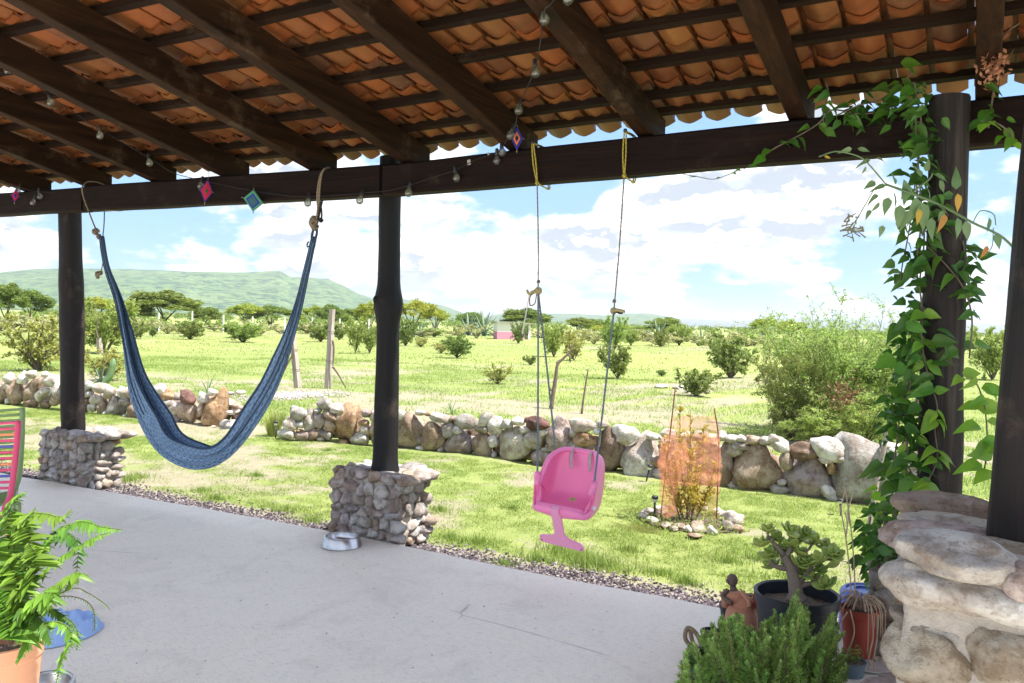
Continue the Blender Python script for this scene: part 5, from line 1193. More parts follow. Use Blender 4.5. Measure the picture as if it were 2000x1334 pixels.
for px in range(-30, 1560, 26):
    px2 = px+R.uniform(-9, 9); D_ = R.uniform(62, 88); q = hor_pt(px2, D_); q.z = GZ; h_ = R.uniform(.8, 1.5); s = R.uniform(1.6, 3.0); pr = R.choice(SCR+[SH[1]])
    if 950 < px2 < 1052: continue
    lm = [l for l in LM if l[0] <= px2]; key = lm[-1][1] if lm else None; k_ = cnt.get(key, 0); cnt[key] = k_+1
    lab = ('%s grey-green scrub clump right of %s' % (ORD[min(k_, 5)].lower(), key)) if key else 'grey-green scrub clump cut by the left frame edge'+(', beside the first tree' if k_ else '')
    o = thing('scrub_bush', lab, 'scrub', q, 'scrub along the far side of the field', R.uniform(0, 6)); o.scale = (s, s, h_); inst('crown', pr[1], o); inst('stems', pr[0], o)
# hazy distant woodland beyond, one mass
def woodland(name, n, d0, d1, hmin, hmax, px0, px1, lab):
    Cs = []
    for k in range(n):
        D_ = R.uniform(d0, d1); q = hor_pt(R.uniform(px0, px1), D_); h = R.uniform(hmin, hmax); m_ = 60; v = rvec(m_, NR)*(NR.rand(m_, 1)**.4)*np.array([h*1.2, h*1.2, h*.5])+np.array([q.x, q.y, GZ+h*.5]); Cs.append(v)
    C = np.concatenate(Cs); A = rvec(len(C), NR)*.22*hmax*.8; B = np.cross(A, rvec(len(C), NR))*.6; tag(inst(name, quads(name, C, A, B, L_DARK)), lab, 'woodland', kind='stuff')
woodland('distant_woodland', 380, 140, 380, 1.0, 1.7, -150, 2300, 'hazy low woodland beyond the field, seen as one mass')
woodland('far_woodland', 420, 500, 1500, 1.5, 3.5, -150, 2300, 'pale blue-green woods far off under the hills')
# far white houses of a town, only specks
M_WW = simple('whitewashed_wall', (.75, .74, .70), (.68, .66, .62), .4, .9); M_ROOFG = simple('grey_roof', (.42, .40, .38), None, .5, .9)
for px, D_, w_, h_, lab in ((1404, 1500, 9, 6, 'white house speck in the hazy town, left of two'), (1436, 1450, 7, 6, 'white house speck in the hazy town, right of two')):
    q = hor_pt(px, D_); t = thing('far_house', lab, 'house', (q.x, q.y, GZ), 'far white houses', .5); mb = MB(); mb.box((0, 0, h_/2), (w_, 6, h_)); mb.build('wall', M_WW, t, False); mb = MB(); mb.box((0, 0, h_+.2), (w_+.6, 6.6, .4)); mb.build('roof', M_ROOFG, t, False)
# shed with a pink lower wall
sq0, sq1 = G(971, 662.5, GZ), G(1038, 664, GZ); ax = (sq1-sq0); Ls = ax.length; ang = math.atan2(ax.y, ax.x); hs = 33/F*depth_of(sq0)
shed = thing('field_shed', 'small white shed with a pink lower wall in the middle of the field', 'shed', sq0, None, ang)
M_PKW = simple('pink_painted_wall', (.62, .27, .38), (.56, .24, .34), .8, .9)
def boxp(name, c, d, mat, par): mb = MB(); mb.box(c, d); return mb.build(name, mat, par, False)
boxp('wall', (Ls*.36, 1.5, hs*.72), (Ls*.72, 3, hs*.54), M_WW, shed); boxp('painted_wall_base', (Ls*.36, 1.49, hs*.225), (Ls*.725, 3.02, hs*.45), M_PKW, shed)
boxp('side_wall', (Ls*.87, 1.8, hs*.46), (Ls*.26, 2.4, hs*.92), M_WW, shed); boxp('doorway', (Ls*.88, .59, hs*.38), (Ls*.10, .06, hs*.7), simple('dark_doorway', (.12, .1, .1)), shed)
boxp('roof_slab', (Ls*.37, 1.5, hs*1.02), (Ls*.8, 3.4, .10), M_ROOFG, shed); boxp('side_roof', (Ls*.9, 1.7, hs*.96), (Ls*.34, 2.9, .08), M_ROOFG, shed)
for px, hpx in ((1016, 50), (1022, 40)):
    pass
# agaves
M_AG = leafmat('agave_blue_green', (.16, .24, .17), (.24, .31, .22), .1, .5, .6, .3); M_AGN = leafmat('agave_green', (.10, .20, .09), (.20, .30, .13), .12, .5, 2, .3)
def agleaf(L, wd, bend, n_=7):
    V = []; Fc = []
    for i in range(n_+1):
        t = i/n_; w_ = wd*(.55+.9*t)*(1-t**2.2)+.001; z = L*(t-.0)*math.cos(bend*t); x = L*t*math.sin(bend*t)
        V += [(x, -w_, z+.25*w_), (x+.35*w_, 0, z-.2*w_), (x, w_, z+.25*w_), (x-.25*w_*0-.012*L*(1-t), 0, z-.1*w_)]
    for i in range(n_):
        for j in range(4): Fc.append((i*4+j, i*4+(j+1) % 4, (i+1)*4+(j+1) % 4, (i+1)*4+j))
    return V, Fc
AGM = [mesh('leaf', *agleaf(1, .055, b_), M_AG) for b_ in (.15, .5, .9)]; AGN = [mesh('leaf', *agleaf(1, .05, b_), M_AGN) for b_ in (.2, .6, 1.0)]
def agave(px, py, h_, n_, lab, set_=AGM, spread=1.0, joined=True, group='agaves in the field'):
    q = on_ground(px, py); s = h_/F*depth_of(q); t = thing('agave', lab, 'agave', q, group)
    for k in range(n_):
        f = (k+.5)/n_; tilt = (.12+1.05*f)*spread; o = inst('leaf', set_[min(2, int(f*3))], t, rot=(0, tilt, k*2.4), scale=s*R.uniform(.85, 1.08)*(1.05-.2*f))
for a in ((795, 652, 36, 22, 'agave just right of the middle post below the bright tree'), (822, 655, 30, 20, 'smaller pale agave left of the upright one'), (848, 653, 36, 18, 'upright blue agave left of the large clump'), (915, 655, 46, 26, 'large blue agave in the clump left of the shed, left one'), (945, 656, 52, 28, 'large blue agave in the clump left of the shed, middle one'), (968, 655, 36, 20, 'blue agave closest to the shed wall'), (1128, 655, 36, 20, 'blue agave behind the bent dead branch'), (1150, 654, 30, 18, 'pale agave left of the right swing rope'), (1285, 668, 44, 24, 'blue agave below the dark lopsided tree'), (1345, 664, 36, 20, 'agave right of the dark lopsided tree, left one'), (1370, 668, 30, 18, 'agave right of the dark lopsided tree, right one'), (1490, 655, 30, 18, 'agave in front of the olive tree'), (1530, 652, 34, 18, 'agave beside the big thorn bush')): agave(*a)
agave(406, 772, 36, 12, 'green agave sprouting behind the left wall near its end boulder', AGN, 1.0); agave(882, 812, 34, 9, 'green agave sprouting behind the right wall, right of the middle post', AGN, .9); agave(198, 748, 40, 14, 'pale green agave behind the wall beside the left post', AGM, .9)
# cactus arm beside the left post
ct = thing('cactus', 'curved ribbed cactus arm rising beside the left post', 'cactus', on_ground(205, 750)); cb_ = Vector(ct.location); Dc = depth_of(cb_)
mb = MB(); mb.tube(spline([at(203, 750, Dc)-cb_, at(214, 735, Dc)-cb_, at(220, 715, Dc)-cb_, at(222, 700, Dc)-cb_], 5), [.07]*12+[.06, .05, .04, .02], 9); mb.build('arm', M_AGN, ct)
# tall grass tuft at the wall gap, dry grass
def tuft(px, py, h_, n_, lab, mat, sp=.5):
    q = on_ground(px, py); s = h_/F*depth_of(q); a = NR.rand(n_)*2*PI; r_ = NR.rand(n_)*s*.22; l = NR.rand(n_)*sp; h = s*(.45+.6*NR.rand(n_)); C = np.stack([np.cos(a)*r_, np.sin(a)*r_, np.zeros(n_)], 1); wv = np.stack([-np.sin(a), np.cos(a), 0*a], 1)*.004*s/.25; tp = np.stack([np.cos(a)*l*h, np.sin(a)*l*h, h], 1)
    o = tri_soup('grass_tuft', C, wv, -wv, tp, mat, None); o.location = q; tag(o, lab, 'grass')
tuft(535, 850, 52, 420, 'tall bright grass tuft in the gap between the two walls', M_BLADE, .45); tuft(553, 830, 34, 160, 'smaller grass tuft behind the gap boulders', M_BLADE, .5)
# fence posts and sticks in the field
def stick(name, lab, cat, pts, rad, mat, parent=None, grp=None):
    b = Vector(pts[0]); mb = MB(); n_ = len(pts); P3 = spline([Vector(p_)-b for p_ in pts], 5) if n_ > 2 else [Vector(p_)-b for p_ in pts]
    rd = [rad*(1-.35*i/(len(P3)-1))*(1+.08*math.sin(i*2.1)) for i in range(len(P3))]; mb.tube(P3, rd, 9); o = mb.build(name, mat, parent, loc=b) if parent is None else mb.build(name, mat, parent)
    if parent is None: tag(o, lab, cat, grp)
    return o
def fence_post(px, pb_, tx, tp, w_, lab, extra=()):
    q = on_ground(px, pb_); D_ = depth_of(q); t = thing('fence_post', lab, 'fence post', q, 'wooden fence posts in the field'); top_ = at(tx, tp, D_)-q; h = top_.z; hw = w_/2/F*D_
    mb = MB(); V = []; 
    for i in range(9):
        s = i/8; c = top_*s; k = 1-.12*s+.05*math.sin(i*1.7)
        for a, b in ((-1, -1), (-.2, -1.15), (1, -1), (1.1, .1), (1, 1), (-1, 1)): V.append((c.x+a*hw*k, c.y+b*hw*k*.9, c.z))
    Fc = [(i*6+j, i*6+(j+1) % 6, (i+1)*6+(j+1) % 6, (i+1)*6+j) for i in range(8) for j in range(6)]+[tuple(range(48, 54))]
    inst('timber', mesh('timber', V, Fc, M_GWOOD, False), t)
    for z in (.35, .72):
        mb = MB(); c = top_*z; mb.tube([(c.x+math.cos(a)*hw*1.5, c.y+math.sin(a)*hw*1.4, c.z) for a in [2*PI*i/12 for i in range(12)]], .006, 5, closed=True); mb.build('wire_tie', M_TWIG, t)
    for pts in extra:
        P_ = [at(a, b, D_-.1)-q for a, b in pts]; mb = MB(); P3 = spline(P_, 4); mb.tube(P3, [.028-.018*i/len(P3) for i in range(len(P3))], 7); mb.build('prop_branch', M_TWIG, t)
fence_post(582, 757, 571, 652, 11, 'short leaning grey fence post above the pale gravel patch', (((571, 652), (563, 650), (570, 672), (572, 690), (566, 702), (556, 722), (545, 736)),))
fence_post(640, 758, 649, 604, 10, 'tall grey fence post with a dead branch leaning on it', (((650, 665), (652, 680), (651, 705), (650, 714)), ((650, 716), (660, 730), (676, 758))))
fence_post(196, 692, 193, 660, 9, 'short stub of a fence post beside the left post', (((193, 662), (188, 645), (191, 628), (194, 608)),))
for px, tp, b_, lab in ((243, 609, 627, 'thin white post of the far fence just right of the left hammock cord'), (310, 611, 627, 'thin white post of the far fence below the large dark acacia'), (375, 608, 622, 'thin white post of the far fence at the right end of the large dark acacia'), (436, 615, 632, 'thin white post of the far fence midway between the hammock sides'), (556, 620, 634, 'thin white post of the far fence just left of the right hammock cord'), (610, 620, 633, 'thin white post of the far fence between the two wooden fence posts'), (663, 622, 634, 'thin white post of the far fence right of the tall wooden post'), (216, 618, 634, 'thin white post of the far fence left of the left hammock cord'), (493, 618, 630, 'thin white post of the far fence left of the pair of green trees'), (720, 624, 640, 'thin white post of the far fence beside the middle porch post')):
    D_ = 76; q = hor_pt(px, D_); q.z = GZ; mb = MB(); h_ = z_at(px, tp, D_)-GZ; mb.box((0, 0, h_/2), (.11, .11, h_), None, .85); tag(mb.build('concrete_fence_post', M_WW, None, False, loc=q), lab, 'fence post', 'white posts of the far fence')
# bent dead branch and thin stake
q = on_ground(1080, 798); D_ = depth_of(q); t = thing('dead_branch', 'bent dead branch planted upright behind the wall, between the swing ropes', 'branch', q)
mb = MB(); mb.tube(spline([at(a, b, D_)-q for a, b in ((1076, 800), (1081, 765), (1086, 735), (1089, 712), (1100, 700), (1112, 688), (1118, 672))], 5), [.045-.001*i for i in range(31)], 8); mb.build('limb', M_TWIG, t)
for pts in (((1089, 712), (1087, 706), (1086, 709)), ((1110, 690), (1113, 698), (1114, 708)), ((1081, 765), (1076, 762), (1074, 756))):
    mb = MB(); mb.tube([at(a, b, D_)-q for a, b in pts], [.02, .016, .01], 6); mb.build('stub', M_TWIG, t)
q = on_ground(1136, 808); stick('thin_stake', 'thin dark stake in the field right of the bent dead branch', 'stake', [q, at(1141, 770, depth_of(q)), at(1149, 720, depth_of(q))], .02, M_TWIG)
for px, py, s, lab in ((1292, 757, .16, 'white rock in the open field above the orange net, left one'), (1325, 758, .14, 'white rock in the open field above the orange net, right one'), (1338, 761, .1, 'small white rock at the foot of the low spiky bush'), (455, 829, .12, 'pale rock lying off the end of the left wall')):
    q = on_ground(px, py); tag(inst('field_rock', stone_mesh('P', R.randrange(6), 3), None, loc=q+Vector((0, 0, s*.2)), rot=(0, 0, R.uniform(0, 3)), scale=(s*1.4, s, s*.4)), lab, 'rock', 'rocks lying in the field')
# ------------------------------------------------------------------ sapling in an orange net, ring of stones, garden lights
SD = depth_of(G(1345, 1022, GZ)); sap0 = G(1345, 1022, GZ)
sap = thing('young_tree', 'young feathery tree inside the orange net', 'tree', sap0)
L_SAP = leafmat('sapling_needles', (.48, .42, .08), (.62, .52, .12), .35, .6, 4, .6)
mb = MB(); Cs = []; Ds = []
for k, (tx_, ty_, bx_) in enumerate(((1345, 790, 1345), (1338, 800, 1340), (1350, 830, 1348), (1325, 880, 1336), (1368, 870, 1352), (1312, 850, 1330), (1385, 900, 1356), (1335, 860, 1346), (1360, 910, 1350), (1320, 930, 1338), (1375, 940, 1354))):
    a = at(bx_, 1028, SD)-sap0; b = at(tx_, ty_, SD)-sap0; a.z = 0; off = Vector((R.uniform(-.08, .08), R.uniform(-.1, .1), 0)); b += off; P3 = spline([a, a.lerp(b, .5)+off*.4, b], 8); mb.tube(P3, [.006*(1-.7*i/16) for i in range(17)], 5)
    for q in range(30):
        t = R.uniform(.22, 1); p0 = P3[int(t*16)]; dv = Vector((R.gauss(0, 1), R.gauss(0, 1), R.uniform(.6, 1.8))).normalized(); L = R.uniform(.04, .11)*(1.2-.5*t); n_ = 34; tt = NR.rand(n_, 1)
        Cs.append(np.array(p0)+np.array(dv*L)*tt+NR.randn(n_, 3)*.005); Ds.append(np.repeat([np.array(dv)], n_, 0)); mb.tube([p0, p0+dv*L], [.0018, .0006], 3, cap=False)
mb.build('stems', M_TWIG, sap); C = np.concatenate(Cs); A = np.concatenate(Ds)+.7*rvec(len(C), NR); B = np.cross(A, rvec(len(C), NR)); inst('foliage', quads('foliage', C, A*.009, B*.0035, L_SAP), sap)
m_, t, b, o = bsdf('orange_mesh_net', .8, .1); b.inputs['Base Color'].default_value = (.90, .40, .26, 1)
tl = t.new('ShaderNodeBsdfTranslucent'); tl.inputs[0].default_value = (1, .48, .32, 1); tp = t.new('ShaderNodeBsdfTransparent'); tp.inputs[0].default_value = (1, .93, .88, 1)
m1 = t.new('ShaderNodeMixShader'); m1.inputs[0].default_value = .5; t.link(b.outputs[0], m1.inputs[1]); t.link(tl.outputs[0], m1.inputs[2]); m2 = t.new('ShaderNodeMixShader')
wv = t.noise(t.mapping(objc(t), (1, 1, 1)), 5, 5, .6, .5); t.link(t.maprange(wv, .35, .7, .16, .42), m2.inputs[0]); t.link(tp.outputs[0], m2.inputs[1]); t.link(m1.outputs[0], m2.inputs[2]); t.link(m2.outputs[0], o.inputs[0]); M_NET = m_
net = thing('orange_net', 'crumpled orange mesh net stretched round the young tree on two thin rods', 'net', sap0)
def sheet(rows, dd, name, amp, seed):
    """rows: (py, left px, right px)"""
    V = []; Fc = []; nu, nv_ = 40, 44
    for i in range(nv_+1):
        py = rows[0][0]+(rows[-1][0]-rows[0][0])*i/nv_; l = np.interp(py, [r[0] for r in rows], [r[1] for r in rows]); r_ = np.interp(py, [r[0] for r in rows], [r[2] for r in rows])
        for j in range(nu+1):
            u = j/nu; f = noise.ridged_multi_fractal(Vector((u*2.2+seed, i/nv_*2.6, seed)), 1, 2.1, 4, 1, 2)-1; V.append(at(l+(r_-l)*u+noise.noise(Vector((u*4, i*.2, seed)))*4, py+noise.noise(Vector((u*5, seed, i*.1)))*3, SD+dd+math.sin(u*PI)*dd*.8+f*amp)-sap0)
    for i in range(nv_):
        for j in range(nu): a = i*(nu+1)+j; Fc.append((a, a+1, a+nu+2, a+nu+1))
    inst(name, mesh(name, V, Fc, M_NET), net)
sheet([(813, 1312, 1397), (840, 1303, 1404), (870, 1290, 1408), (940, 1292, 1406), (1012, 1300, 1402)], .16, 'net_panel', .04, 1)
sheet([(848, 1290, 1404), (870, 1286, 1408), (925, 1287, 1410), (948, 1294, 1406)], -.20, 'net_panel', .06, 5)
sheet([(866, 1290, 1340), (900, 1284, 1345), (930, 1286, 1330), (1012, 1293, 1312)], -.24, 'net_fold', .05, 9)
M_RUST = simple('rusty_rod', (.22, .08, .045), (.14, .06, .04), 60, .8)
for pts, lb in ((((1289, 1022), (1302, 905), (1312, 820), (1319, 758)), 0), (((1399, 1032), (1402, 940), (1404, 860), (1395, 797)), 1)):
    mb = MB(); mb.tube(spline([at(a, b_, SD-.03)-sap0 for a, b_ in pts], 4), .0055, 7); mb.build('rod', M_RUST, net)
ring = thing('stone_ring', 'loose ring of pale stones around the young tree in the net', 'stone ring', sap0)
for px, py, w_, h_, tone in ((1257, 1008, 26, 12, 'P'), (1272, 1018, 26, 12, 'P'), (1266, 1001, 26, 12, 'P'), (1290, 998, 36, 16, 'P'), (1310, 996, 26, 12, 'T'), (1330, 1030, 22, 10, 'P'), (1345, 1036, 16, 14, 'P'), (1364, 1034, 34, 26, 'Y'), (1390, 1040, 24, 18, 'P'), (1358, 1048, 30, 8, 'T'), (1373, 992, 20, 18, 'P'), (1412, 1008, 26, 14, 'P'), (1432, 1018, 40, 34, 'P'), (1420, 1032, 28, 22, 'G'), (1442, 1036, 20, 14, 'T'), (1402, 1000, 20, 10, 'P'), (1300, 1028, 24, 9, 'P'), (1316, 1034, 20, 9, 'P')):
    q = G(px, py, GZ+.02); D_ = depth_of(q); s = w_/2/F*D_; inst('stone', stone_mesh(tone, R.randrange(6), 3), ring, loc=q-sap0+Vector((0, 0, .01)), rot=(R.uniform(-.2, .2), R.uniform(-.2, .2), R.uniform(0, 3)), scale=(s*1.1, s*.9, h_/2/F*D_*1.1))
mb = MB(); mb.add([(math.cos(a)*.42, math.sin(a)*.34+.03, .012) for a in [2*PI*i/24 for i in range(24)]], [tuple(range(24))]); mb.build('soil_bed', M_SOIL, ring)
a_ = NR.rand(700)*2*PI; rr_ = np.sqrt(NR.rand(700))*.5; C = np.stack([np.cos(a_)*rr_, np.sin(a_)*rr_*.8, .01+.05*NR.rand(700)], 1); A = rvec(700, NR)*.016; tag(inst('weed_leaves', quads('weed_leaves', C, A, np.cross(A, rvec(700, NR))*.5, L_MESQ), ring), kind='stuff')
M_LENS = simple('frosted_lens', (.75, .75, .70), (.6, .6, .56), 8, .4)
def solar(px, pb_, pt_, lab, tilt=0, top_px=None):
    q = G(px, pb_, GZ); D_ = depth_of(q); h = (pb_-pt_)/F*D_; t = thing('garden_light', lab, 'garden light', q, 'solar garden lights'); t.rotation_euler = (0, tilt, 0)
    mb = MB(); mb.lathe([(0, 0), (.007, 0), (.009, h*.12), (.009, h*.72), (0, h*.72)], 10); mb.build('stake', M_DARK, t)
    mb = MB(); mb.lathe([(0, h*.72), (.016, h*.72), (.022, h*.86), (.019, h*.88), (0, h*.88)], 16); mb.build('lens', M_LENS, t)
    mb = MB(); mb.lathe([(0, h*.87), (.026, h*.87), (.027, h*.96), (.02, h), (0, h)], 16); mb.build('cap', M_DARK, t)
solar(1278, 1014, 968, 'small solar stake light standing upright beside the stone ring'); solar(1262, 941, 906, 'small dark solar stake light leaning against the boulder wall', .22); solar(1643, 1008, 974, 'small dark solar stake light near the big boulder behind the pots', -.1); solar(538, 856, 822, 'small dark solar stake light in the tall grass tuft at the wall gap')

# ------------------------------------------------------------------ vine and other leaves
def ovate(L, wd, fold=.25, droop=.25, tip=1.0, n_=6):
    V = []; Fc = []
    for i in range(n_+1):
        t = i/n_; w_ = wd*(math.sin(PI*min(1, t**.60))**.95)*(1-.30*t*tip) if 0 < t < 1 else .0006; z = -droop*L*t*t
        V += [(L*t, -w_, z+fold*w_+.03*L*math.sin(t*9)), (L*t, -w_*.5, z+fold*w_*.4), (L*t, 0, z), (L*t, w_*.5, z+fold*w_*.4), (L*t, w_, z+fold*w_-.02*L*math.sin(t*8))]
    for i in range(n_):
        for j in range(4): a = i*5+j; Fc.append((a, a+1, a+6, a+5))
    return V, Fc
LV_D = leafmat('vine_leaf_dark', (.045, .125, .022), (.08, .185, .032), .3, .38, 9, .5); LV_B = leafmat('vine_leaf_bright', (.16, .34, .04), (.25, .43, .06), .45, .38, 9, .3); LV_M = leafmat('vine_leaf_mid', (.08, .21, .025), (.13, .28, .04), .4, .38, 9, .4)
LV_Y = leafmat('yellowed_leaf', (.55, .42, .06), (.62, .34, .08), .4, .5, 9, .3); LV_G = leafmat('grey_green_leaf', (.14, .235, .115), (.22, .33, .165), .35, .45, 7, .3); LV_O = leafmat('orange_dry_leaf', (.62, .33, .10), (.45, .20, .07), .4, .6, 9, .3)
def leafset(mat, L=1.0, wd=.33, name='leaf'): return [mesh(name, *ovate(L, wd*k, f, d), mat) for k, f, d in ((1, .3, .3), (.85, .5, .5), (1.1, .1, .15))]
LS = {k: leafset(m_) for k, m_ in dict(D=LV_D, B=LV_B, M=LV_M, Y=LV_Y, O=LV_O).items()}; LSG = [mesh('leaf', *ovate(1, .24*k, .2, d), LV_G) for k, d in ((1, .3), (.9, .6), (1.1, .1))]; LSY = [mesh('leaf', *ovate(1, .22, .2, .3), LV_Y)]; LSO = [mesh('leaf', *ovate(1, .2, .6, .5), LV_O)]
def orient(d, upv=None, roll=0):
    """matrix whose +X is d and whose leaf normal leans to upv"""
    x = Vector(d).normalized(); u = Vector(upv or (0, 0, 1)); y = u.cross(x); y = y.normalized() if y.length > 1e-4 else x.orthogonal().normalized(); z = x.cross(y)
    return Matrix((x, y, z)).transposed()@Matrix.Rotation(roll, 3, 'X')
nleaf = [0]
def leaf(parent, p_, d, s, set_, face=None, roll=None):
    M_ = orient(d, face, R.gauss(0, .35) if roll is None else roll); o = inst('leaf', R.choice(set_), parent, mat=Matrix.Translation(p_)@M_.to_4x4()@Matrix.Scale(s, 4)); nleaf[0] += 1; return o
VY = 4.10
v0 = onY(1800, 970, VY); vine = thing('climbing_vine', 'green climbing vine twining up the weathered post and along the beam', 'vine', v0)
def strand(pts, mode, n_, size, jit, y_=VY, sets='DM', pair=False, name='vine_stem', r_=.004):
    P3 = spline([onY(a, b_, y_ if len(c) == 0 else c[0])-v0 for a, b_, *c in pts], 8); mb = MB(); mb.tube(P3, r_, 5); mb.build(name, M_STEM if mode != 'green' else LV_M, vine)
    for k in range(n_):
        t = (k+R.random()*.8)/n_; i = min(int(t*(len(P3)-1)), len(P3)-2); p_ = P3[i].lerp(P3[i+1], t*(len(P3)-1)-i); tg = (P3[i+1]-P3[i]).normalized()
        for sgn in ((-1, 1) if pair else (R.choice((-1, 1)),)):
            side = RT*sgn*R.uniform(.5, 1.2)+Vector((0, 0, R.uniform(-.75, .1)))-FW*R.uniform(-.1, .6); q = p_+Vector((R.gauss(0, jit), -abs(R.gauss(0, jit*.6)), R.gauss(0, jit))); leaf(vine, q, side, size*R.uniform(.75, 1.35), LS[R.choice(sets)], (-FW*.8+Vector((0, 0, .8))))
strand([(1728, 1090), (1735, 1030), (1765, 960), (1772, 880), (1768, 800), (1790, 700), (1800, 600), (1790, 520), (1798, 440), (1790, 350), (1800, 250), (1785, 160)], 'm', 60, .075, .05, sets='DDM')
strand([(1740, 950), (1752, 860), (1762, 780), (1775, 700), (1790, 620)], 'm', 38, .09, .045, sets='DDM')
strand([(1795, 560), (1805, 470), (1800, 400), (1792, 300), (1788, 220)], 'm', 34, .085, .045, sets='D')
strand([(1800, 960), (1830, 900), (1826, 840), (1830, 790), (1812, 730), (1800, 660), (1805, 600)], 'm', 9, .085, .004, 4.08, sets='B', pair=True, r_=.003)
strand([(1702, 1120), (1708, 1080), (1722, 1020), (1745, 960), (1770, 930)], 'm', 16, .07, .035, 4.3, sets='MB')
strand([(1770, 840), (1762, 880), (1778, 920), (1800, 950)], 'm', 12, .07, .03, sets='MB')
strand([(1497, 300), (1512, 290), (1540, 275), (1565, 262), (1600, 240), (1625, 215), (1680, 222), (1740, 215), (1790, 200)], 'm', 15, .075, .012, 4.31, sets='DM')
strand([(1610, 250), (1608, 220), (1618, 185), (1613, 160)], 'm', 6, .085, .01, 4.32, sets='DM')
strand([(1635, 225), (1680, 205), (1720, 195), (1745, 175), (1775, 150), (1775, 125)], 'm', 16, .08, .02, 4.3, sets='MDM')
strand([(1440, 333), (1420, 342), (1393, 350), (1362, 345), (1333, 340)], 'm', 4, .028, .003, 4.3, sets='M', r_=.0018)
strand([(1497, 300), (1470, 320), (1450, 332), (1440, 333)], 'm', 3, .045, .003, 4.3, sets='M', r_=.0018)
strand([(1800, 470), (1850, 520), (1880, 560), (1898, 620), (1893, 700)], 'm', 12, .075, .02, 4.12, sets='DM')
strand([(1880, 470), (1890, 520), (1892, 590)], 'm', 6, .08, .02, 4.16, sets='DM')
strand([(1885, 735), (1905, 745), (1922, 790), (1928, 850), (1925, 900), (1920, 930)], 'm', 9, .095, .02, 3.9, sets='B', pair=True, r_=.003)
strand([(1942, 170), (1935, 215), (1930, 250)], 'm', 7, .075, .02, 4.25, sets='DM'); strand([(1930, 235), (1955, 245), (1975, 265), (1962, 285)], 'm', 8, .06, .015, 4.2, sets='MB')
strand([(1790, 330), (1780, 420), (1770, 480), (1762, 520), (1757, 560)], 'm', 10, .06, .01, 4.12, sets='D', r_=.003)
strand([(1700, 1010), (1695, 1060), (1700, 1110)], 'm', 14, .07, .03, 4.35, sets='DM')
xm = MB()
def extra(pts, n_, jx, size, y_=VY+.03):
    P3 = spline([onY(a, b_, y_)-v0 for a, b_ in pts], 8)
    for k in range(n_):
        x = R.random()*(len(P3)-1.01); i = int(x); p_ = P3[i].lerp(P3[i+1], x-i)+Vector((R.gauss(0, jx), abs(R.gauss(0, jx)), R.gauss(0, .03))); side = RT*R.choice((-1, 1))*R.uniform(.3, 1.2)+Vector((0, 0, R.uniform(-1.0, .15)))-FW*R.uniform(-.2, .7)
        V, Fc = ovate(1, .31*R.uniform(.8, 1.15), R.uniform(.1, .6), R.uniform(.1, .6), n_=4); s = size*R.uniform(.6, 1.25); xm.add(V, Fc, Matrix.Translation(p_)@orient(side, -FW*.8+Vector((0, 0, .7)), R.gauss(0, .5)).to_4x4()@Matrix.Scale(s, 4))
extra([(1728, 1100), (1735, 1040), (1762, 960), (1770, 880), (1762, 800), (1785, 700), (1795, 600), (1792, 520), (1798, 440), (1795, 350), (1800, 250), (1785, 160)], 340, .05, .058)
extra([(1745, 860), (1755, 780), (1780, 690), (1790, 620)], 90, .05, .065); extra([(1640, 215), (1700, 215), (1790, 195)], 45, .035, .06, 4.31); extra([(1700, 1110), (1712, 1050), (1735, 980)], 45, .05, .06, 4.3); extra([(1888, 480), (1895, 560), (1893, 640)], 26, .02, .06, 4.15)
tag(xm.build('small_leaves', LV_D, vine), kind='stuff')
print('vine leaves', nleaf[0])
# woody base of the vine
for pts in (((1712, 1185), (1722, 1130), (1735, 1060), (1728, 1000)), ((1735, 1175), (1748, 1100), (1745, 1020), (1775, 950)), ((1700, 1150), (1730, 1110), (1750, 1080), (1742, 1030))):
    mb = MB(); mb.tube(spline([onY(a, b_, 4.25)-v0 for a, b_ in pts], 6), .010, 7); mb.build('vine_stem', M_TWIG, vine)
# grey-green branch hanging in from the right, with yellow leaves and small pods
g0 = at(1960, 470, 3.3); tb_ = thing('leafy_branch', 'grey-green leafy branch with a few yellow leaves crossing in front of the vine post', 'branch', g0)
def gp(a, b_, d=3.3): return at(a, b_, d)-g0
for pts, r_ in ((((2010, 520), (1960, 465), (1900, 435), (1840, 402), (1780, 378), (1730, 360)), .0055), (((1730, 360), (1705, 330), (1685, 310), (1660, 300), (1630, 296), (1600, 306)), .003), (((1735, 362), (1710, 368), (1690, 400), (1672, 430), (1655, 450)), .0022), (((1780, 378), (1795, 365), (1815, 350), (1822, 338)), .004), (((1900, 435), (1915, 412), (1940, 418), (1945, 440)), .002), (((1940, 445), (1938, 480), (1925, 500)), .0018)):
    mb = MB(); mb.tube(spline([gp(a, b_) for a, b_ in pts], 6), r_, 6); mb.build('stem', LV_G, tb_)
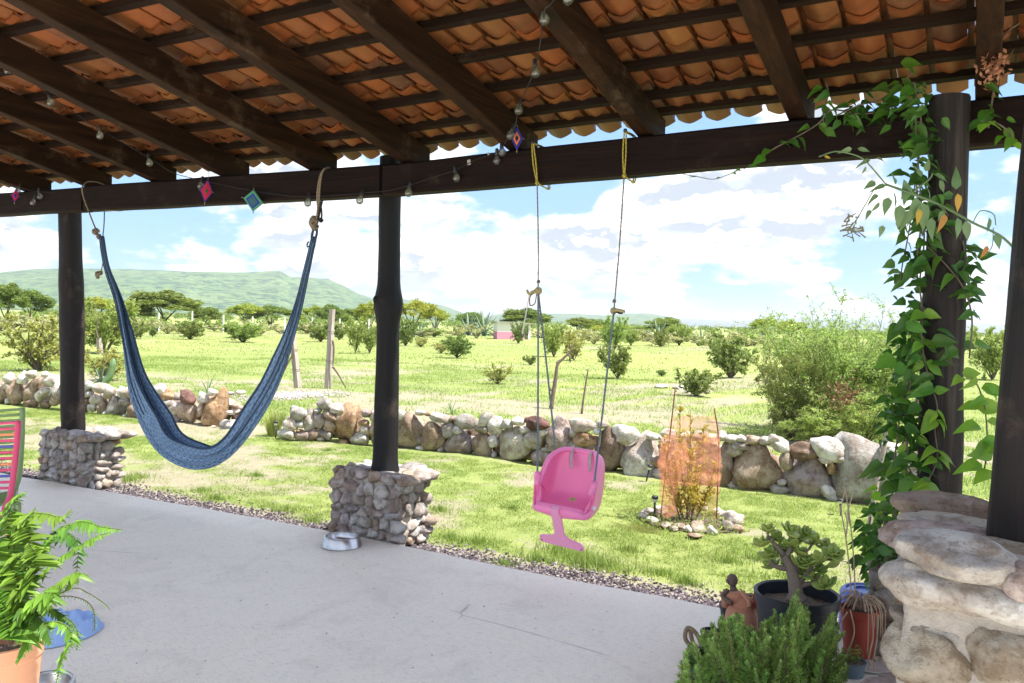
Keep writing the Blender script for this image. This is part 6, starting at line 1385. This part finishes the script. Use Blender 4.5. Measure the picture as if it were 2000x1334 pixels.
for px, py, dx, dy, s in ((1700, 312, -25, 8, .06), (1664, 290, -24, 6, .05), (1675, 290, 10, 4, .05), (1712, 310, 16, -2, .05), (1690, 325, 2, 16, .04), (1710, 355, -28, 16, .06), (1730, 362, -34, 4, .06), (1715, 380, -26, 14, .055), (1718, 395, -16, 24, .05), (1735, 385, -8, 40, .075), (1750, 360, -10, -18, .05), (1745, 375, 10, 30, .08), (1765, 350, 8, 30, .085), (1775, 360, -6, 34, .085), (1790, 385, -6, 60, .11), (1800, 395, 12, 66, .12), (1812, 370, 14, 24, .07), (1800, 345, -14, -30, .06), (1808, 335, 6, -26, .055), (1825, 340, 22, 10, .06), (1835, 352, 14, 24, .06), (1758, 400, -4, 46, .095), (1830, 400, 26, 20, .065), (1870, 425, 6, 50, .085), (1885, 432, 14, 46, .085), (1932, 425, 2, 36, .06), (1842, 410, -4, 20, .05), (1945, 455, 8, 40, .07), (1820, 425, -6, 50, .09), (1780, 410, -20, 34, .09), (1700, 410, -14, 20, .045), (1725, 440, -8, 28, .05), (1868, 370, -4, -40, .09)):
    leaf(tb_, gp(px, py), (RT*dx-UP*dy)+FW*R.uniform(-8, 8), s, LSG, (-FW*.9+Vector((0, 0, .6))))
for px, py, dx, dy, s, st_ in ((1870, 378, 6, 42, .075, LSY), (1845, 418, -10, 44, .075, LSO), (1795, 408, 0, 32, .065, LSY), (1928, 480, -10, 28, .055, LSO), (1610, 306, 20, 2, .03, LSY)):
    leaf(tb_, gp(px, py, 3.25), (RT*dx-UP*dy), s, st_, -FW+Vector((0, 0, .3)), 0)
mb = MB()
for k in range(34):
    p0 = gp(1665+R.gauss(0, 9), 440+R.gauss(0, 14)); d = (RT*R.gauss(0, 1)-UP*R.uniform(-.3, 1.2)).normalized()*R.uniform(.015, .045); mb.tube([p0, p0+d*.6, p0+d], [.0014, .0026, .0034], 5)
tag(mb.build('seed_pods', simple('seed_pods', (.16, .17, .08), (.22, .18, .10), 60, .8), tb_), kind='stuff')
# dry papery flower head by the eave at the right
d0 = at(1940, 130, 3.5); df = thing('dry_flower_head', 'dry brown flower cluster hanging by the last rafter at the top right', 'dried flower', d0)
mb = MB(); mb.tube(spline([at(a, b_, 3.5)-d0 for a, b_ in ((1992, 45), (1970, 60), (1952, 85), (1945, 110))], 5), .003, 5); mb.build('stem', M_STEM, df)
C = NR.randn(150, 3)*np.array([.028, .025, .042])+np.array([.0, 0, 0]); A = rvec(150, NR)*.014; tag(inst('papery_bracts', quads('papery_bracts', C, A, np.cross(A, rvec(150, NR))*.6, leafmat('papery_bract', (.34, .17, .09), (.46, .25, .13), .3, .7, 9, .4)), df), kind='stuff')

# canes leaning on the post
q = G(1684, 1104, GZ); stick('leaning_stake', 'long grey split stake leaning up towards the vine post', 'stake', [q, at(1715, 930, depth_of(q)-.05), at(1747, 780, depth_of(q)-.15)], .019, M_GWOOD)
q = at(1768, 875, 4.0); M_CANE = simple('pale_cane', (.50, .36, .26), (.40, .28, .2), 12, .7)
stick('cane', 'short pale cane leaning on the vine post', 'stake', [G(1758, 1120, .0), q, at(1802, 752, 3.95)], .014, M_CANE)

# ------------------------------------------------------------------ pots at the end of the slab
M_PDK = simple('dark_blue_grey_pot', (.010, .014, .022), (.015, .02, .03), 6, .5, spec=.5); M_PRED = simple('red_plastic_pot', (.40, .075, .05), (.33, .06, .045), 6, .5); M_TERR = simple('terracotta', (.50, .22, .13), (.60, .32, .22), 6, .85, .3, .003); M_PGN = simple('green_plastic_pot', (.03, .07, .055), (.04, .09, .07), 6, .5)
M_JUG = plastic('blue_jug_plastic', (.13, .22, .66), .3)
def pot(name, lab, c, r_, h, mat, group='flower pots at the end of the slab', rt=None, soil=True, tilt=(0, 0, 0), base=.74, name2='pot_body'):
    t = thing(name, lab, 'flower pot', c, group); t.rotation_euler = tilt; rb = r_*base
    mb = MB(); mb.lathe([(0, .002), (rb, 0), (r_*.96, h*.86), (r_, h*.87), (r_*1.02, h*.99), (r_*.99, h), (r_*.93, h*.985), (r_*.90, h*.80), (0, h*.80)], 40); inst(name2, auto_smooth(mb.mesh(name2, mat), 40), t)
    if soil:
        V = [(0, 0, h*.84)]; 
        mb = MB()
        for k in range(1, 7):
            for j in range(28): a = 2*PI*j/28; rr_ = r_*.925*k/6; V.append((math.cos(a)*rr_, math.sin(a)*rr_, h*.84+noise.noise(Vector((math.cos(a)*k, math.sin(a)*k, r_*9)))*.012))
        Fc = [(0, 1+j, 1+(j+1) % 28) for j in range(28)]+[(1+k*28+j, 1+(k+1)*28+j, 1+(k+1)*28+(j+1) % 28, 1+k*28+(j+1) % 28) for k in range(5) for j in range(28)]
        mb.add(V, Fc); mb.build('soil', M_SOIL2, t)
    return t
M_SOIL2 = simple('gritty_potting_soil', (.30, .24, .19), (.15, .12, .10), 60, .95, 1, .01)
JD = 3.62; jc = at(1556, 1172, JD); jh = jc.z/.9; jr = 80/F*JD
jp = pot('jade_pot', 'wide dark blue-grey pot holding the jade plant', (jc.x, jc.y, 0), jr, jh, M_PDK)
# jade plant, a thing standing in the pot
M_JBARK = simple('jade_bark', (.30, .24, .19), (.20, .16, .13), 30, .85, .4, .004)
jb0 = at(1556, 1168, JD); jade = thing('jade_plant', 'thick-stemmed jade plant with rosettes of fleshy leaves', 'succulent', jb0, None)
def jpnt(a, b_, d=0): return at(a, b_, JD+d)-jb0
heads = [(1500, 1035), (1486, 1062), (1518, 1052), (1506, 1085), (1540, 1035), (1556, 1050), (1530, 1075), (1572, 1040), (1560, 1078), (1590, 1058), (1612, 1068), (1600, 1092), (1628, 1082), (1580, 1098), (1505, 1105), (1570, 1118), (1592, 1132), (1612, 1142), (1562, 1100), (1540, 1100), (1636, 1092), (1600, 1112), (1545, 1062)]
mains = [((1556, 1172), (1552, 1140), (1543, 1105), (1530, 1085)), ((1550, 1130), (1560, 1100), (1570, 1080)), ((1553, 1150), (1575, 1120), (1595, 1095), (1620, 1092)), ((1545, 1112), (1520, 1108), (1506, 1100)), ((1530, 1085), (1515, 1065), (1500, 1050)), ((1536, 1090), (1545, 1065), (1550, 1050)), ((1560, 1145), (1580, 1140), (1600, 1140))]
for i, m_ in enumerate(mains):
    mb = MB(); P3 = spline([jpnt(a, b_) for a, b_ in m_], 5); r0 = .034 if i == 0 else .014; mb.tube(P3, [r0*(1-.55*k/len(P3))*(1.35 if i == 0 and k < 2 else 1) for k in range(len(P3))], 9); mb.build('branch', M_JBARK, jade)
LJ = leafmat('jade_leaf', (.24, .36, .07), (.42, .50, .13), .08, .32, 14, .35)
def fleshy(L, wd, th=.16):
    V = []; Fc = []; n_ = 7
    for i in range(n_+1):
        t = i/n_; w_ = wd*(.18+.82*math.sin(PI*min(1, t**.8*.98+.02))**.7) if t < 1 else .02; x = t*L; z = .18*L*t*t
        for j in range(8): a = 2*PI*j/8; V.append((x, math.cos(a)*w_, z+math.sin(a)*th*w_*1.4))
    for i in range(n_):
        for j in range(8): Fc.append((i*8+j, i*8+(j+1) % 8, (i+1)*8+(j+1) % 8, (i+1)*8+j))
    Fc.append(tuple(range(n_*8, n_*8+8))); return V, Fc
JM = [mesh('leaf', *fleshy(1, .33+.05*k), LJ) for k in range(3)]
for a, b_ in heads:
    c = jpnt(a, b_, R.uniform(-.09, .07)); ax_ = Vector((R.gauss(0, .45), R.gauss(0, .45), 1)).normalized(); e1 = ax_.orthogonal().normalized(); e2 = ax_.cross(e1)
    br = min((jpnt(*m_[-1]) for m_ in mains), key=lambda q: (q-c).length); mb = MB(); mb.tube([br, br.lerp(c, .5)+Vector((0, 0, -.008)), c], [.008, .006, .005], 6); mb.build('twig', M_JBARK, jade)
    for k in range(11):
        an = k*2.4; el = .15+.85*(k/11); d = (e1*math.cos(an)+e2*math.sin(an))*math.cos(el)+ax_*math.sin(el); s = .056*R.uniform(.8, 1.2)*(1-.35*k/9); inst('leaf', R.choice(JM), jade, mat=Matrix.Translation(c-ax_*.012*(1-k/9))@orient(d, ax_, R.gauss(0, .2)).to_4x4()@Matrix.Scale(s, 4))
# rosemary in a green pot
L_ROS = leafmat('rosemary_needles', (.24, .40, .10), (.40, .54, .18), .4, .55, 6, .6)
RD = 3.05; rc = at(1490, 1345, RD); rp0 = at(1445, 1345, RD); rp0.z = 0; rt_ = pot('rosemary_pot', 'wide green pot under the rosemary at the bottom edge', rp0, .20, .27, M_PGN)
ros = thing('rosemary_bush', 'dense rosemary bush of upright sprigs in the right foreground', 'herb', rc, None)
def sprig_mesh(seed, n_=230):
    rs = np.random.RandomState(seed); z = rs.rand(n_)**.85; a = rs.rand(n_)*2*PI; el = .35+.55*z+rs.randn(n_)*.15; L = (.13*(1-.55*z))*(.7+.5*rs.rand(n_)); D_ = np.stack([np.cos(a)*np.cos(el), np.sin(a)*np.cos(el), np.sin(el)], 1)*L[:, None]; C = np.stack([.03*np.sin(z*5+seed), .03*np.sin(z*4), z], 1)+D_*.5; A = D_*.5; B = np.cross(D_, np.stack([0*a, 0*a, 1+0*a], 1)); B /= np.linalg.norm(B, axis=1)[:, None]; return quads('needles', C, A, B*.013, L_ROS)
SPM = [sprig_mesh(s) for s in range(4)]; mb = MB(); mb.tube([(.0, 0, 0), (.02, .01, .5), (0, 0, 1)], [.012, .009, .003], 5); SPS = mb.mesh('stalk', M_STEM)
def env_(px): return float(np.interp(px, [1322, 1345, 1380, 1420, 1445, 1475, 1510, 1535, 1562, 1590, 1610, 1630, 1655], [1300, 1255, 1225, 1195, 1190, 1225, 1188, 1200, 1150, 1215, 1205, 1190, 1275]))
for k in range(300):
    px = R.uniform(1322, 1658); dd = R.uniform(-.25, .26); tp_ = env_(px)+(abs(R.gauss(0, 1))*45 if k % 5 else R.uniform(0, 25))+(30 if dd < 0 else 0)*R.random(); tip = at(px, tp_, RD+dd)-rc; bs_ = Vector((tip.x*.72+R.gauss(0, .045), tip.y*.72+R.gauss(0, .04), tip.z-R.uniform(.15, .26))); d = tip-bs_; L = d.length
    x = d.normalized(); M_ = Matrix((x.orthogonal().normalized(), x.cross(x.orthogonal().normalized()), x)).transposed().to_4x4(); Mx = Matrix.Translation(bs_)@M_@Matrix.Rotation(R.uniform(0, 6), 4, 'Z')@Matrix.Diagonal((L*1.05, L*1.05, L, 1))
    sp_ = inst('sprig', SPM[k % 4], ros, mat=Mx); inst('stalk', SPS, sp_)
# red pot with a pale trailing succulent
q = G(1676, 1283, 0); D_ = depth_of(q); rr_ = 32/F*D_; rh = at(1676, 1185, D_).z
pot('red_pot', 'red plastic pot with dry pale trailing stems', q, rr_*1.12, rh, M_PRED, base=.72)
st0 = Vector((q.x, q.y, rh)); tr_ = thing('trailing_succulent', 'pale stringy dry succulent spilling over the red pot', 'succulent', st0, None)
M_PALE = simple('pale_dry_stem', (.60, .48, .36), (.48, .36, .26), 30, .8)
for k in range(40):
    a = R.uniform(0, 2*PI); r1 = rr_*R.uniform(.6, 1.5); drop = R.choice((0, .02, .05, .1, .16)) if r1 > rr_*.95 else 0; mb = MB()
    P3 = spline([Vector((R.uniform(-.02, .02), R.uniform(-.02, .02), -.01)), Vector((math.cos(a)*r1*.5, math.sin(a)*r1*.5, .035+R.random()*.03)), Vector((math.cos(a)*r1, math.sin(a)*r1, .01)), Vector((math.cos(a)*r1*1.08, math.sin(a)*r1*1.08, -drop))], 4); mb.tube(P3, [.0042*(1-.5*i/len(P3)) for i in range(len(P3))], 5); mb.build('trailing_stem', M_PALE, tr_)
for pts in (((1660, 1190), (1668, 1235), (1655, 1275), (1650, 1300)), ((1700, 1180), (1705, 1240), (1696, 1290), (1700, 1334)), ((1716, 1200), (1712, 1250), (1706, 1300), (1720, 1318)), ((1655, 1195), (1640, 1220), (1648, 1245))):
    mb = MB(); mb.tube(spline([at(a, b_, D_-.16)-st0 for a, b_ in pts], 6), .0035, 5); mb.build('trailing_stem', M_PALE, tr_)
dr = thing('dry_stalks', 'tall thin dry flower stalks rising behind the red pot', 'dry stalks', st0, None)
for pts in (((1672, 1190), (1668, 1100), (1662, 1030), (1651, 955)), ((1664, 1190), (1660, 1120), (1652, 1050), (1641, 990)), ((1652, 1050), (1655, 1020), (1650, 1000)), ((1651, 955), (1644, 985), (1641, 996)), ((1662, 1030), (1656, 1000), (1668, 960))):
    mb = MB(); mb.tube(spline([at(a, b_, D_+.02)-st0 for a, b_ in pts], 6), .0032, 5); mb.build('stalk', M_PALE, dr)
# blue water jug, upside down behind the red pot
q = G(1672, 1262, 0)+Vector((.02, .16, 0)); D_ = depth_of(q); jgr = 49/F*D_; jgh = at(1665, 1148, D_).z; jug = thing('water_jug', 'blue plastic water jug standing upside down behind the red pot', 'jug', q)
prof = [(0, 0), (jgr*.5, 0), (jgr*.96, .02)]
for k in range(5): z0 = .03+k*(jgh-.07)/5; z1 = z0+(jgh-.07)/5; prof += [(jgr, z0), (jgr, z0+(z1-z0)*.7), (jgr*.93, z0+(z1-z0)*.8), (jgr*.93, z0+(z1-z0)*.92)]
prof += [(jgr, jgh-.035), (jgr*.95, jgh-.012), (jgr*.85, jgh-.002), (jgr*.78, jgh-.004), (jgr*.74, jgh-.012), (jgr*.62, jgh-.012), (jgr*.58, jgh-.004), (jgr*.48, jgh-.004), (jgr*.44, jgh-.014), (0, jgh-.014)]
mb = MB(); mb.lathe(prof, 40); inst('jug_body', auto_smooth(mb.mesh('jug_body', M_JUG), 40), jug)
mb = MB(); mb.tube(spline([(jgr*.95, -.03, jgh*.75), (jgr*1.22, -.03, jgh*.68), (jgr*1.22, -.03, jgh*.42), (jgr*.95, -.03, jgh*.35)], 5), .011, 8); mb.build('handle', M_JUG, jug)
# small bowl-shaped pot with weeds, saucer
q = G(1662, 1318, 0); sp_ = pot('small_grey_pot', 'small grey-blue pot of weeds in front of the red pot', q, .062, .065, simple('grey_blue_pot', (.13, .18, .23), (.16, .22, .27), 6, .5), base=.8)
q2 = q+Vector((.0, 0, .06)); wd_ = thing('weeds', 'small weeds growing in the grey-blue pot', 'weeds', q2); C = NR.randn(160, 3)*np.array([.028, .028, .022])+np.array([0, 0, .025]); A = rvec(160, NR)*.011; tag(inst('leaves', quads('leaves', C, A, np.cross(A, rvec(160, NR))*.4, L_MESQ2), wd_), kind='stuff')
q = G(1700, 1306, 0); mb = MB(); mb.lathe([(0, .004), (.05, .004), (.075, .014), (.078, .013), (.055, 0), (0, 0)], 30); tag(mb.build('saucer', M_WHITE, None, loc=q), 'white saucer on the floor below the red pot', 'saucer')
# dark small pots with dried succulents, left of the jade pot
def dried(c, n_, L, lab, mat, up=1.0):
    t = thing('dried_succulent', lab, 'succulent', c)
    for k in range(n_):
        a = R.uniform(0, 2*PI); l = L*R.uniform(.6, 1.2); mb = MB(); e = Vector((math.cos(a)*l*.8, math.sin(a)*l*.8, l*R.uniform(.1, .9)*up)); mb.tube(spline([(0, 0, -.01), e*.5+Vector((0, 0, l*.28)), e], 5), [.003+.005*math.sin(PI*(i+1)/12) for i in range(11)], 6); mb.build('dry_leaf', mat, t)
M_DSUC = simple('dried_succulent_leaf', (.34, .24, .15), (.18, .14, .09), 25, .85, .5, .003); M_GSUC = simple('green_cactus_pad', (.07, .12, .05), (.12, .17, .08), 25, .7)
q = G(1432, 1262, 0)+Vector((0, .1, 0)); pot('black_pot', 'black pot of dried brown succulents left of the jade pot', q, .095, .17, M_PDK, base=.8); dried(q+Vector((0, 0, .15)), 22, .11, 'tangle of dried brown succulent leaves in the black pot', M_DSUC)
cp_ = thing('cactus', 'small round green cactus pad among the dried succulents', 'cactus', q+Vector((-.02, -.07, .15))); mb = MB(); mb.ball((0, 0, .03), .036, 14, sc_=(1, .4, 1.15)); mb.build('pad', M_GSUC, cp_)
q = G(1382, 1278, 0)+Vector((0, .06, 0)); pot('small_dark_pot', 'small dark pot at the left of the pot group', q, .052, .09, M_PDK, base=.8)
q = G(1352, 1318, 0)+Vector((0, .05, 0)); pot('clay_pot', 'small clay pot with a looping brown cactus at the slab side of the pots', q, .045, .09, M_TERR, base=.8)
cl_ = thing('cactus', 'brown looping cactus in the small clay pot', 'cactus', q+Vector((0, 0, .08)))
for pts in (((0, 0, 0), (-.05, 0, .05), (-.04, 0, .10), (0, 0, .08), (.03, 0, .02)), ((0, 0, 0), (.03, .01, .05), (.035, .01, .09)), ((.01, 0, 0), (.06, 0, .03), (.07, 0, .07)), ((0, 0, 0), (-.02, 0, .05), (-.03, 0, .09))):
    mb = MB(); mb.tube(spline(pts, 6), .010, 8); mb.build('arm', M_DSUC, cl_)
# little clay figure with cups
f0 = at(1448, 1200, 3.9); f0.z = 0; fz = at(1448, 1195, 3.9).z; fig = thing('clay_figure_planter', 'small terracotta figure planter with a dark head and two little cups', 'planter', f0)
mb = MB(); mb.lathe([(0, 0), (.075, 0), (.085, fz*.5), (.07, fz), (.055, fz+.03), (0, fz+.03)], 22); mb.build('body', M_TERR, fig)
mb = MB(); mb.ball((-.03, 0, fz+.06), .042, 14, sc_=(1.3, 1, .9)); mb.ball((.01, 0, fz+.03), .05, 14); mb.build('torso', M_TERR, fig)
M_DCL = simple('smoked_clay', (.13, .10, .09), (.2, .13, .10), 30, .85); mb = MB(); mb.ball((-.045, -.01, fz+.145), .026, 14, sc_=(1, 1, 1.1)); mb.ball((-.06, -.03, fz+.142), .010, 8); mb.tube([(-.045, 0, fz+.12), (-.035, 0, fz+.08)], [.014, .02], 8); mb.build('head', M_DCL, fig)
for s_ in (-1, 1): mb = MB(); mb.tube(spline([(-.03+s_*.03, -.02, fz+.10), (-.02+s_*.06, -.04, fz+.07), (.01+s_*.04, -.06, fz+.05)], 4), .010, 7); mb.build('arm', M_DCL if s_ < 0 else M_TERR, fig)
for cx_, cz_ in ((.075, fz+.05), (-.075, fz+.03)):
    mb = MB(); mb.lathe([(0, -.02), (.018, -.02), (.022, .02), (.028, .04), (.027, .044), (.022, .04), (.016, .0), (0, .0)], 18, Matrix.Translation((cx_, 0, cz_))); mb.build('cup', M_PRED if cx_ > 0 else M_TERR, fig)

# ------------------------------------------------------------------ fern in the left foreground
FD = 2.75; fc0 = at(14, 1262, FD); M_TP = simple('peach_terracotta', (.70, .36, .22), (.62, .30, .18), 3, .8, .2, .003, sc3=(.6, .6, 3))
fp = pot('fern_pot', 'large terracotta pot with a fern, cut by the bottom left corner', (fc0.x-.05, fc0.y, 0), .135, fc0.z+.015, M_TP, None, base=.7)
fern = thing('fern', 'sword fern with long arching fronds in the left foreground', 'fern', fc0+Vector((-.03, 0, 0)))
L_FRN = leafmat('fern_leaflet', (.11, .23, .03), (.20, .34, .05), .4, .42, 10, .45); L_FRD = leafmat('fern_leaflet_dark', (.055, .15, .025), (.10, .21, .04), .35, .42, 10, .45); L_FRY = leafmat('fern_leaflet_yellow', (.30, .30, .04), (.36, .32, .06), .4, .5, 10, .3)
M_RACH = simple('fern_rachis', (.055, .035, .02), (.08, .05, .03), 30, .7)
f0_ = Vector(fern.location)
def frond(pts, lmax, mat, n_=26, t0=.18, dd=0.0, skip=0):
    P3 = spline([at(a, b_, FD+dd+(c[0] if c else 0))-f0_ for a, b_, *c in pts], 10); mb = MB(); mb.tube(P3, [.0026*(1-.6*i/len(P3)) for i in range(len(P3))], 5); rb_ = mb.build('frond', M_RACH, fern); lb = MB()
    for k in range(n_):
        t = t0+(1-t0)*(k+.5)/n_; x = t*(len(P3)-1); i = min(int(x), len(P3)-2); p_ = P3[i].lerp(P3[i+1], x-i); tg = (P3[i+1]-P3[i]).normalized(); L = lmax*(.45+.9*math.sin(PI*min(1, (1-t)*1.25+.12)/1.5))*R.uniform(.8, 1.15)*(1-.5*max(0, (t-.8)/.2))
        sd_ = tg.cross(Vector((0, 0, 1))); sd_ = sd_.normalized() if sd_.length > .2 else RT.copy()
        if R.random() < skip: continue
        for s_ in (-1, 1):
            d = sd_*s_+tg*R.uniform(.15, .35)+Vector((0, 0, R.uniform(-.45, .0))); M_ = Matrix.Translation(p_)@orient(d, Vector((0, 0, 1))*.8-FW*.5, R.gauss(0, .22)).to_4x4()
            wv_ = .125; V = []; Fc = []; nn = 5
            for q in range(nn+1):
                u = q/nn; w_ = L*wv_*(1-u**3)*(.75+.5*(1-u)); z = -.25*L*u*u; V += [(L*u, -w_, z+.15*w_), (L*u, 0, z-.1*w_), (L*u, w_, z+.15*w_)]
            for q in range(nn): Fc += [(q*3, q*3+1, q*3+4, q*3+3), (q*3+1, q*3+2, q*3+5, q*3+4)]
            lb.add(V, Fc, M_)
    tag(lb.build('leaflets', mat, rb_), kind='stuff')
S_ = (18, 1262)
for pts, lm, mt, dd in (((S_, (35, 1150), (95, 1060), (150, 1020), (200, 1030), (238, 1035)), .045, L_FRN, .0), ((S_, (40, 1180), (95, 1110), (150, 1070), (185, 1050), (215, 1040)), .042, L_FRN, -.1), ((S_, (25, 1120), (35, 1020), (75, 1003), (120, 1010), (140, 995)), .050, L_FRN, .1),
    ((S_, (20, 1130), (15, 1030), (25, 980), (50, 960)), .055, L_FRN, .1), ((S_, (50, 1190), (100, 1150), (150, 1120), (130, 1150)), .055, L_FRN, -.15), ((S_, (40, 1160), (80, 1080), (110, 1040), (150, 1060), (150, 1120)), .05, L_FRD, .1),
    ((S_, (10, 1150), (-20, 1060), (-50, 1020)), .06, L_FRD, 0), ((S_, (60, 1230), (110, 1215), (140, 1240), (120, 1290), (110, 1334)), .034, L_FRN, -.2), ((S_, (50, 1200), (90, 1190), (120, 1200), (150, 1230), (150, 1270)), .028, L_FRD, -.1),
    ((S_, (35, 1150), (30, 1080), (35, 1040), (40, 1010)), .055, L_FRD, .15), ((S_, (10, 1180), (-10, 1100), (0, 1040), (20, 1000)), .055, L_FRN, -.1), ((S_, (60, 1180), (120, 1165), (160, 1170), (182, 1190), (185, 1225), (180, 1232)), .010, L_FRD, .1),
    ((S_, (70, 1190), (140, 1150), (175, 1160), (205, 1180), (215, 1192)), .008, L_FRN, .1), ((S_, (30, 1190), (60, 1130), (70, 1090), (55, 1060)), .06, L_FRN, -.2), ((S_, (20, 1200), (20, 1130), (10, 1100), (-10, 1110)), .06, L_FRD, -.15), ((S_, (40, 1210), (70, 1170), (100, 1160), (90, 1200)), .055, L_FRN, -.25), ((S_, (20, 1190), (35, 1140), (20, 1100), (40, 1080)), .055, L_FRN, -.22),
    ((S_, (5, 1210), (-20, 1180), (-40, 1200)), .05, L_FRD, -.1), ((S_, (30, 1220), (55, 1220), (50, 1260), (35, 1290)), .045, L_FRN, -.25), ((S_, (60, 1120), (90, 1060), (120, 1030), (170, 1020)), .035, L_FRD, .2), ((S_, (45, 1130), (60, 1060), (50, 1020), (70, 990)), .05, L_FRN, -.05), ((S_, (15, 1230), (0, 1180), (-15, 1140)), .06, L_FRN, -.3), ((S_, (30, 1200), (65, 1195), (90, 1230), (100, 1260)), .035, L_FRD, -.25)):
    frond(pts, lm, mt, dd=dd, n_=30)

# leaf litter and grit on the concrete
C = np.stack([-6+7*NR.rand(420), 1.9+2.5*NR.rand(420), .004+0*NR.rand(420)], 1); A = rvec(420, NR)*(.003+.006*NR.rand(420, 1)**3); A[:, 2] *= .2; B = np.cross(A, np.array([0, 0, 1.]))*.6
tag(inst('floor_grit', quads('floor_grit', C, A, B, simple('dry_leaf_bits', (.10, .07, .045), (.05, .04, .03), 30, .9))), 'tiny dark bits of dry leaf and grit scattered on the concrete', 'litter', kind='stuff')
